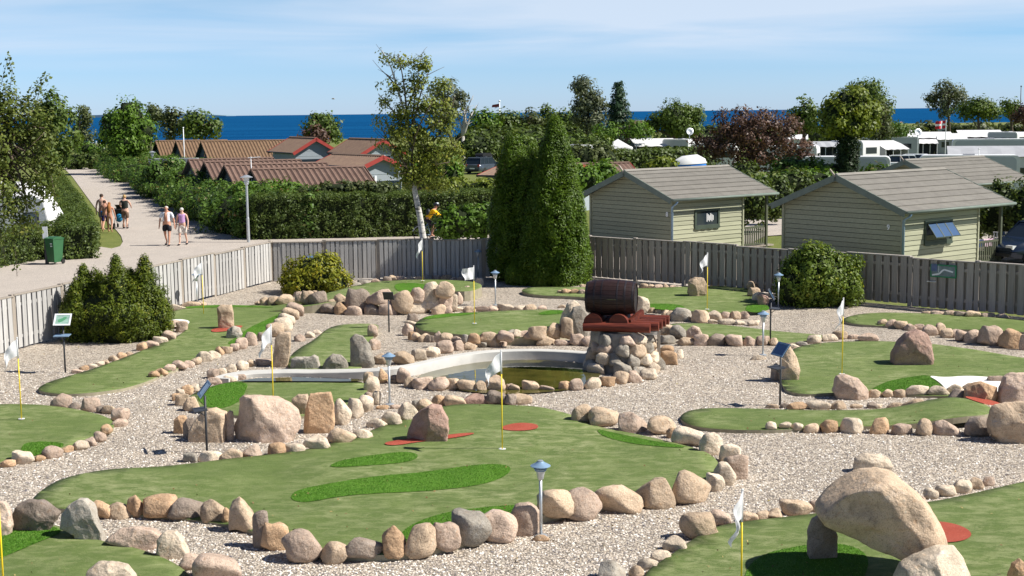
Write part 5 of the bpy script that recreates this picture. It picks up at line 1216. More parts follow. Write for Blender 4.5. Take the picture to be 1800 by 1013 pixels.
for q_, (x, y, rx, ry) in enumerate(((207, 550, 88, 56), (158, 548, 40, 60), (256, 548, 40, 62), (182, 540, 36, 58), (232, 540, 36, 60))):
    c, r = pxblob(x, y, rx, ry, base.y + 1.05); P_, d_ = blob_pts(c, (r[0], min(r[0], 1.1), r[2]), 1000 if q_ == 0 else 420, .9, 0, q_); kz = P_[:, 2] > .05; Cs.append(P_[kz]); Ds.append(d_[kz])
    V_, F_ = core_mesh(c, np.array((r[0], min(r[0], 1.1), r[2])) * .85, 3, 1, .05); V_[:, 2] = np.maximum(V_[:, 2], -.04); link('dark_core', fast_mesh('dark_core', V_ - o_, F_, M['core'], None, True), yt)
V, F, rr = tufts(np.concatenate(Cs), unit(np.concatenate(Ds)), 20, .10, .030, .5, .5, (1, 1, 1.4)); link('foliage', fast_mesh('foliage', V - o_, F, LM['yew'], rr), yt)

# -- round bushes inside the fence
c = G(553, 522, 0); b1 = gb(556, 487, 52, 40, c.y + 1.1, .9)
bush('laurel_bush', 'round yellow green bush before the corner of the back fence', [b1, gb(528, 500, 32, 26, c.y + .8), gb(588, 500, 26, 24, c.y + .9)], 'laurel', .052, .15, 20, 1.2, asp=.5)
c = G(1436, 545, 0)
bush('rhododendron_bush', 'large round glossy bush in front of the brown fence on the right', [gb(1436, 490, 68, 56, c.y + 1.1, .9), gb(1400, 505, 42, 38, c.y + .9), gb(1475, 508, 42, 36, c.y + .9), gb(1430, 460, 40, 30, c.y + 1.1)], 'rhodo', .055, .15, 20, 1.1, asp=.45)

# -- hedges
def gp(px, py): q = G(px, py, 0); return (q.x, q.y)
def shift(p, q, d):
    v = Vector((q[0] - p[0], q[1] - p[1])).normalized(); n = Vector((-v.y, v.x)) * d
    return [(p[0] + n.x, p[1] + n.y), (q[0] + n.x, q[1] + n.y)]
a, b = gp(-160, 500), gp(160, 440)
hedge('clipped_hedge', 'clipped hedge behind the green wheelie bin, in front of the white tent', shift(a, b, .75), 1.5, 1.32, 'hedge', .042, 22, .16, 1.0)
hr = [G(x, y, 1.4) for x, y in ((178, 392), (163, 362), (146, 340), (127, 318), (112, 300))]
hedge('clipped_hedge', 'clipped hedge running up the left side of the gravel road', [(q.x - 1.0, q.y) for q in hr], 1.5, 1.40, 'hedge', .05, 20, .2, 1.0, .08)
rp = [gp(458, 415), gp(395, 411), gp(335, 383), gp(280, 351), gp(232, 322), gp(200, 297)]
for i, (q, lb) in enumerate(zip(zip(rp[:-1], rp[1:]), ['nearest the street lamp', 'second from the street lamp', 'halfway up the road', 'near the huts', 'at the far end of the road'])):
    m0 = ((q[0][0] + q[1][0]) / 2 + 1.6, (q[0][1] + q[1][1]) / 2 + .6); L_ = math.dist(*q)
    u = Vector((q[1][0] - q[0][0], q[1][1] - q[0][1])).normalized(); bl = []
    for s_ in range(4):
        x, y = q[0][0] + u.x * L_ * (s_ + .5) / 4 + 1.7 * u.y * 1 + random.uniform(-.3, .3), q[0][1] + u.y * L_ * (s_ + .5) / 4 - u.x * 1.7 * 1
        for sd in (0, 1.8): bl.append(((x + u.y * sd, y - u.x * sd, .75 + random.uniform(-.1, .1)), (1.6 + L_ / 20, 1.6 + L_ / 12, 1.15 + random.uniform(-.15, .2))))
    bush('rose_hedge', 'loose wild rose hedge beside the gravel road, clump ' + lb, bl, 'rose', .085, .28, 17, .62, cat='hedge', group='rose hedge clumps along the road')
a, b = gp(505, 420), gp(885, 412)
hedge('clipped_hedge', 'long dark clipped hedge behind the cyclist and birch trunk', shift(a, b, 1.6), 3.2, 2.05, 'hedge', .046, 24, .18, 1.2, .10)
hedge('clipped_hedge', 'dark rose hedge between the street lamp and the long clipped hedge', shift(gp(452, 419), gp(505, 419), 1.3), 2.6, 1.95, 'rose', .08, 16, .25, 1.1, .25)
yy = 59.2
bush('light_bush', 'light green leafy bush behind the fence right of the cyclist', [gb(812, 392, 42, 28, yy - .6, .6), gb(850, 388, 34, 30, yy - .6, .6), gb(785, 400, 22, 18, yy - .8, .8), gb(880, 392, 26, 26, yy - .6, .8)], 'bright', .085, .22, 16, 1.0)
bush('tall_bush', 'fresh green bushes beside the street lamp before the lowest hut', [gb(460, 342, 34, 24, 70, .8), gb(505, 338, 34, 20, 70, .8), gb(425, 345, 22, 22, 69)], 'bright', .10, .26, 15, .9)
bush('tall_bush', 'green bush mass right of the birch in front of the parked estate car', [gb(770, 290, 36, 34, 74, .8), gb(735, 305, 28, 26, 74), gb(790, 310, 22, 24, 73)], 'bright', .12, .32, 15, .9)
bush('low_bush', 'light green foliage behind the long clipped hedge near the birch', [gb(800, 330, 40, 14, 68, .6), gb(850, 330, 36, 13, 68, .6), gb(745, 334, 30, 12, 68, .6)], 'gold', .10, .26, 14, .8)
bush('low_bush', 'pale shoots rising above the long clipped hedge before the huts', [gb(600, 330, 42, 8, 66, .5), gb(660, 330, 40, 8, 66, .5), gb(560, 334, 30, 6, 66, .5)], 'olive', .09, .22, 14, .8)
bush('hut_bush', 'green bush beside the leftmost plum roofed hut', [gb(300, 300, 34, 20, 98, .8), gb(272, 300, 18, 16, 96), gb(325, 312, 22, 16, 92)], 'rose', .14, .4, 14, .8)
bush('far_hedge', 'hedge closing the far end of the gravel road', [gb(130, 284, 28, 14, 152, .5), gb(165, 283, 30, 14, 152, .5), gb(195, 282, 24, 13, 152, .5)], 'hedge', .2, .6, 14, .9, cat='hedge')
bush('grass_bank', 'green bushes behind the hedge at the end of the road', [gb(158, 262, 26, 9, 170, .5), gb(190, 268, 24, 9, 168, .5)], 'bright', .22, .6, 12, .8)
# hedges on the right, camp side
bush('camp_hedge', 'rounded hedge left of the estate car', [gb(838, 262, 32, 26, 135, .6), gb(880, 258, 36, 24, 138, .6)], 'hedge', .18, .5, 14, 1.0, cat='hedge')
bush('camp_hedge', 'hedge clump behind and right of the estate car', [gb(915, 262, 32, 22, 132, .6), gb(955, 256, 40, 18, 140, .6), gb(1010, 252, 40, 15, 140, .6), gb(1050, 254, 30, 14, 138, .6)], 'oak', .18, .5, 14, 1.0, cat='hedge')
bush('camp_hedge', 'olive hedge clump between the thuja and the white gazebo', [gb(1035, 282, 36, 26, 95, .7), gb(1062, 280, 26, 22, 95, .7), gb(1015, 276, 22, 14, 96)], 'olive', .13, .36, 15, 1.0, cat='hedge')
bush('camp_hedge', 'fresh green bushes left of the first cottage', [gb(1030, 318, 24, 22, 72), gb(1055, 305, 30, 18, 74, .8), gb(1005, 300, 20, 16, 76)], 'bright', .11, .3, 15, .9)
q0, q1 = AT(1078, 320, 100), AT(1200, 318, 104)
hedge('camp_hedge', 'clipped dark hedge in front of the white camp awning', [(q0.x, 100), (q1.x, 104)], 4.0, 2.9, 'hedge', .13, 13, .36, 1.1, .1)
bush('golden_bush', 'yellow green bush showing over the first cottage roof', [gb(1165, 292, 26, 12, 76, .8), gb(1145, 296, 14, 7, 76)], 'gold', .11, .28, 15, 1.0)
bush('camp_hedge', 'dark hedge between the first and second cottage', [gb(1320, 350, 36, 44, 63, .5), gb(1360, 345, 34, 36, 64, .5), gb(1395, 325, 30, 24, 68, .6), gb(1310, 300, 20, 14, 74, .6)], 'hedge', .09, .26, 16, 1.0, cat='hedge')
bush('camp_hedge', 'light green shrub row above the dark hedge between the cottages', [gb(1390, 318, 36, 12, 72, .6), gb(1430, 315, 36, 14, 72, .6), gb(1345, 322, 26, 10, 70)], 'bright', .10, .28, 15, .9)
bush('camp_hedge', 'dark hedge under the purple tree', [gb(1400, 296, 44, 18, 84, .6), gb(1450, 302, 40, 16, 84, .6), gb(1540, 302, 26, 10, 86, .6)], 'rose', .13, .36, 14, .9, cat='hedge')
bush('camp_hedge', 'shaded hedge behind the second cottage porch', [gb(1700, 372, 40, 50, 55, .4), gb(1760, 370, 44, 52, 54, .4), gb(1810, 370, 40, 52, 53, .4)], 'hedge', .08, .24, 15, 1.0, cat='hedge')

# -- trees (each crown by its own outline)
LFT = 42.0
ptree('overhanging_tree', 'leafy tree leaning in from the left edge with dangling twigs', 'tree',
      [(-20, 250, 70, 80), (30, 220, 40, 55), (60, 260, 34, 50), (-10, 330, 60, 50), (25, 375, 34, 40), (62, 330, 30, 38), (80, 230, 24, 34), (-30, 420, 40, 40), (8, 178, 34, 28), (88, 300, 20, 50)], LFT, 'leftleaf', base_px=-130, tr=.2, leaf=.058, tuft=.26, k=19, dens=.85, gaps=.4, limbs=True)
tw = thing('dangling_branch', 'thin dangling twigs of the left tree hanging over the hedge and sky', 'twigs', tuple(AT(10, 380, LFT)), world=True)
mb = MB(); Cs = []
for pts in ([(2, 150), (14, 100), (22, 125), (17, 160)], [(40, 190), (58, 160), (75, 140), (88, 130)], [(0, 400), (6, 440), (10, 470)], [(22, 420), (28, 450), (30, 486)], [(60, 360), (66, 400), (70, 412)], [(90, 310), (98, 350), (100, 372)], [(40, 400), (50, 420)], [(62, 190), (68, 165), (70, 150)]):
    w_ = [AT(x, y, LFT - .3) for x, y in pts]; mb = MB(); mb.tube(w_, .008, 4); mb.build('twig', M['bark'], tw, True)
    for a, b in zip(w_[:-1], w_[1:]):
        for s_ in range(3): Cs.append(tuple(a.lerp(b, s_ / 3)))
Cs = np.array(Cs); V, F, rr = tufts(Cs, np.tile([0, -1, .3], (len(Cs), 1)), 9, .16, .055, .6, .2)
link('foliage', fast_mesh('foliage', V - np.array(AT(10, 380, LFT)), F, LM['leftleaf'], rr), tw)
far = dict(leaf=.21, tuft=.85, k=26, dens=1.0, tr=.3)
mid = dict(leaf=.155, tuft=.62, k=26, dens=1.0, tr=.25)
ptree('broadleaf_tree', 'dark tree rising behind the overhanging left tree', 'tree', [(95, 200, 34, 32), (70, 225, 36, 40), (110, 235, 34, 40), (90, 270, 36, 26)], 105, 'oak', **mid)
ptree('broadleaf_tree', 'slender tree at the left edge of the sea gap', 'tree', [(145, 205, 16, 24), (152, 230, 13, 24), (140, 245, 18, 24)], 176, 'olive', **mid)
ptree('maple_tree', 'dense bright green maple at the end of the road', 'tree', [(228, 200, 30, 26), (215, 225, 38, 26), (245, 230, 34, 30), (225, 252, 44, 20), (192, 212, 18, 18), (192, 240, 20, 24)], 138, 'bright', core=.7, **mid)
ptree('broadleaf_tree', 'leaning seaside tree just right of the dense maple', 'tree', [(268, 198, 14, 14), (276, 206, 12, 10)], 175, 'olive', **far)
ptree('broadleaf_tree', 'narrow seaside tree above the first tan roof', 'tree', [(302, 208, 18, 20), (300, 228, 14, 16), (318, 220, 12, 16)], 170, 'olive', **far)
ptree('broadleaf_tree', 'rounded seaside tree left of the open sea', 'tree', [(345, 212, 22, 18), (370, 226, 22, 18), (345, 232, 24, 14), (330, 222, 16, 16)], 168, 'oak', **far)
ptree('broadleaf_tree', 'lone dome shaped tree in front of the open sea, half dry', 'tree', [(562, 218, 32, 24), (582, 236, 18, 16), (548, 238, 20, 14)], 165, 'oak', core=.6, odd=[(tuple(AT(552, 240, 162)), (28 * MPP((0, 162, 0)), 1.5, 18 * MPP((0, 162, 0))), 'purple')], **far)
t = ptree('windblown_tree', 'windblown tree with pale bare branches right of the birch', 'tree', [(782, 165, 28, 22), (800, 190, 22, 22), (775, 200, 26, 26), (812, 172, 14, 12)], 150, 'grey', base_px=812, gaps=.6, **dict(mid, dens=.7))
mb = MB(); B0 = AT(814, 240, 150); lk = thing('bare_tree', 'pale bare tree with white branches beside the birch crown', 'tree', tuple(B0), world=True)
for e in ((832, 168), (818, 180), (800, 195), (806, 172), (838, 185), (826, 205)):
    pts = limb(mb, B0, AT(*e, 150), .16, .03, .12, 6)
    for _ in range(5): p0 = pts[random.randrange(2, 7)]; limb(mb, p0, p0 + Vector((random.uniform(-1, 1), random.uniform(-.6, .6), random.uniform(.2, 1.1))), .04, .012, .1, 3, 4)
mb.tube([B0 + Vector((0, 0, -6)), B0], [.25, .18], 7); mb.build('trunk', basic('pale_bark', (.42, .40, .36), .9, .15), lk, True)
row_ = [(848, 215, 24, 20, 'bright', 'bright round tree right of the pale bare tree'), (893, 212, 26, 18, 'oak', 'dark tree under the pennant pole'), (935, 214, 22, 22, 'olive', 'olive tree behind the thuja tips, on its left'), (965, 208, 18, 20, 'oak', 'tree directly behind the taller thuja tip'), (995, 215, 24, 24, 'oak', 'tree left of the tall willow')]
for x, y, rx, ry, m_, lb in row_: ptree('broadleaf_tree', lb, 'tree', [(x, y, rx, ry), (x + rx * .6, y + 10, rx * .7, ry * .8), (x - rx * .6, y + 8, rx * .7, ry * .7)], 185 + x % 7, m_, group='trees along the shore', **far)
ptree('willow_tree', 'tall tree with two domes left of the spruce', 'tree', [(1028, 155, 26, 22), (1035, 185, 24, 26), (1018, 195, 16, 30), (1052, 190, 16, 28), (1040, 215, 26, 20)], 160, 'grey', **mid)
sp_ = AT(1088, 240, 165); H_ = AT(1088, 146, 165).z
tall((sp_.x, 165, 0), H_, lambda s_: 1.9 * (1 - s_) ** .75 * (1 + .18 * math.sin(s_ * 55)) + .05, 'spruce', 'pointed dark spruce right of the tall willow', 'spruce_tree', .2, .5, 13, 520, seed=3, stretch=(1.3, 1.3, .6), core=.6)
ptree('broadleaf_tree', 'pale rounded bushes at the foot of the spruce', 'tree', [(1068, 232, 22, 12), (1115, 228, 26, 14), (1135, 232, 14, 8)], 150, 'bright', **mid)
ptree('broadleaf_tree', 'broad dark dome shaped trees left of the purple tree', 'tree', [(1185, 205, 40, 26), (1220, 208, 20, 22), (1150, 218, 22, 16), (1200, 226, 36, 14), (1130, 226, 12, 8)], 158, 'oak', core=.5, **mid)
ptree('copper_beech', 'broad purple leaved tree behind the first cottage roof', 'tree', [(1320, 235, 60, 40), (1275, 250, 40, 34), (1375, 240, 42, 36), (1290, 215, 34, 28), (1345, 210, 34, 22), (1250, 262, 30, 20), (1400, 268, 34, 26), (1330, 280, 60, 24), (1390, 222, 22, 18), (1230, 250, 18, 12)], 92, 'purple', leaf=.095, tuft=.38, k=18, dens=.62, tr=.22, gaps=.75)
ptree('broadleaf_tree', 'green tree between the copper beech and the globe tree', 'tree', [(1412, 196, 24, 20), (1425, 212, 26, 18), (1408, 214, 18, 16)], 165, 'oak', **far)
ptree('ivy_globe_tree', 'yellow green globe crowned tree on an ivy covered trunk', 'tree', [(1490, 190, 42, 36), (1470, 205, 34, 30), (1515, 205, 32, 30), (1490, 222, 46, 20), (1505, 175, 26, 20)], 84, 'gold', core=.72, leaf=.12, tuft=.34, k=17, dens=1.0, tr=.25, gaps=.1)
iv0 = AT(1489, 300, 83.5); ivt = AT(1489, 215, 83.5)
tall((iv0.x, 83.5, 0), ivt.z + .4, lambda s_: .60 + .05 * math.sin(s_ * 20), 'ivy', 'thick column of dark ivy round the globe tree trunk', 'ivy_column', .09, .24, 16, 420, cat='ivy', seed=4, stretch=(1, 1, 1.2))
ptree('broadleaf_tree', 'large dark tree behind the globe tree', 'tree', [(1522, 165, 34, 26), (1548, 190, 24, 24), (1515, 190, 34, 26), (1545, 212, 24, 18)], 150, 'oak', core=.5, **mid)
ptree('copper_tree', 'brownish tree below the large dark tree by the sea gap', 'tree', [(1545, 200, 18, 22), (1558, 225, 16, 22), (1535, 228, 18, 20)], 140, 'olive', **mid)
ptree('broadleaf_tree', 'green bushes left of the danish flag', 'tree', [(1570, 228, 24, 14), (1590, 234, 20, 9), (1550, 240, 22, 10)], 150, 'rose', **mid)
ptree('broadleaf_tree', 'tall airy tree with open crown over the sea on the right', 'tree', [(1665, 160, 28, 16), (1650, 178, 20, 14), (1680, 175, 22, 16), (1663, 198, 14, 14), (1636, 172, 9, 6)], 230, 'grey', gaps=.5, **dict(far, dens=.8))
ptree('broadleaf_tree', 'dark spreading tree right of the tall airy tree', 'tree', [(1718, 190, 30, 18), (1740, 196, 22, 14), (1700, 198, 20, 13)], 205, 'oak', core=.5, **far)
ptree('broadleaf_tree', 'green tree near the right edge behind the masts', 'tree', [(1775, 188, 20, 14), (1785, 200, 16, 10)], 215, 'oak', **far)
ptree('copper_tree', 'dark purple tree cut by the right edge', 'tree', [(1800, 205, 24, 18)], 190, 'purple', **far)
for i, (x, y, rx, lb) in enumerate(((1640, 224, 34, 'low shrubs at the shore below the open sea gap'), (1700, 226, 40, 'low shrubs at the shore behind the danish flag'), (1790, 226, 36, 'low shrubs at the shore by the right edge'), (1600, 232, 22, 'low shrubs right of the white tent tips'))):
    bush('shore_shrubs', lb, [gb(x, y, rx, 7, 240 - i * 8, .4), gb(x + rx * .7, y + 2, rx * .7, 6, 238 - i * 8, .4)], 'olive', .34, .9, 12, .8, cat='shrubs')
for i, (x, y, rx, lb) in enumerate(((860, 240, 40, 'shore thicket above the estate car'), (960, 236, 46, 'shore thicket behind the taller thuja'), (1050, 238, 40, 'shore thicket behind the willow'), (1250, 240, 60, 'thicket behind the copper beech'), (1410, 240, 50, 'thicket behind the globe tree'))):
    bush('shore_thicket', lb, [gb(x, y, rx, 16, 182, .4), gb(x + rx * .8, y, rx * .8, 13, 178, .4), gb(x - rx * .8, y + 2, rx * .8, 12, 178, .4)], 'hedge', .3, .8, 12, .9, cat='thicket')
# ------------------------------------------------------------------ cottages and huts
def rib_strip(x0, x1, yt, zt, yb, zb, pitch, amp, mat, name, parent, th=.03, sinus=True):
    """ribbed sheet between ridge line (yt,zt) and lower line (yb,zb), ribs running down the slope"""
    n = max(2, int((x1 - x0) / pitch * (4 if not sinus else 4))); V = []; F = []
    sl = Vector((0, yb - yt, zb - zt)).normalized(); nr = Vector((0, -sl.z, sl.y)); nr = nr if nr.z > 0 else -nr
    for i in range(n + 1):
        x = x0 + (x1 - x0) * i / n; a = amp * (1, .6, 0, .6)[i % 4] if not sinus else amp * math.cos(i * math.pi / 2)
        for y, z in ((yt, zt), (yb, zb)): V.append((x, y + nr.y * a, z + nr.z * a))
    o = len(V)
    for i in range(n + 1):
        x = x0 + (x1 - x0) * i / n
        for y, z in ((yt, zt), (yb, zb)): V.append((x, y - nr.y * th, z - nr.z * th))
    for i in range(n):
        a = 2 * i; F.append((a, a + 2, a + 3, a + 1)); F.append((o + a, o + a + 1, o + a + 3, o + a + 2)); F.append((a + 1, a + 3, o + a + 3, o + a + 1)); F.append((a, o + a, o + a + 2, a + 2))
    F.append((0, 1, o + 1, o)); F.append((2 * n, o + 2 * n, o + 2 * n + 1, 2 * n + 1))
    mb = MB(); mb.add(V, F); return mb.build(name, mat, parent)
def house(name, label, cat, A, ang, L_, Wd, rise, roofm, wallm, fasm, over=.3, base=-.05, rows=0, pitch=.2, amp=.02, wx1=None, group=None, fas=.16, boards=False, ridge_cap=True, slit=False, deckm='dark_board'):
    """A = near ridge end; ridge runs along local +x; local -y is the side to the right when looking along the ridge"""
    t = thing(name, label, cat, (A[0], A[1], 0), ang, group); zr = A[2]; ze = zr - rise; hw = Wd / 2; wx1 = wx1 or L_ - over; b0 = base
    for s_ in (-1, 1):
        if rows:
            for r in range(rows):
                f0, f1 = r / rows, (r + 1) / rows + .012; lift = .032
                rib_strip(0, L_, s_ * hw * f0, zr - rise * f0 + .0, s_ * hw * min(f1, 1.005), zr - rise * min(f1, 1.005) + lift, pitch, amp, M[roofm], 'roof_row', t, .015)
        else: rib_strip(0, L_, 0, zr, s_ * hw, ze, pitch, amp, M[roofm], 'roof', t, .02, sinus=True)
        sl = Vector((0, s_ * hw, -rise)); nr = Vector((0, s_ * rise, hw)).normalized()
        mb = MB(); mb.obox(Vector((L_ / 2, 0, zr)) + sl * .495 - nr * .075, Vector((L_ / 2 - .04, 0, 0)), sl * .485, nr * .03); mb.build('roof_deck', M[deckm], t)
        for x in (.0, L_):
            mb = MB(); mb.obox(Vector((x - .012 if x == 0 else x + .012, 0, zr)) + sl * .503 - nr * (fas / 2 - .03), Vector((.018, 0, 0)), sl * .503, nr * fas / 2); mb.build('bargeboard', M[fasm], t)
        mb = MB(); mb.tube([(-.02, s_ * (hw + .07), ze - .03), (L_ + .02, s_ * (hw + .07), ze - .03)], .055, 8); mb.build('gutter', M['fascia_green' if wallm == 'green_board' else 'dark_metal'], t, True)
    if ridge_cap: mb = MB(); mb.prism([(0, -.13, zr - .01), (0, 0, zr + .065), (0, .13, zr - .01)], (L_, 0, 0)); mb.build('ridge_cap', M[roofm], t)
    wy = hw - over; zt = lambda y: zr - rise * abs(y) / hw - .11
    if boards:
        bh = .175
        for s_ in (-1, 1):
            z = b0; 
            while z < zt(wy) - .02:
                z1 = min(z + bh - .011, zt(wy)); mb = MB(); y = s_ * wy
                mb.prism([(over, y - s_ * .03, z), (over, y + s_ * .026, z + .004), (over, y + s_ * .006, z1), (over, y - s_ * .03, z1)], (wx1 - over, 0, 0)); mb.build('wall_board', M[wallm], t); z += bh
        for x, sx in ((over, -1), (wx1, 1)):
            z = b0
            while z < zr - .16:
                z1 = min(z + bh - .014, zr - .13); yy0 = min(wy + .0, max(.02, (zr - .11 - z) / rise * hw)); yy1 = min(wy, max(.01, (zr - .11 - z1) / rise * hw))
                mb = MB(); a0, a1 = x - sx * .03, x + sx * .026; a2 = x + sx * .006
                mb.add([(a0, -yy0, z), (a0, yy0, z), (a1, -yy0, z + .004), (a1, yy0, z + .004), (a2, -yy1, z1), (a2, yy1, z1), (a0, -yy1, z1), (a0, yy1, z1)], [(0, 2, 4, 6), (1, 7, 5, 3), (2, 3, 5, 4), (0, 1, 3, 2), (0, 6, 7, 1), (4, 5, 7, 6)]); mb.build('wall_board', M[wallm], t); z += bh
        for x in (over - .03, wx1 + .03):
            for s_ in (-1, 1): mb = MB(); mb.box((x - .035, s_ * wy - .05 + s_ * .01, b0), (x + .035, s_ * wy + .05 + s_ * .01, zt(wy))); mb.build('corner_board', M['green_board'], t)
        mb = MB(); mb.prism([(over + .04, -wy + .04, b0), (over + .04, wy - .04, b0), (over + .04, wy - .04, zt(wy) - .06), (over + .04, 0, zt(0) - .1), (over + .04, -wy + .04, zt(wy) - .06)], (wx1 - over - .08, 0, 0)); mb.build('gap_shade_core', M['dark_metal'], t)  # near-black filler: shade in the board gaps put into its colour
    else:
        mb = MB(); mb.prism([(over, -wy, b0), (over, wy, b0), (over, wy, zt(wy)), (over, 0, zt(0)), (over, -wy, zt(wy))], (wx1 - over, 0, 0)); mb.build('wall', M[wallm], t)
        for k in range(int((zr - b0) / .42)):
            z = b0 + .3 + k * .42; y = min(wy, max(.05, (zr - .14 - z) / rise * hw))
            mb = MB(); mb.box((over - .015, -y, z), (over + .01, y, z + .05)); mb.build('wall_batten', M[wallm], t)
    if slit: mb = MB(); mb.box((over - .02, -.14, zr - rise * .85), (over + .02, .14, zr - rise * .35)); mb.build('slit_window', M['glass'], t)
    t['_'] = 0; del t['_']
    return t, wy, zt
def text_mesh(s_, size, mat, depth=.006):
    cu = bpy.data.curves.new('txt', 'FONT'); cu.body = s_; cu.size = size; cu.extrude = depth; cu.align_x = 'CENTER'; cu.align_y = 'CENTER'; cu.offset = size * .02
    o = bpy.data.objects.new('txt', cu); COL.objects.link(o); dg = bpy.context.evaluated_depsgraph_get(); me = bpy.data.meshes.new_from_object(o.evaluated_get(dg)); bpy.data.objects.remove(o); me.materials.clear(); me.materials.append(mat); return me
M['rail'] = basic('olive_railing_paint', (.085, .095, .06), .6, .12)
def cottage(label, A, ang, L_, Wd, rise, num=None, window=None, porch=1.75, spike=True):
    t, wy, zt = house('green_cottage', label, 'cottage', A, ang, L_, Wd, rise, 'roof_grey', 'green_board', 'fascia_green', .35, -.05, 7, .115, .010, L_ - porch, 'pale green timber cottages', .22, True)
    x1 = L_ - porch; ze = A[2] - rise
    mb = MB(); mb.tube([(.25, -Wd / 2 - .05, ze - .08), (.25, -Wd / 2 + .02, ze - .18), (.28, -wy - .08, ze - .32), (.28, -wy - .08, 0)], .045, 8); mb.build('downpipe', M['blue_steel'], t, True)
    if spike:
        mb = MB(); mb.beam((-.02, .0, A[2] - .05), (-.06, .22, A[2] + .20), .06, .05); mb.build('ridge_spike', M['post'], t)
    for x, y in ((L_ - .25, -wy), (L_ - .25, wy)): mb = MB(); mb.box((x - .05, y - .05, -.05), (x + .05, y + .05, zt(wy) + .02)); mb.build('porch_post', M['rail'], t)
    mb = MB(); mb.box((x1 + .04, -wy, .80), (L_ - .31, -wy + .05, .88)); mb.box((x1 + .04, -wy, .10), (L_ - .31, -wy + .05, .16)); mb.build('railing_rail', M['rail'], t)
    n = 10
    for k in range(n): x = x1 + .14 + k * (porch - .55) / (n - 1); mb = MB(); mb.box((x - .03, -wy + .002, .162), (x + .03, -wy + .04, .798)); mb.build('baluster', M['rail'], t)
    for k in range(9):
        x = x1 + .05 + k * (porch + .15) / 9; mb = MB(); mb.box((x, -wy - .05, .0), (x + (porch + .15) / 9 - .012, wy, .06)); mb.build('deck_board', M['post'], t)
    mb = MB(); mb.box((x1 + .03, -.45, .06), (x1 + .07, .45, 2.02)); mb.build('door', M['green_trim'], t)
    if window:
        xc, w, z0, h, opened = window; y = -wy - .03
        mb = MB()
        for a, b in (((xc - w / 2 - .09, z0 - .09), (xc - w / 2, z0 + h + .09)), ((xc + w / 2, z0 - .09), (xc + w / 2 + .09, z0 + h + .09))): mb.box((a[0], y - .035, a[1]), (b[0], y + .02, b[1]))
        mb.box((xc - w / 2, y - .034, z0 + h), (xc + w / 2, y + .02, z0 + h + .09)); mb.box((xc - w / 2, y - .034, z0 - .09), (xc + w / 2, y + .02, z0)); fr = mb.build('window_frame', M['green_trim'], t)
        n = 12; mb = MB(); mb.prism([(xc - w / 2 - .1 + (w + .2) * i / n, y - .05, z0 - .15 - .04 * math.sin(i * math.pi / 3) ** 2) for i in range(n + 1)] + [(xc + w / 2 + .1, y - .05, z0 - .08), (xc - w / 2 - .1, y - .05, z0 - .08)], (0, .04, 0)); mb.build('sill', M['green_trim'], fr)
        mb = MB(); mb.box((xc - w / 2, y + .0, z0), (xc + w / 2, y + .01, z0 + h)); mb.build('dark_pane', M['glass'], fr)
        if opened:
            for k in range(3):
                a = xc - w / 2 + w * k / 3; b = a + w / 3; th = R(38); top_ = Vector((0, y - .05, z0 + h)); dn = Vector((0, -math.sin(th), -math.cos(th))) * h
                mb = MB(); mb.obox(Vector(((a + b) / 2, 0, 0)) + top_ + dn / 2, Vector((w / 6 - .025, 0, 0)), dn / 2 * .9, dn.cross(Vector((1, 0, 0))).normalized() * .006); mb.build('pane', M['glass_blue'], fr)
                mb = MB()
                for xx in (a + .012, b - .012): mb.beam(Vector((xx, 0, 0)) + top_, Vector((xx, 0, 0)) + top_ + dn, .022, .03)
                mb.beam(Vector((a + .023, 0, 0)) + top_ + dn * .975, Vector((b - .023, 0, 0)) + top_ + dn * .975, .03, .028); mb.build('sash', M['green_trim'], fr)
        else:
            mb = MB()
            for k in range(6): xx = xc - .02 + k * .07; mb.box((xx, y - .005, z0 + .12 + .05 * (k % 2)), (xx + .045, y - .002, z0 + h - .1 - .04 * (k % 3)))
            mb.build('curtain', M['canvas'], fr)
    if num:
        o = link('house_number', text_mesh(num[0], .26, M['white_frame']), t, None, (.35 - .035, num[1], num[2])); o.rotation_euler = (R(90), 0, R(-90))
    return t
A8 = Vector((4.60, 55.56, 3.30)); A9 = Vector((11.50, 48.42, 3.38)); A10 = AT(1590, 282, 64); 
th_ = math.atan2(.62, .79)
c8 = cottage('pale green cottage nearest the thujas, numbered 8, with a small dark window', A8, th_, 6.15, 5.5, 1.05, ('8', -2.15, 1.62), (2.3, 1.25, 1.12, .55, False))
c9 = cottage('pale green cottage numbered 9 with its three pane window swung open', A9, th_, 6.5, 5.95, 1.16, ('9', -2.05, 1.62), (2.35, 1.45, 1.10, .62, True))
c10 = cottage('pale green cottage behind number 9, mostly its grey roof showing', A10, th_, 6.4, 5.6, 1.08)
# things on the porch of number 9
def loc9(x, y, z): return A9.xy.to_3d() * 1 + Vector((math.cos(th_) * x - math.sin(th_) * y, math.sin(th_) * x + math.cos(th_) * y, z))
def cloth(label, p, u, w, d, mat, cat='laundry', nm='towel', drop=.25):
    t = thing(nm, label, cat, tuple(p), world=True); n = 8; V = []; F = []
    for i in range(n + 1):
        for j, (yy, zz1) in enumerate(((-.03, -drop), (-.025, .0), (.0, .02), (.025, 0), (.03, -drop * .7))):
            q = Vector(p) + Vector(u) * (w * (i / n - .5)) + Vector((-u[1], u[0], 0)) * (yy + .01 * math.sin(i * 2)) + Vector((0, 0, zz1 + .02 * math.sin(i * 1.7))); V.append(q)
    for i in range(n):
        for j in range(4): a = i * 5 + j; F.append((a, a + 1, a + 6, a + 5))
    mb = MB(); mb.add(V, F); mb.build('cloth', M[mat], t); return t
u9 = Vector((math.cos(th_), math.sin(th_), 0)); M['navy'] = basic('navy_cloth', (.03, .05, .13), .9, .3, 9); M['pinkcloth'] = basic('pink_striped_cloth', (.55, .38, .46), .9, .4, 16)
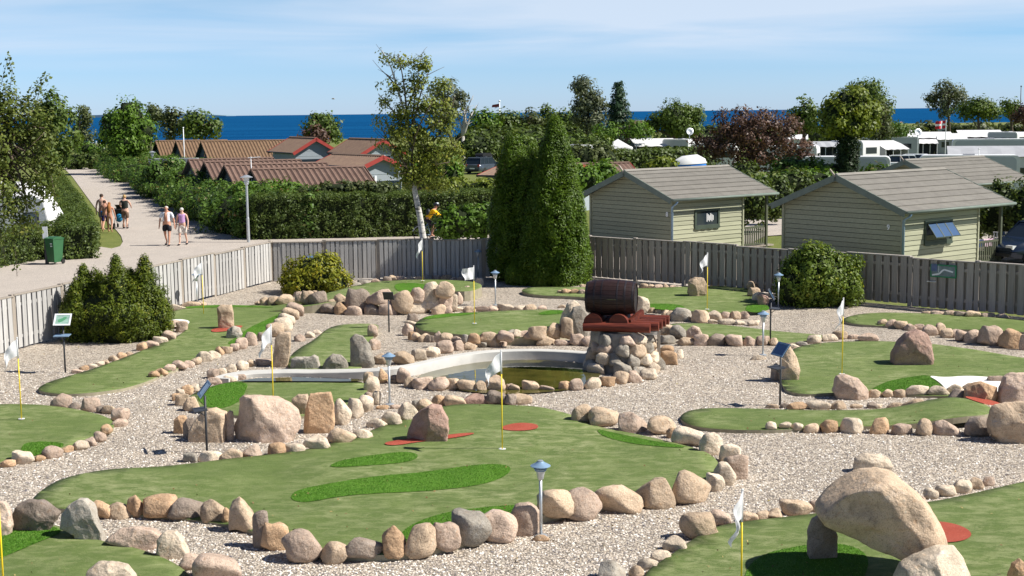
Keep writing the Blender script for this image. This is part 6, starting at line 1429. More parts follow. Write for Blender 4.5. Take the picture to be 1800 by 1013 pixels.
cloth('dark blue towel hung over the porch railing of cottage 9', loc9(5.05, -2.58, .90), u9, .35, 0, 'navy')
cloth('pale striped towel hung over the porch railing right of the blue one', loc9(5.55, -2.58, .90), u9, .6, 0, 'pinkcloth')
def chairs():
    p = G(1757, 452, 0); t = thing('garden_chair', 'white plastic garden chair leaning beside the porch of cottage 9', 'chair', p, R(-25))
    mb = MB(); mb.box((-.25, -.24, .40), (.25, .24, .44)); mb.build('seat', M['white'], t)
    for i in range(6): x = -.21 + i * .084; mb = MB(); mb.beam((x, .22, .44), (x * 1.25, .36, .92), .045, .015, (0, 1, 0)); mb.build('back_slat', M['white'], t)
    mb = MB(); mb.beam((-.30, .36, .92), (.30, .36, .92), .05, .03); mb.build('top_rail', M['white'], t)
    for x in (-.24, .24):
        for y in (-.22, .22): mb = MB(); mb.beam((x * 1.1, y * 1.1, 0), (x, y, .40), .04, .04, (0, 1, 0)); mb.build('leg', M['white'], t)
        mb = MB(); mb.box((x - .03, -.22, .62), (x + .03, .26, .65)); mb.box((x - .02, -.22, .44), (x + .02, -.18, .62)); mb.build('armrest', M['white'], t)
chairs()

# ---- rows of huts with ribbed roofs on the left
def Apx(px, py, Y): return AT(px, py, Y)
HG = 'plum roofed holiday huts in a staggered row'
an = R(24)
for px, py, Y, L_, lb in ((331, 281, 89, 5.6, 'plum roofed hut farthest left and back of its staggered row'), (359, 285, 83.5, 6.0, 'second plum roofed hut from the left in the staggered row'), (394, 290.5, 78, 6.0, 'third plum roofed hut from the left, its gable half in shadow'), (441, 298, 71.5, 6.2, 'nearest plum roofed hut with the longest visible ribbed roof')):
    t, wy, zt = house('holiday_hut', lb, 'hut', Apx(px, py, Y), an, L_, 4.6, 1.0, 'roof_plum', 'dark_board', 'roof_plum', .3, -.05, 0, .30, .055, None, HG, .10, slit=False)
    mb = MB(); mb.box((.27, -wy * .95, .0), (.285, -wy * .35, .9)); mb.build('shutter', M['grey_board'], t)
    mb = MB(); mb.tube([(.02, -2.32, zt(2.0) - .1), (.1, -2.2, zt(2.0) - .3), (.12, -2.1, 0)], .04, 6); mb.build('downpipe', M['steel'], t)
HG2 = 'tan roofed holiday houses in a row'
for px, py, Y, L_, lb in ((273, 248, 140, 4.6, 'tan roofed house at the left end of the back row'), (309, 248, 133, 5.0, 'tan roofed house in the middle of the back row'), (353, 249, 126, 8.0, 'tan roofed house with the longest roof of the back row')):
    t, wy, zt = house('holiday_house', lb, 'house', Apx(px, py, Y), an, L_, 6.2, 1.65, 'roof_tan', 'dark_board', 'roof_tan', .3, -.05, 0, .30, .055, None, HG2, .14, slit=True)
A_ = AT(505, 251, 118)
def house_r(label, px, py, Y, ang, L_, Wd, rise, roofm='roof_brown', wallm='grey_board', **kw):
    """gable facing right and forward: build with the ridge running away to the left"""
    return house('grey_house', label, 'house', Apx(px, py, Y), ang, L_, Wd, rise, roofm, wallm, 'red_paint', .35, -.05, 0, .3, .02, None, 'grey houses with red bargeboards', .26, **kw)
t, wy, zt = house_r('grey boarded house with red bargeboards and a long dark window opening', 556, 242.5, 112, R(118), 6.5, 4.1, 1.18)
mb = MB(); mb.box((.325, -.6, 1.2), (.36, 1.9, 2.1)); mb.build('window', M['glass'], t)
t, wy, zt = house_r('grey boarded house with red bargeboards behind the birch, small white window', 674, 245, 105, R(118), 7.0, 3.9, 1.1)
mb = MB(); mb.box((.31, -.75, 1.95), (.345, -.15, 2.6)); w = mb.build('window_frame', M['white_frame'], t); mb = MB(); mb.box((.30, -.65, 2.05), (.309, -.25, 2.5)); mb.build('pane', M['glass'], w)
t, wy, zt = house_r('grey house with red bargeboards closest to the birch trunk, dark open porch', 674, 274, 86, R(124), 7.0, 3.2, .66)
mb = MB(); mb.box((.31, -1.4, 0), (.345, .2, 1.5)); mb.build('porch_shade_panel', M['glass'], t)  # flat dark panel on the wall; shade of the porch put into its colour
mb = MB(); mb.box((.29, .35, 0), (.345, .5, 1.85)); mb.build('post', M['white_frame'], t)
p = AT(664, 320, 74); t = thing('red_sign', 'small red and white notice beside the nearest hut', 'sign', (p.x, 74, 0)); mb = MB(); mb.box((-.02, -.02, 0), (.02, .02, 1.0)); mb.build('post', M['white_frame'], t); mb = MB(); mb.box((-.13, -.04, 1.0), (.13, -.02, 1.75)); mb.build('panel', M['red_paint'], t)
t, wy, zt = house('low_roof', 'red edged hut roof left of the thujas, in front of the estate car', 'hut', Apx(884, 288.5, 82), R(-32), 5.5, 5.6, .55, 'roof_brown', 'grey_board', 'red_paint', .3, -.05, 0, .3, .02, None, None, .14)
t, wy, zt = house('low_roof', 'small piece of red tiled roof right of the thujas', 'hut', Apx(1012, 288, 84), R(20), 3.6, 3.4, .75, 'roof_plum', 'grey_board', 'red_paint', .3, -.05, 0, .3, .02, None, None, .14)
t, wy, zt = house('far_roof', 'low brown roof in front of the sea gap by the spruce', 'house', Apx(1103, 213, 210), R(5), 3.6, 5, 1.3, 'roof_plum', 'grey_board', 'roof_plum', .3, -.05)
def parapet():
    a, b = AT(262, 279, 101), AT(336, 281, 99); t = thing('flat_white_roof', 'flat white roof edge in front of the tan roofed houses', 'roof', (a.x, a.y, 0), world=True)
    mb = MB(); mb.box((a.x, a.y - .2, a.z - .75), (b.x, b.y + 2.5, a.z - .0)); mb.build('roof_slab', M['canvas_grey'], t)
    for x in (a.x + .2, b.x - .2): mb = MB(); mb.box((x - .06, a.y, -.05), (x + .06, a.y + .12, a.z - .75)); mb.build('post', M['steel'], t)
parapet()
def pole(label, px, ytop, Y, r=.05, nm='flag_pole', cat='pole', mat='white_frame', zb=-.05, cross=0):
    q = AT(px, ytop, Y); t = thing(nm, label, cat, (q.x, Y, zb)); mb = MB(); mb.tube([(0, 0, 0), (0, 0, q.z - zb)], [r, r * .7], 8); mb.build('pole', M[mat], t, True)
    mb = MB(); mb.sphere((0, 0, q.z - zb), r * 1.5, 8, 5); mb.build('knob', M[mat], t, True)
    if cross: mb = MB(); mb.tube([(-cross * .3, 0, q.z - zb - .02), (cross, 0, q.z - zb + .02)], r * .8, 6); mb.build('antenna_arm', M[mat], t)
    return t
pole('thin white mast rising over the tan roofs', 322, 225, 122, .05)
pole('thin antenna mast over the plum roofs', 441, 277, 72.5, .025, 'antenna', cross=.5)
pole('thin dark mast over the far right trees', 1795, 152, 250, .10, mat='dark_metal')
pole('short white antenna on the caravan roof before cottage 9', 1721, 262, 86, .03, 'antenna')
t = pole('flag pole over the shore trees', 878, 178, 190, .10)
mb = MB(); q = AT(878, 178, 190); mb.prism([(-.05, 0, q.z - .3), (-1.0, .15, q.z - .45), (-1.1, .2, q.z - .8), (-.05, 0, q.z - .75)], (0, .02, 0)); mb.build('red_pennant', M['red_paint'], t)

def danish(px, ytop, Y, w, h, label):
    q = AT(px, ytop, Y); t = thing('danish_flag', label, 'flag', (q.x, Y, 0)); z1 = q.z; mb = MB(); mb.tube([(0, 0, 0), (0, 0, z1 + .1)], .05, 7); mb.build('pole', M['white_frame'], t)
    n = 20; k = 8
    def pt(i, j): s_ = i / n; return (-w * s_, .12 * math.sin(s_ * 7) * s_ * 2, z1 - h * j / k - .18 * s_ * w * .5)
    for nm, sel in (('red_field', 0), ('white_cross', 1)):
        mb = MB()
        for i in range(n):
            for j in range(k):
                cr_ = (7 <= i < 9 + 1) or j in (3, 4) 
                if cr_ == bool(sel): a, b, c, d = pt(i, j), pt(i + 1, j), pt(i + 1, j + 1), pt(i, j + 1); mb.add([a, b, c, d, *[(x, y + .015, z) for x, y, z in (a, b, c, d)]], [(0, 1, 2, 3), (7, 6, 5, 4)])
        mb.build(nm, M['red_flag'] if not sel else M['flag'], t)
M['red_flag'] = basic('red_flag', (.60, .03, .05), .8, .05)
danish(1663, 212, 170, 1.25, .95, 'red danish flag with white cross over the camp awnings')

# ------------------------------------------------------------------ caravans and awnings
def rrect(L_, H, r, z0, n=5):
    pts = []
    for cx_, cz, a0 in ((L_ / 2 - r, z0 + H - r, 0), (-L_ / 2 + r, z0 + H - r, 90), (-L_ / 2 + r * .5, z0 + r * .5, 180), (L_ / 2 - r * .5, z0 + r * .5, 270)):
        rr = r if cz > z0 + H / 2 else r * .5
        for i in range(n + 1): a = R(a0 + 90 * i / n); pts.append((cx_ + rr * math.cos(a), cz + rr * math.sin(a)))
    return pts
def caravan(label, px, Y, ang, L_=5.4, side='caravan_shade', stripe=None, H=2.2, group='caravans in the camp'):
    q = AT(px, 250, Y); t = thing('caravan', label, 'caravan', (q.x, Y, 0), ang, group); Wd = 2.2; pr = rrect(L_, H, .32, .42)
    mb = MB(); mb.prism([(x, -Wd / 2, z) for x, z in pr], (0, Wd, 0)); mb.build('body', M['white'], t, 'auto')
    mb = MB(); mb.prism([(x * .93, -Wd / 2 - .012, .44 + (z - .42) * .94) for x, z in pr], (0, .008, 0)); mb.build('side_panel', M[side], t)  # default grey carries the painted shade of this side
    for x in (-L_ * .28, L_ * .05, L_ * .3): mb = MB(); mb.box((x - .42, -Wd / 2 - .035, 1.35), (x + .42, -Wd / 2 - .014, 1.9)); mb.build('side_window', M['glass'], t)
    for s_ in (-1, 1): mb = MB(); mb.box((s_ * (L_ / 2) - .02, -.7, 1.4), (s_ * (L_ / 2) + .02, .7, 2.0)); mb.build('end_window', M['glass'], t)
    for y in (-Wd / 2 + .1, Wd / 2 - .1): mb = MB(); mb.lathe([(.1, -.09), (.32, -.09), (.34, 0), (.32, .09), (.1, .09)], 16, c=(0, 0, 0), ax='x'); me = mb.mesh('wheel', M['rubber'], 'auto'); o = link('wheel', me, t, None, (.1, y, .33)); o.rotation_euler = (0, 0, R(90))
    mb = MB(); mb.box((-.35, -.35, .42 + H), (.35, .35, .50 + H)); mb.build('roof_hatch', M['canvas_grey'], t)
    mb = MB(); mb.box((-L_ / 2 + .15, Wd / 2 - .02, .5), (-L_ / 2 + .75, Wd / 2 + .02, 2.3)); mb.build('door', M['white'], t)
    mb = MB(); mb.beam((L_ / 2 - .05, 0, .5), (L_ / 2 + 1.1, 0, .45), .1, .1); mb.build('drawbar', M['dark_metal'], t)
    if stripe:
        mb = MB(); y = -Wd / 2 - .03; 
        for a, b in (((-1.5, 2.1), (-.5, 2.1)), ((-.5, 2.1), (-1.1, 1.5))): mb.beam((a[0], y, a[1]), (b[0], y, b[1]), .03, .1, (0, 1, 0))
        mb.build('decor_stripe', M['dark_metal'], t)
    return t
def awning(label, px, Y, ang, w=4, d=2.5, hi=2.5, lo=1.9, roof='canvas', wall='canvas', open_front=False, group='awnings and tents in the camp', ridge=False):
    q = AT(px, 250, Y); t = thing('awning', label, 'awning', (q.x, Y, 0), ang, group); o_ = .12
    mb = MB(); n = 8
    if ridge:
        for a, b, s_ in ((-d / 2 - o_, 0, 1), (0, d / 2 + o_, -1)):
            z0, z1 = (lo, hi) if s_ > 0 else (hi, lo); mb.obox((0, (a + b) / 2, (z0 + z1) / 2), (w / 2 + o_, 0, 0), (0, (b - a) / 2, (z1 - z0) / 2), (0, 0, .02))
    else:
        V = []; F = []
        for i in range(n + 1):
            x = -w / 2 - o_ + (w + 2 * o_) * i / n; sag = -.05 * math.sin(i / n * math.pi * 4) ** 2
            for y, z in ((d / 2, hi), (0, (hi + lo) / 2 + .10 + sag), (-d / 2 - o_, lo + sag)): V.append((x, y, z))
        for i in range(n):
            for j in range(2): a = i * 3 + j; F.append((a, a + 1, a + 4, a + 3))
        V2 = [(x, y, z - .03) for x, y, z in V]; m_ = len(V); mb.add(V + V2, F + [tuple(k + m_ for k in reversed(f)) for f in F])
    mb.build('roof_canvas', M[roof], t)
    for x in (-w / 2, w / 2):
        mb = MB(); mb.prism([(x - .01, -d / 2, 0), (x - .01, d / 2, 0), (x - .01, d / 2, hi - .04), (x - .01, -d / 2, lo - .02)], (.02, 0, 0)); mb.build('side_wall', M[wall], t)
    if open_front:
        for i in range(4): x = -w / 2 + w * i / 3; mb = MB(); mb.tube([(x, -d / 2 - .03, 0), (x, -d / 2 - .03, lo)], .03, 6); mb.build('tent_pole', M['white_frame'], t)
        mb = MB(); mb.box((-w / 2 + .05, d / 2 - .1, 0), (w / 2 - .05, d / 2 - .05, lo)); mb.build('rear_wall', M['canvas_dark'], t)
    else:
        mb = MB(); mb.box((-w / 2 + .012, -d / 2 - .01, 0), (w / 2 - .012, -d / 2 + .01, lo - .03)); mb.build('front_wall', M[wall], t)
        for i in (-1, 1): mb = MB(); mb.box((i * w / 4 - w * .13, -d / 2 - .03, .8), (i * w / 4 + w * .13, -d / 2 - .012, 1.5)); mb.build('tent_window', M['glass'], t)
    return t
a1 = R(-16)
caravan('big caravan with shaded side behind the cottage 9 roof, white front at the right edge', 1704, 90, a1, 6.2)
awning('long grey awning roof above the big caravan at the right edge', 1760, 97, a1, 7.0, 3.0, 2.95, 2.3, 'canvas_grey', 'canvas')
caravan('caravan with shaded side and a dark chevron stripe', 1740, 122, a1, 6.4, stripe=True, H=2.5)
caravan('white fronted caravan with shaded side seen past the ivy trunk, nearest the second cottage', 1488, 90, a1, 5.6)
caravan('white caravan with a dark end window right of the ivy trunk', 1502, 134, R(-60), 4.6)
awning('cream awning roof attached beside the white caravan right of the ivy trunk', 1563, 137, R(20), 2.6, 2.6, 2.5, 1.7, 'canvas', 'canvas_grey', True)
caravan('long caravan with shaded side behind the white parked cars', 1565, 150, a1, 6.0)
awning('small awning with white poles beside the long caravan with shaded side', 1627, 150, R(-10), 2.2, 2.0, 2.3, 1.9, 'canvas', 'canvas_dark', True)
awning('blue grey tent left of the ivy trunk with an open dark front', 1458, 134, R(-5), 3.2, 2.5, 2.55, 2.1, 'canvas_grey', 'canvas_grey', True)
awning('large white awning below the danish flag, left part', 1632, 178, R(-12), 5.6, 4, 2.6, 1.9, 'canvas', 'canvas_dark', True)
awning('white awning directly right of the danish flag pole', 1672, 172, R(-12), 3.4, 3, 2.5, 1.8, 'canvas', 'canvas_grey')
awning('wide white awning with dark open gable near the right edge', 1722, 176, R(-12), 5.2, 4, 2.8, 2.0, 'canvas', 'canvas_dark', True)
caravan('white caravan end beside the wide white awning at the right edge', 1772, 172, R(-60), 4.6)
caravan('small pale caravan behind the danish flag near the shore', 1672, 235, R(-10), 4.6, 'white')
awning('white tent tip left of the danish flag near the hedge', 1592, 200, R(-8), 2.2, 2.4, 2.5, 1.6, ridge=True)
caravan('low white caravan roof in the green shrubs right of the globe tree', 1547, 172, R(-10), 4.4, 'white')
awning('white tent roof seen left of the globe tree crown', 1428, 182, R(-10), 4.0, 3, 2.7, 1.9, ridge=True)
awning('white tent roof seen at the left behind the copper beech', 1400, 176, R(-10), 2.6, 3, 2.5, 1.9, ridge=True)
caravan('white caravan glimpsed through the right part of the copper beech', 1385, 118, R(-20), 5.2, 'white')
caravan('white caravan glimpsed through the left part of the copper beech', 1258, 128, R(-20), 4.0, 'white')
awning('long white and blue grey camp awning left of the copper beech', 1150, 152, R(4), 4.6, 3.6, 2.65, 1.9, 'canvas', 'canvas_dark', True)
caravan('white caravan joined to the long awning left of the copper beech', 1200, 150, R(-55), 4.2)
caravan('white roof of a caravan between the right thuja and the olive hedge', 1010, 128, R(-8), 3.4, 'white')
def gazebo():
    q = AT(1086, 250, 148); t = thing('gazebo', 'white pop up gazebo with peaked roof behind the olive hedge', 'gazebo', (q.x, 148, 0)); w = 1.25
    mb = MB(); mb.add([(-w, -w, 2.0), (w, -w, 2.0), (w, w, 2.0), (-w, w, 2.0), (0, 0, 2.75), (-w, -w, 1.75), (w, -w, 1.75), (w, w, 1.75), (-w, w, 1.75)], [(0, 1, 4), (1, 2, 4), (2, 3, 4), (3, 0, 4), (0, 5, 6, 1), (1, 6, 7, 2), (2, 7, 8, 3), (3, 8, 5, 0)]); mb.build('roof_canvas', M['canvas'], t)
    for x in (-w, w):
        for y in (-w, w): mb = MB(); mb.tube([(x, y, 0), (x, y, 1.98)], .04, 6); mb.build('leg', M['white_frame'], t)
gazebo()
q = AT(1090, 256, 142); tag(rock_o := link('white_cover', rock_mesh(200, 3, .6, 4, rough=.02), None, None, (q.x, 142, 1.4)), 'white covered trailer under the gazebo behind the hedge', 'cover'); rock_o.scale = (2.6, 1.6, .9); rock_o.data.materials[0] = M['canvas']
def boat():
    q = AT(1212, 292, 88); t = thing('covered_boat', 'upturned white and blue boat behind the first cottage roof', 'boat', (q.x, 88, 0), R(8))
    for nm, mt, z0, z1, s1 in (('blue_hull', 'blue_cover', 1.85, 2.30, .94), ('white_cover', 'white', 2.30, 2.85, .55)):
        V = []; n = 16
        for zz_, k in ((z0, .80 if nm[0] == 'b' else 1), ((z0 + z1) / 2, 1.0 if nm[0] == 'b' else .9), (z1, s1 if nm[0] == 'b' else .45)):
            for i in range(n): a = 2 * math.pi * i / n; V.append((1.15 * k * math.cos(a), .6 * k * math.sin(a) * (1 - .2 * math.cos(a)), zz_ + .05 * math.cos(a)))
        F = [(r * n + i, r * n + (i + 1) % n, (r + 1) * n + (i + 1) % n, (r + 1) * n + i) for r in range(2) for i in range(n)] + [tuple(reversed(range(n))), tuple(range(2 * n, 3 * n))]
        mb = MB(); mb.add(V, F); mb.build(nm, M[mt], t, 'auto')
    for x in (-.7, .7): mb = MB(); mb.beam((x, -.3, 0), (x, -.3, 1.9), .08, .08, (0, 1, 0)); mb.build('trestle', M['post'], t)
M['blue_cover'] = basic('blue_tarp', (.02, .16, .50), .5, .1)
boat()
def dish(px, py, Y, r, label):
    q = AT(px, py, Y); t = thing('satellite_dish', label, 'satellite dish', (q.x, Y, 0)); mb = MB(); mb.lathe([(0, -.02), (r * .6, .03), (r, .12), (r, .14), (r * .6, .05), (0, 0)], 18); me = mb.mesh('dish', M['steel'], True); o = link('dish', me, t, None, (0, 0, q.z)); o.rotation_euler = (R(70), 0, R(10))
    mb = MB(); mb.tube([(0, 0, 0), (0, 0, q.z - .1)], .04, 6); mb.build('mast', M['steel'], t); mb = MB(); mb.tube([(0, -.02, q.z), (0, -.45, q.z + .1)], .02, 5); mb.build('receiver_arm', M['dark_metal'], t)
dish(1212, 232, 150, .42, 'round grey satellite dish above the caravan beside the copper beech'); dish(1613, 233, 148, .40, 'round satellite dish on a mast before the white caravan end')

# white tent and caravan behind the hedge on the left
def left_tent():
    Y = 60.0; a = lambda x, y, dy=0: AT(x, y, Y + dy)
    t = thing('white_tent', 'large white tent with a grey window behind the hedge, under the overhanging tree', 'tent', tuple(a(40, 405)), world=True)
    def quad(nm, pts, mat, th=.03):
        mb = MB(); v = [Vector(p) for p in pts]; nr = (v[1] - v[0]).cross(v[2] - v[1]).normalized() * th; mb.prism(v, nr); return mb.build(nm, mat, t)
    z0 = 0; P_ = lambda x, y, dy=0: a(x, y, dy); g0 = lambda x: (a(x, 300).x, Y, 0)
    quad('front_wall', [g0(-160), g0(88), tuple(P_(74, 352)), tuple(P_(60, 345)), tuple(P_(-160, 345))], M['canvas'])
    quad('side_wall', [tuple(P_(74, 352)), g0(88), (g0(100)[0], Y + 2.6, 0), tuple(P_(88, 338, 2.6))], M['canvas'])
    quad('roof_canvas', [tuple(P_(-160, 345)), tuple(P_(60, 345)), tuple(P_(74, 352)), tuple(P_(88, 338, 2.6)), tuple(P_(70, 320, 2.6)), tuple(P_(-160, 318, 2.6))], M['canvas'])
    w = quad('window', [tuple(P_(42, 396, -.03)), tuple(P_(67, 395, -.03)), tuple(P_(67, 374, -.03)), tuple(P_(42, 375, -.03))], M['canvas_grey'], .01)
    mb = MB(); c = [P_(42, 396, -.05), P_(67, 395, -.05), P_(67, 374, -.05), P_(42, 375, -.05)]
    for i in range(4): mb.beam(c[i], c[(i + 1) % 4], .06, .02, (0, 1, 0))
    mb.build('window_trim', M['dark_metal'], t)
    mb = MB(); mb.beam(g0(-160), g0(88), .05, .12); mb.build('ground_skirt', M['blue_steel'], t)
left_tent()
q = AT(60, 330, 66); cv_ = caravan('white caravan with rounded end behind the white tent on the left', -30, 65.5, R(0), 5.0, 'white', H=2.1, group='caravans in the camp')

# ------------------------------------------------------------------ street lamps, bin and post
def street_lamp(label, px, py, H=3.1, r=.055):
    p = G(px, py, -.02); t = thing('street_lamp', label, 'street lamp', p, 0, 'grey park street lamps')
    mb = MB(); mb.tube([(0, 0, -.05), (0, 0, 1.1), (0, 0, 1.12), (0, 0, H - .45)], [r * 1.3, r * 1.3, r, r], 10); mb.build('pole', M['steel'], t, 'auto')
    mb = MB(); mb.lathe([(.06, H - .46), (.10, H - .42), (.10, H - .36), (.13, H - .33), (.13, H - .30), (0, H - .30)], 14); mb.build('collar', M['steel'], t, 'auto')
    mb = MB(); mb.lathe([(.11, H - .30), (.14, H - .10), (0, H - .10)], 14); mb.build('lamp_glass', M['lamp_glass'], t, 'auto')
    mb = MB(); mb.lathe([(.28, H - .12), (.29, H - .10), (.06, H), (0, H + .01)], 18); mb.build('hood', M['steel'], t, 'auto')
street_lamp('tall grey street lamp at the end of the rose hedge', 437, 426, 3.05)
street_lamp('grey street lamp among the roses left of the plum roofed huts', 270, 328, 2.9, .05)
street_lamp('small street lamp at the far end of the gravel road', 208, 296, 3.0, .05)
def wheelie():
    p = G(97, 464, -.01); t = thing('wheelie_bin', 'green wheelie bin standing against the clipped hedge', 'bin', p, R(-30)); t.scale = (.86, .80, 1.0)
    mb = MB(); mb.add([(-.22, -.24, .08), (.22, -.24, .08), (.22, .24, .08), (-.22, .24, .08), (-.28, -.32, .98), (.28, -.32, .98), (.28, .34, .98), (-.28, .34, .98)], [(0, 3, 2, 1), (4, 5, 6, 7), (0, 1, 5, 4), (1, 2, 6, 5), (2, 3, 7, 6), (3, 0, 4, 7)]); mb.build('body', M['bin'], t)
    mb = MB(); mb.box((-.30, -.35, .982), (.30, .36, 1.02)); mb.prism([(-.28, -.30, 1.022), (-.28, .30, 1.022), (-.28, .2, 1.07), (-.28, -.15, 1.07)], (.56, 0, 0)); mb.build('lid', M['bin'], t)
    mb = MB(); mb.tube([(-.25, .40, 1.0), (.25, .40, 1.0)], .022, 8); mb.build('handle', M['bin'], t)
    for x in (-.26, .26): mb = MB(); mb.lathe([(.02, -.03), (.10, -.03), (.10, .03), (.02, .03)], 14, ax='x'); o = link('wheel', mb.mesh('wheel', M['rubber'], 'auto'), t, None, (x, .26, .10))
    mb = MB(); mb.box((.06, -.305, .70), (.18, -.285, .74)); mb.box((.05, -.315, .80), (.19, -.295, .83)); mb.build('sticker', M['white_frame'], t)
wheelie()
p = G(83, 464, -.01) ; t = thing('marker_post', 'dark post with a white plate in the hedge above the green bin', 'post', p); zt_ = AT(83, 398, p.y).z; mb = MB(); mb.box((-.06, -.05, 0), (.06, .05, 1.25)); mb.build('post', M['dark_metal'], t); mb = MB(); mb.box((-.10, -.075, 1.0), (.10, -.055, zt_)); mb.build('white_plate', M['white_frame'], t)
def playground():
    q = AT(173, 258, 210); t = thing('climbing_frame', 'wooden climbing frame with upright posts near the shore', 'climbing frame', (q.x, 210, 0))
    for i, x in enumerate((-.8, -.3, .25, .8)): mb = MB(); mb.beam((x, 0, 0), (x, 0, 2.3 - .25 * (i % 2)), .14, .14, (0, 1, 0)); mb.build('post', M['white_frame'], t)
    mb = MB(); mb.box((-.8, -.05, 1.2), (.8, .05, 1.35)); mb.build('crossbar', M['post'], t); mb = MB(); mb.box((.0, .1, .4), (.8, .2, 1.9)); mb.build('panel', M['red_paint'], t)
playground()
M['gull'] = basic('gull', (.35, .35, .37), .8, .1)
q = AT(586, 174, 160); t = thing('gull', 'tiny gull flying over the sea horizon', 'bird', tuple(q)); mb = MB(); mb.sphere((0, 0, 0), (.22, .07, .06), 8, 5); mb.build('body', M['gull'], t, True)
for s_ in (-1, 1): mb = MB(); mb.prism([(-.06, s_ * .05, .02), (.1, s_ * .05, .02), (.04, s_ * .35, .10), (-.10, s_ * .62, .03)], (0, 0, .012)); mb.build('wing', M['gull'], t)

# ------------------------------------------------------------------ cars
def car(label, loc, rz, paint, L_=4.5, Wd=1.78, H=1.48, estate=True, box=False, group=None):
    t = thing('parked_car', label, 'car', loc, rz, group); hw = Wd / 2
    def loft(st, n=None):
        V = []; F = []; k = len(st[0][1])
        for x, sec in st: V += [(x, y, z) for y, z in sec]
        for i in range(len(st) - 1):
            for j in range(k): a = i * k + j; b = i * k + (j + 1) % k; F.append((a, a + k, b + k, b))
        F.append(tuple(range(k))); F.append(tuple(reversed(range(len(V) - k, len(V))))); mb = MB(); mb.add(V, F); return mb
    def sec(w, zb, zt_, r=.08): return [(-w * .9, zb), (w * .9, zb), (w, zb + .18), (w * 1.01, (zb + zt_) / 2), (w * .96, zt_ - r), (w * .86, zt_), (-w * .86, zt_), (-w * .96, zt_ - r), (-w * 1.01, (zb + zt_) / 2), (-w, zb + .18)]
    h2 = L_ / 2
    st = [(-h2, sec(hw * .86, .34, .86)), (-h2 + .12, sec(hw * .95, .26, .93)), (-h2 + .6, sec(hw, .22, .95)), (0, sec(hw, .20, .93)), (h2 - 1.25, sec(hw, .22, .93)), (h2 - .9, sec(hw * .98, .22, .88)), (h2 - .25, sec(hw * .92, .24, .72)), (h2 - .04, sec(hw * .82, .30, .60))]
    loft(st).build('body', paint, t, 'auto')
    g0, g1 = (-h2 + .10, -h2 + .42) if estate else (-h2 + .35, -h2 + .95)
    def gs(w, z0, z1): return [(-w, z0), (w, z0), (w * .82, z1), (-w * .82, z1)]
    V = []; z0, z1 = .90, H - .05; cab = [(g0, z0, .93), (g1, z1, .90), (.35, z1, .90), (h2 - 1.15, z0, .93)]
    mb = MB(); vs = []
    for (x, z, k) in cab: 
        w = hw * (.90 if z < 1 else .74); vs += [(x, -w, z), (x, w, z)]
    mb.add(vs, [(0, 1, 3, 2), (2, 3, 5, 4), (4, 5, 7, 6), (0, 2, 4, 6), (1, 7, 5, 3), (0, 6, 7, 1)]); mb.build('windows', M['glass'], t)
    mb = MB(); w = hw * .745; mb.prism([(g1 - .05, -w, z1 - .0), (g1 + .1, -w, H), (.2, -w, H), (.42, -w, z1 - .02)], (0, 2 * w, 0)); mb.build('roof', paint, t, 'auto')
    mb = MB()
    for s_ in (-1, 1):
        lo = lambda x: Vector((x, s_ * hw * .905, z0)); up_ = lambda x: Vector((x, s_ * hw * .755, z1))
        for xa, xb, wd in ((g0 + .03, g1 + .02, .09), (-.55, -.5, .06), (.35 - .1 + .05, .3, .06) if False else (-1.35, -1.25, .06), (h2 - 1.18, .38, .06)): mb.beam(lo(xa), up_(xb), wd, .03, (0, 1, 0))
    mb.build('pillar', paint, t)
    for s_ in (-1, 1):
        mb = MB(); mb.box((.95, s_ * (hw + .02) - .07, .92), (1.07, s_ * (hw + .02) + .07, 1.06)); mb.build('mirror', paint, t)
        mb = MB(); mb.box((h2 - .30, s_ * hw * .62 - .17, .56), (h2 - .06, s_ * hw * .62 + .17, .70)); mb.build('headlight', M['lamp_glass'], t)
        mb = MB(); mb.box((-h2 - .01, s_ * hw * .74 - .10, .68), (-h2 + .14, s_ * hw * .74 + .10, .92)); mb.build('tail_light', M['red_paint'], t)
        for x in (-h2 + .85, h2 - .85):
            mb = MB(); mb.lathe([(.19, -.10), (.30, -.10), (.32, -.06), (.32, .06), (.30, .10), (.19, .10)], 20, ax='x'); o = link('tyre', mb.mesh('tyre', M['rubber'], 'auto'), t, None, (x, s_ * (hw - .09), .32)); o.rotation_euler = (0, 0, R(90))
            mb = MB(); mb.lathe([(0, -.09), (.19, -.095), (.19, .095), (0, .09)], 14, ax='x'); o2 = link('rim', mb.mesh('rim', M['chrome'], 'auto'), o)
    mb = MB(); mb.box((-h2 - .03, -.26, .48), (-h2 + .02, .26, .59)); mb.build('number_plate', M['white_frame'], t)
    mb = MB(); mb.box((-h2 - .05, -hw * .8, .32), (-h2 + .1, hw * .8, .45)); mb.box((h2 - .12, -hw * .75, .28), (h2 + .02, hw * .75, .40)); mb.build('bumper', M['black'], t)
    if box:
        b = thing('roof_box', 'black roof box strapped on top of the dark estate car', 'roof box', Vector(loc) + Vector((0, 0, H + .06)), rz); mb = MB(); mb.prism([(-.95, -.42, 0), (-1.0, -.42, .12), (-.85, -.42, .30), (.6, -.42, .30), (1.0, -.42, .10), (.95, -.42, 0)], (0, .84, 0)); mb.build('shell', M['black'], b, 'auto')
        for x in (-.5, .5): mb = MB(); mb.box((x - .03, -.6, -.05), (x + .03, .6, -.005)); mb.build('roof_bar', M['steel'], b)
    return t
M['car_dark'] = basic('dark_blue_paint', (.012, .022, .045), .22, .05, 1, .0, .001, .3, .6); M['car_white'] = basic('white_paint', (.78, .79, .80), .25, .03, 1, .0, .001, 0, .5); M['car_grey'] = basic('grey_metallic', (.08, .10, .13), .25, .05, 1, .0, .001, .4, .6)
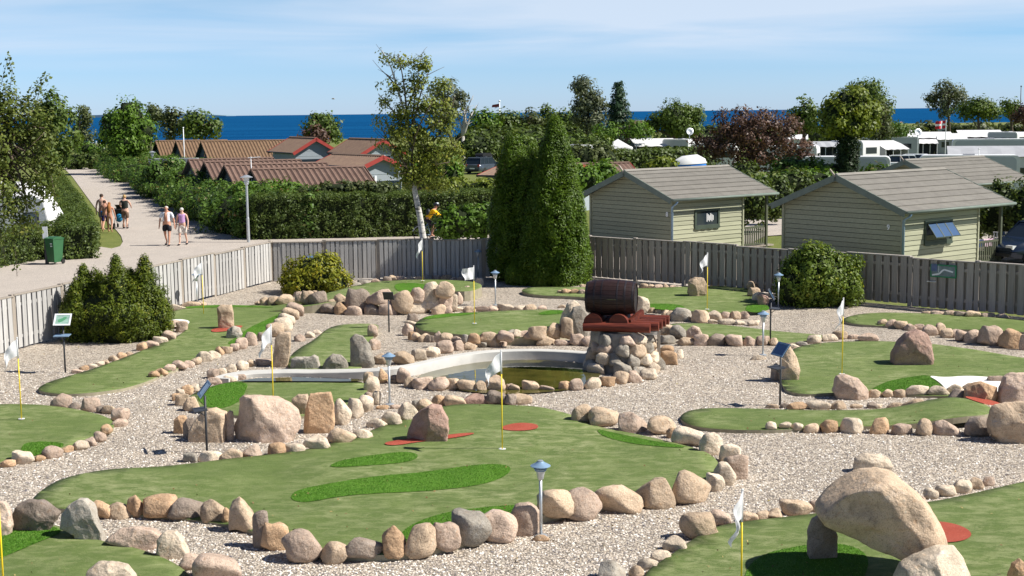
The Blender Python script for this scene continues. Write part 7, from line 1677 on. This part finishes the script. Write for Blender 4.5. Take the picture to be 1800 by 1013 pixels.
q = AT(851, 300, 131); car('dark estate car parked on the lawn behind the birch, seen from behind', (q.x, 131, -.03), R(62), M['car_grey'], 4.6, 1.8, 1.55, True, True)
q = AT(1796, 440, 43.5); car('dark blue car cut by the right edge beside cottage 9', (19.8, 50.9, -.01), R(205), M['car_dark'], 4.3, 1.75, 1.5)
q = AT(1572, 275, 124); car('white estate car left of the pair parked by the caravans', (q.x, 124, 0), R(165), M['car_white'], 4.4, 1.78, 1.5, group='white cars parked by the caravans')
q = AT(1602, 275, 126); car('white estate car right of the pair, tail towards the satellite dish', (q.x, 127, 0), R(165), M['car_white'], 4.4, 1.78, 1.48, group='white cars parked by the caravans')
# ------------------------------------------------------------------ people
def skin_mesh(name, verts, edges, radii, mat, root=0, sub=2, mi=None):
    me = bpy.data.meshes.new(name); bm = bmesh.new(); ly = bm.verts.layers.skin.verify()
    vs = [bm.verts.new(v) for v in verts]
    for i, v in enumerate(vs):
        r = radii[i]; v[ly].radius = r if isinstance(r, tuple) else (r, r); v[ly].use_root = (i == root)
    for a, b in edges: bm.edges.new((vs[a], vs[b]))
    bm.to_mesh(me); bm.free(); o = bpy.data.objects.new(name, me); COL.objects.link(o)
    m1 = o.modifiers.new('s', 'SKIN'); m1.use_smooth_shade = True; m2 = o.modifiers.new('u', 'SUBSURF'); m2.levels = sub; m2.render_levels = sub
    dg = bpy.context.evaluated_depsgraph_get(); out_ = bpy.data.meshes.new_from_object(o.evaluated_get(dg)); bpy.data.objects.remove(o); bpy.data.meshes.remove(me)
    out_.materials.clear(); out_.materials.append(mat); out_.polygons.foreach_set('use_smooth', [True] * len(out_.polygons)); out_.name = name; return out_
for k_, c_ in dict(skin=(.52, .27, .18), skin_pale=(.62, .38, .28), hair_grey=(.55, .53, .48), hair_blond=(.45, .29, .12), hair_red=(.30, .12, .035), hair_dark=(.05, .03, .02), cl_white=(.72, .74, .78), cl_black=(.015, .015, .02), cl_lilac=(.55, .33, .58), cl_cream=(.62, .56, .50), cl_blue=(.03, .14, .42), cl_navy=(.03, .02, .12), cl_grey=(.25, .27, .32), cl_brown=(.14, .09, .06), cl_orange=(.95, .50, .005), cl_dkgreen=(.02, .025, .02), cl_teal=(.02, .20, .38)).items():
    M[k_] = basic(k_, c_, .75, .12, 6, .1, .004)
def lerp3(a, b, s_): return tuple(a[i] + (b[i] - a[i]) * s_ for i in range(3))
def person(label, loc, rz, H, sk='skin', arms=((.27, .02, .27, -.06), (.27, .02, .27, -.06)), stride=.12, top=None, topm=None, sleeves=0, bottom=None, botlen=.5, hair='short', hairm='hair_grey', shoes=True, lean=0.0, build=1.1, open_shirt=False, seatpose=None, hat=None, bikini=False):
    """local -y is the facing direction; arms: per side (elbow x, elbow y, hand x, hand y) as shares of height scale"""
    s_ = H / 1.75; t = thing('person', label, 'person', loc, rz); B = build
    J = {}
    J['pel'] = (0, 0, .96); J['bel'] = (0, -.01 - lean * .12, 1.10); J['che'] = (0, -lean * .28, 1.30); J['nb'] = (0, -lean * .40, 1.46); J['nk'] = (0, -lean * .44 - .01, 1.53); J['hd'] = (0, -lean * .46 - .03, 1.63); J['tp'] = (0, -lean * .46 - .02, 1.70)
    if seatpose: J.update(seatpose)
    for k, sg in ((0, -1), (1, 1)):
        y0 = J['nb'][1]; z0 = J['nb'][2]; J['sh%d' % k] = (sg * .185 * B, y0, z0 - .05)
        ax, ay, hx, hy = arms[k][:4]; ez = arms[k][4] if len(arms[k]) > 4 else 1.13; hz = arms[k][5] if len(arms[k]) > 5 else .87
        J['el%d' % k] = (sg * ax * B, ay + y0, ez); J['wr%d' % k] = (sg * hx * B, hy + y0, hz)
        if not seatpose:
            st = stride * (1 if k else -1); J['hp%d' % k] = (sg * .095 * B, 0, .90); J['kn%d' % k] = (sg * .10 * B, -st * .55 - .02, .50); J['an%d' % k] = (sg * .10 * B, -st + (.10 if st < 0 else 0), .09 + (.05 if st < 0 else 0)); J['to%d' % k] = (sg * .12 * B, -st - .15 + (.08 if st < 0 else 0), .03)
    names = list(J); V = [tuple(c * s_ for c in J[n]) for n in names]; ix = {n: i for i, n in enumerate(names)}
    rad = dict(pel=(.150 * B, .115), bel=(.135 * B, .105), che=(.160 * B, .112), nb=(.085, .07), nk=(.052, .055), hd=(.082, .10), tp=(.062, .075))
    for k in '01': rad.update({'sh' + k: .058, 'el' + k: .042, 'wr' + k: .028, 'hp' + k: .088 * B, 'kn' + k: .058, 'an' + k: .036, 'to' + k: (.036, .022)})
    E = [('pel', 'bel'), ('bel', 'che'), ('che', 'nb'), ('nb', 'nk'), ('nk', 'hd'), ('hd', 'tp')]
    for k in '01': E += [('nb', 'sh' + k), ('sh' + k, 'el' + k), ('el' + k, 'wr' + k), ('pel', 'hp' + k), ('hp' + k, 'kn' + k), ('kn' + k, 'an' + k), ('an' + k, 'to' + k)]
    R_ = [tuple(x * s_ for x in (rad[n] if isinstance(rad[n], tuple) else (rad[n], rad[n]))) for n in names]
    # hands: palm and five fingers growing from the wrist
    Ei = [(ix[a], ix[b]) for a, b in E]
    for k in '01':
        w = Vector(V[ix['wr' + k]]); e = Vector(V[ix['el' + k]]); d = (w - e).normalized(); side = d.cross(Vector((1, 0, 0))).normalized()
        pm = len(V); V.append(tuple(w + d * .07 * s_)); R_.append((.030 * s_, .018 * s_)); Ei.append((ix['wr' + k], pm))
        for f, (o_, ln) in enumerate(((-.030, .062), (-.010, .072), (.010, .068), (.030, .052))):
            a = len(V); V.append(tuple(w + d * (.085 + ln * .5) * s_ + side * o_ * s_)); R_.append((.009 * s_, .009 * s_)); Ei.append((pm, a))
            V.append(tuple(w + d * (.08 + ln) * s_ + side * o_ * 1.1 * s_ + Vector((0, -.012 * s_, 0)))); R_.append((.007 * s_, .007 * s_)); Ei.append((a, a + 1))
        a = len(V); V.append(tuple(w + d * .055 * s_ - side * .045 * s_)); R_.append((.011 * s_, .011 * s_)); Ei.append((ix['wr' + k], a))
    link('body', skin_mesh('body', V, Ei, R_, M[sk], ix['pel'], 1), t)
    g = lambda n: tuple(c * s_ for c in J[n])
    def garment(nm, pts, ed, rr, mat): link(nm, skin_mesh(nm, pts, ed, [tuple(x * s_ for x in (r if isinstance(r, tuple) else (r, r))) for r in rr], M[mat], 0, 1), t)
    if top:
        P_ = [g('pel'), g('bel'), g('che'), lerp3(g('nb'), g('che'), .25), g('sh0'), g('sh1')]; ed = [(0, 1), (1, 2), (2, 3), (3, 4), (3, 5)]; rr = [(.165 * B, .13), (.155 * B, .125), (.172 * B, .126), (.12, .085), .066, .066]
        if top == 'crop': P_ = [lerp3(g('bel'), g('che'), .5), g('che'), lerp3(g('nb'), g('che'), .6)]; ed = [(0, 1), (1, 2)]; rr = [(.15 * B, .11), (.165 * B, .118), (.14, .10)]
        if sleeves:
            for q, k in ((4, '0'), (5, '1')):
                P_.append(lerp3(g('sh' + k), g('el' + k), min(1, sleeves))); ed.append((q, len(P_) - 1)); rr.append(.066)
                if sleeves > 1: P_.append(lerp3(g('el' + k), g('wr' + k), .9)); ed.append((len(P_) - 2, len(P_) - 1)); rr.append(.05)
        garment('top', P_, ed, rr, topm)
        if open_shirt:   # bare chest shows between the two fronts
            mb = MB(); y = -.138 * s_; mb.prism([(-.055 * s_, y, .93 * s_), (.055 * s_, y, .93 * s_), (.075 * s_, y - .006, 1.2 * s_), (.05 * s_, y + .02, 1.44 * s_), (-.05 * s_, y + .02, 1.44 * s_), (-.075 * s_, y - .006, 1.2 * s_)], (0, .05, 0)); mb.build('bare_chest', M[sk], t, True)
    if bottom:
        P_ = [lerp3(g('pel'), g('bel'), .35), g('pel'), g('hp0'), g('hp1')]; ed = [(0, 1), (1, 2), (1, 3)]; rr = [(.148 * B, .118), (.168 * B, .132), .105 * B, .105 * B]
        if botlen > .12:
            for q, k in ((2, '0'), (3, '1')):
                P_.append(lerp3(g('hp' + k), g('kn' + k), min(1, botlen))); ed.append((q, len(P_) - 1)); rr.append(.092 * B)
                if botlen > 1: P_.append(lerp3(g('kn' + k), g('an' + k), botlen - 1)); ed.append((len(P_) - 2, len(P_) - 1)); rr.append(.07)
        garment('shorts' if botlen <= 1.2 else 'trousers', P_, ed, rr, bottom)
    hd = g('hd'); tp = g('tp')
    mb = MB()
    if hair == 'short': mb.sphere((hd[0], hd[1] + .018 * s_, hd[2] + .035 * s_), (.088 * s_, .105 * s_, .085 * s_), 12, 8)
    elif hair == 'bald': mb.sphere((hd[0], hd[1] + .04 * s_, hd[2] + .012 * s_), (.086 * s_, .085 * s_, .075 * s_), 12, 8)
    elif hair == 'long':
        mb.sphere((hd[0], hd[1] + .02 * s_, hd[2] + .03 * s_), (.092 * s_, .11 * s_, .095 * s_), 12, 8); mb.tube([(hd[0], hd[1] + .06 * s_, hd[2]), (hd[0], hd[1] + .10 * s_, hd[2] - .15 * s_), (hd[0], hd[1] + .15 * s_, hd[2] - .36 * s_), (hd[0], hd[1] + .14 * s_, hd[2] - .50 * s_)], [.085 * s_, .115 * s_, .10 * s_, .03 * s_], 10)
    elif hair == 'bun': mb.sphere((hd[0], hd[1] + .02 * s_, hd[2] + .035 * s_), (.092 * s_, .108 * s_, .095 * s_), 12, 8); mb.sphere((hd[0], hd[1] + .08 * s_, hd[2] + .09 * s_), .045 * s_, 8, 6)
    mb.build('hair', M[hairm], t, True)
    mb = MB()
    for x in (-.03, .03): mb.sphere((hd[0] + x * s_, hd[1] - .088 * s_, hd[2] + .0 * s_), .012 * s_, 6, 5)
    mb.build('eyes', M['hair_dark'], t, True)
    mb = MB(); mb.prism([(hd[0] - .014 * s_, hd[1] - .09 * s_, hd[2] - .035 * s_), (hd[0] + .014 * s_, hd[1] - .09 * s_, hd[2] - .035 * s_), (hd[0], hd[1] - .09 * s_, hd[2] + .01 * s_)], (0, -.022 * s_, 0)); mb.build('nose', M[sk], t)
    mb = MB(); mb.obox((hd[0], hd[1] - .088 * s_, hd[2] - .055 * s_), (.022 * s_, 0, 0), (0, .008 * s_, 0), (0, 0, .005 * s_)); mb.build('mouth', M['cl_brown'], t)
    for k, x in enumerate((-.086, .086)): mb = MB(); mb.sphere((hd[0] + x * s_, hd[1] + .01 * s_, hd[2] - .01 * s_), (.012 * s_, .02 * s_, .03 * s_), 6, 5); mb.build('ear', M[sk], t, True)
    if shoes:
        for k in '01': a = g('an' + k); o_ = g('to' + k); mb = MB(); c = lerp3(a, o_, .55); mb.sphere((c[0], c[1], c[2] * .7), (.052 * s_, .135 * s_, .04 * s_), 10, 6); mb.build('shoe', M['cl_black'], t, True)
    return t
pm_ = G(295, 432, -.02); pw_ = G(322, 431, -.02)
person('bare chested grey haired man in open white shirt and black shorts', pm_, R(-6), 1.80, 'skin', ((.25, .02, .27, -.03), (.25, .02, .28, -.02)), .16, 'shirt', 'cl_white', .85, 'cl_black', .75, 'bald', 'hair_grey', True, 0, 1.22, True)
person('grey haired woman in lilac sleeveless top and cream shorts holding the man by the hand', pw_, R(-8), 1.68, 'skin_pale', ((.25, .02, .27, -.03), (.25, .02, .26, -.06)), -.14, 'top', 'cl_lilac', 0, 'cl_cream', .95, 'short', 'hair_grey', True)
person('tall bare chested boy in blue swimming shorts walking away', G(181, 405, -.02), R(172), 1.86, 'skin_pale', ((.30, .05, .33, 0), (.26, 0, .26, 0)), .12, None, None, 0, 'cl_blue', .75, 'short', 'hair_dark', False)
person('smaller boy in navy shorts walking between the tall boy and the girl', G(186, 408, -.02), R(178), 1.60, 'skin', ((.25, .02, .26, -.02), (.25, .02, .26, -.02)), -.10, None, None, 0, 'cl_navy', .85, 'short', 'hair_dark', False)
person('girl with long reddish blond hair in a grey bikini seen from behind', G(194, 409, -.02), R(184), 1.52, 'skin', ((.26, .02, .30, -.04), (.26, .02, .26, 0)), .08, 'crop', 'cl_grey', 0, 'cl_grey', .05, 'long', 'hair_red', False)
wl_ = G(221, 402, -.02)
person('blond woman in black sleeveless top and brown shorts pushing a pushchair', wl_, R(178), 1.74, 'skin_pale', ((.24, -.10, .20, -.32, 1.2, 1.1), (.24, -.10, .22, -.28, 1.2, 1.08)), .10, 'top', 'cl_dkgreen', 0, 'cl_brown', .95, 'bun', 'hair_blond', True, 0, 1.18)
def stroller():
    p = wl_ + Vector((-.42, .55, 0)); t = thing('pushchair', 'black pushchair with a blue cloth bag in front of the blond woman', 'pushchair', p, R(178))
    for x in (-.25, .25):
        for y, r in ((-.35, .10), (.25, .13)): mb = MB(); mb.lathe([(.03, -.025), (r, -.025), (r, .025), (.03, .025)], 14, ax='x'); link('wheel', mb.mesh('wheel', M['rubber'], 'auto'), t, None, (x, y, r))
        mb = MB(); mb.tube([(x, -.35, .12), (x, .0, .55), (x, .38, 1.02)], .016, 6); mb.tube([(x, .25, .13), (x, .0, .55)], .016, 6); mb.build('frame', M['dark_metal'], t)
    mb = MB(); mb.tube([(-.25, .38, 1.02), (.25, .38, 1.02)], .02, 6); mb.build('handlebar', M['black'], t)
    mb = MB(); mb.prism([(-.23, .18, .95), (-.23, .08, .50), (-.23, -.30, .42), (-.23, -.32, .50), (-.23, .02, .60), (-.23, .1, .98)], (.46, 0, 0)); mb.build('seat', M['black'], t)
    V = []; F = []
    for i in range(7):
        a = math.pi * i / 6 * .62
        for x in (-.24, .24): V.append((x, .16 - .38 * math.sin(a), .85 + .36 * math.cos(a)))
    for i in range(6): F.append((2 * i, 2 * i + 1, 2 * i + 3, 2 * i + 2))
    mb = MB(); mb.add(V + [(x, y, z - .02) for x, y, z in V], F + [tuple(reversed([k + 14 for k in f])) for f in F]); mb.build('hood', M['black'], t)
    mb = MB(); mb.sphere((0, .16, .52), (.19, .09, .22), 10, 8); mb.build('cloth_bag', M['cl_teal'], t, True)
stroller()

# cyclist behind the fence (wheels lie partly behind it)
def bike(loc, rz):
    t = thing('bicycle', 'silver bicycle ridden by the cyclist in orange', 'bicycle', loc, rz)   # local +x = forward
    for x in (-.52, .54):
        mb = MB(); n = 26; r = .33
        vs = []; fs = []
        for i in range(n):
            a = 2 * math.pi * i / n
            for k in range(6): b = 2 * math.pi * k / 6; rr = r + .017 * math.cos(b); vs.append((rr * math.cos(a), .017 * math.sin(b), rr * math.sin(a)))
        for i in range(n):
            for k in range(6): fs.append((i * 6 + k, ((i + 1) % n) * 6 + k, ((i + 1) % n) * 6 + (k + 1) % 6, i * 6 + (k + 1) % 6))
        mb.add(vs, fs); w = link('wheel', mb.mesh('wheel', M['rubber'], True), t, None, (x, 0, .35))
        mb = MB()
        for i in range(10): a = math.pi * i / 5; mb.tube([(0, 0, 0), (.32 * math.cos(a), 0, .32 * math.sin(a))], .003, 3)
        link('spokes', mb.mesh('spokes', M['steel']), w)
        mb = MB(); pts = [(.385 * math.cos(R(a)), 0, .385 * math.sin(R(a))) for a in range(40, 175, 15)]; mb.tube(pts, .02, 4); link('mudguard', mb.mesh('mudguard', M['steel']), w)
    mb = MB(); bb = (-.08, 0, .32); st = (-.22, 0, .82); hd_ = (.36, 0, .86)
    for a, b in ((bb, st), (bb, (.38, 0, .72)), (st, hd_), (bb, (-.52, 0, .35)), (st, (-.52, 0, .35)), ((.36, 0, .92), (.54, 0, .35))): mb.tube([a, b], .017, 7)
    mb.build('frame', M['blue_steel'], t, True)
    mb = MB(); mb.tube([st, (-.25, 0, .96)], .013, 6); mb.sphere((-.27, 0, .98), (.14, .07, .03), 10, 5); mb.build('saddle', M['black'], t, True)
    mb = MB(); mb.tube([(.36, 0, .92), (.34, 0, 1.05)], .014, 6); mb.tube([(.30, -.28, 1.06), (.36, -.1, 1.06), (.36, .1, 1.06), (.30, .28, 1.06)], .013, 6); mb.build('handlebar', M['dark_metal'], t)
    mb = MB(); mb.tube([(-.08, -.12, .32), (-.08, .12, .32)], .012, 6); mb.box((-.12, .10, .14), (-.02, .2, .16)); mb.box((-.12, -.2, .48), (-.02, -.1, .50)); mb.build('crank', M['dark_metal'], t)
    return t
cyp = G(756, 417, -.02); cyp = Vector((AT(760, 400, 61).x, 61.0, -.02))
bike(cyp, 0)
sp = dict(pel=(0, .25, .99), bel=(0, .16, 1.13), che=(0, .02, 1.30), nb=(0, -.10, 1.43), nk=(0, -.15, 1.50), hd=(0, -.20, 1.60), tp=(0, -.20, 1.67), hp0=(-.09, .22, .96), hp1=(.09, .22, .96), kn0=(-.10, -.14, .72), kn1=(.10, -.04, .58), an0=(-.10, .04, .33), an1=(.10, .14, .20), to0=(-.10, -.10, .27), to1=(.10, 0, .15))
cy = person('cyclist in bright orange jacket, dark helmet and shorts riding to the right', cyp, R(90), 1.78, 'skin', ((.22, -.14, .20, -.33, 1.22, 1.09), (.22, -.14, .20, -.33, 1.22, 1.09)), 0, 'jacket', 'cl_orange', 1.5, 'cl_black', .9, 'short', 'hair_dark', True, 0, 1.0, False, sp)
hl_ = thing('cycling_helmet', 'dark helmet worn by the orange jacketed cyclist', 'helmet', cyp + Vector((.20, 0, 1.66)), 0); mb = MB(); mb.sphere((0, 0, .01), (.15, .11, .10), 12, 8); mb.build('helmet_shell', M['black'], hl_, True); mb = MB(); mb.sphere((.03, -.04, .06), (.08, .05, .06), 8, 6); mb.build('helmet_vent', M['steel'], hl_, True)
bp_ = thing('backpack', 'small black backpack on the cyclist', 'backpack', cyp + Vector((-.16, 0, 1.30)), 0); mb = MB(); mb.sphere((0, 0, 0), (.11, .14, .20), 10, 8); mb.build('bag', M['black'], bp_, True); mb = MB(); mb.tube([(.02, -.155, -.08), (.22, -.16, -.05), (.30, -.1, -.03)], .014, 5); mb.build('strap', M['black'], bp_)
pack = None
# bicycle leaning behind the left hedge
b2 = thing('bicycle', 'dark bicycle standing in the shade behind the left hedge', 'bicycle', (AT(112, 390, 66).x, 66, 0), R(20)); r = .33
for x in (-.5, .5): mb = MB(); mb.tube([(x + r * math.cos(a), 0, .35 + r * math.sin(a)) for a in [2 * math.pi * k / 16 for k in range(17)]], .018, 5, False); mb.build('wheel', M['rubber'], b2, True)
mb = MB(); mb.tube([(-.5, 0, .35), (-.2, 0, .85), (.35, 0, .85), (.5, 0, .35)], .02, 6); mb.tube([(-.2, 0, .85), (-.05, 0, .32), (.35, 0, .85)], .02, 6); mb.tube([(.35, 0, .85), (.33, 0, 1.05)], .015, 6); mb.tube([(.33, -.25, 1.05), (.33, .25, 1.05)], .015, 6); mb.build('frame', M['steel'], b2)
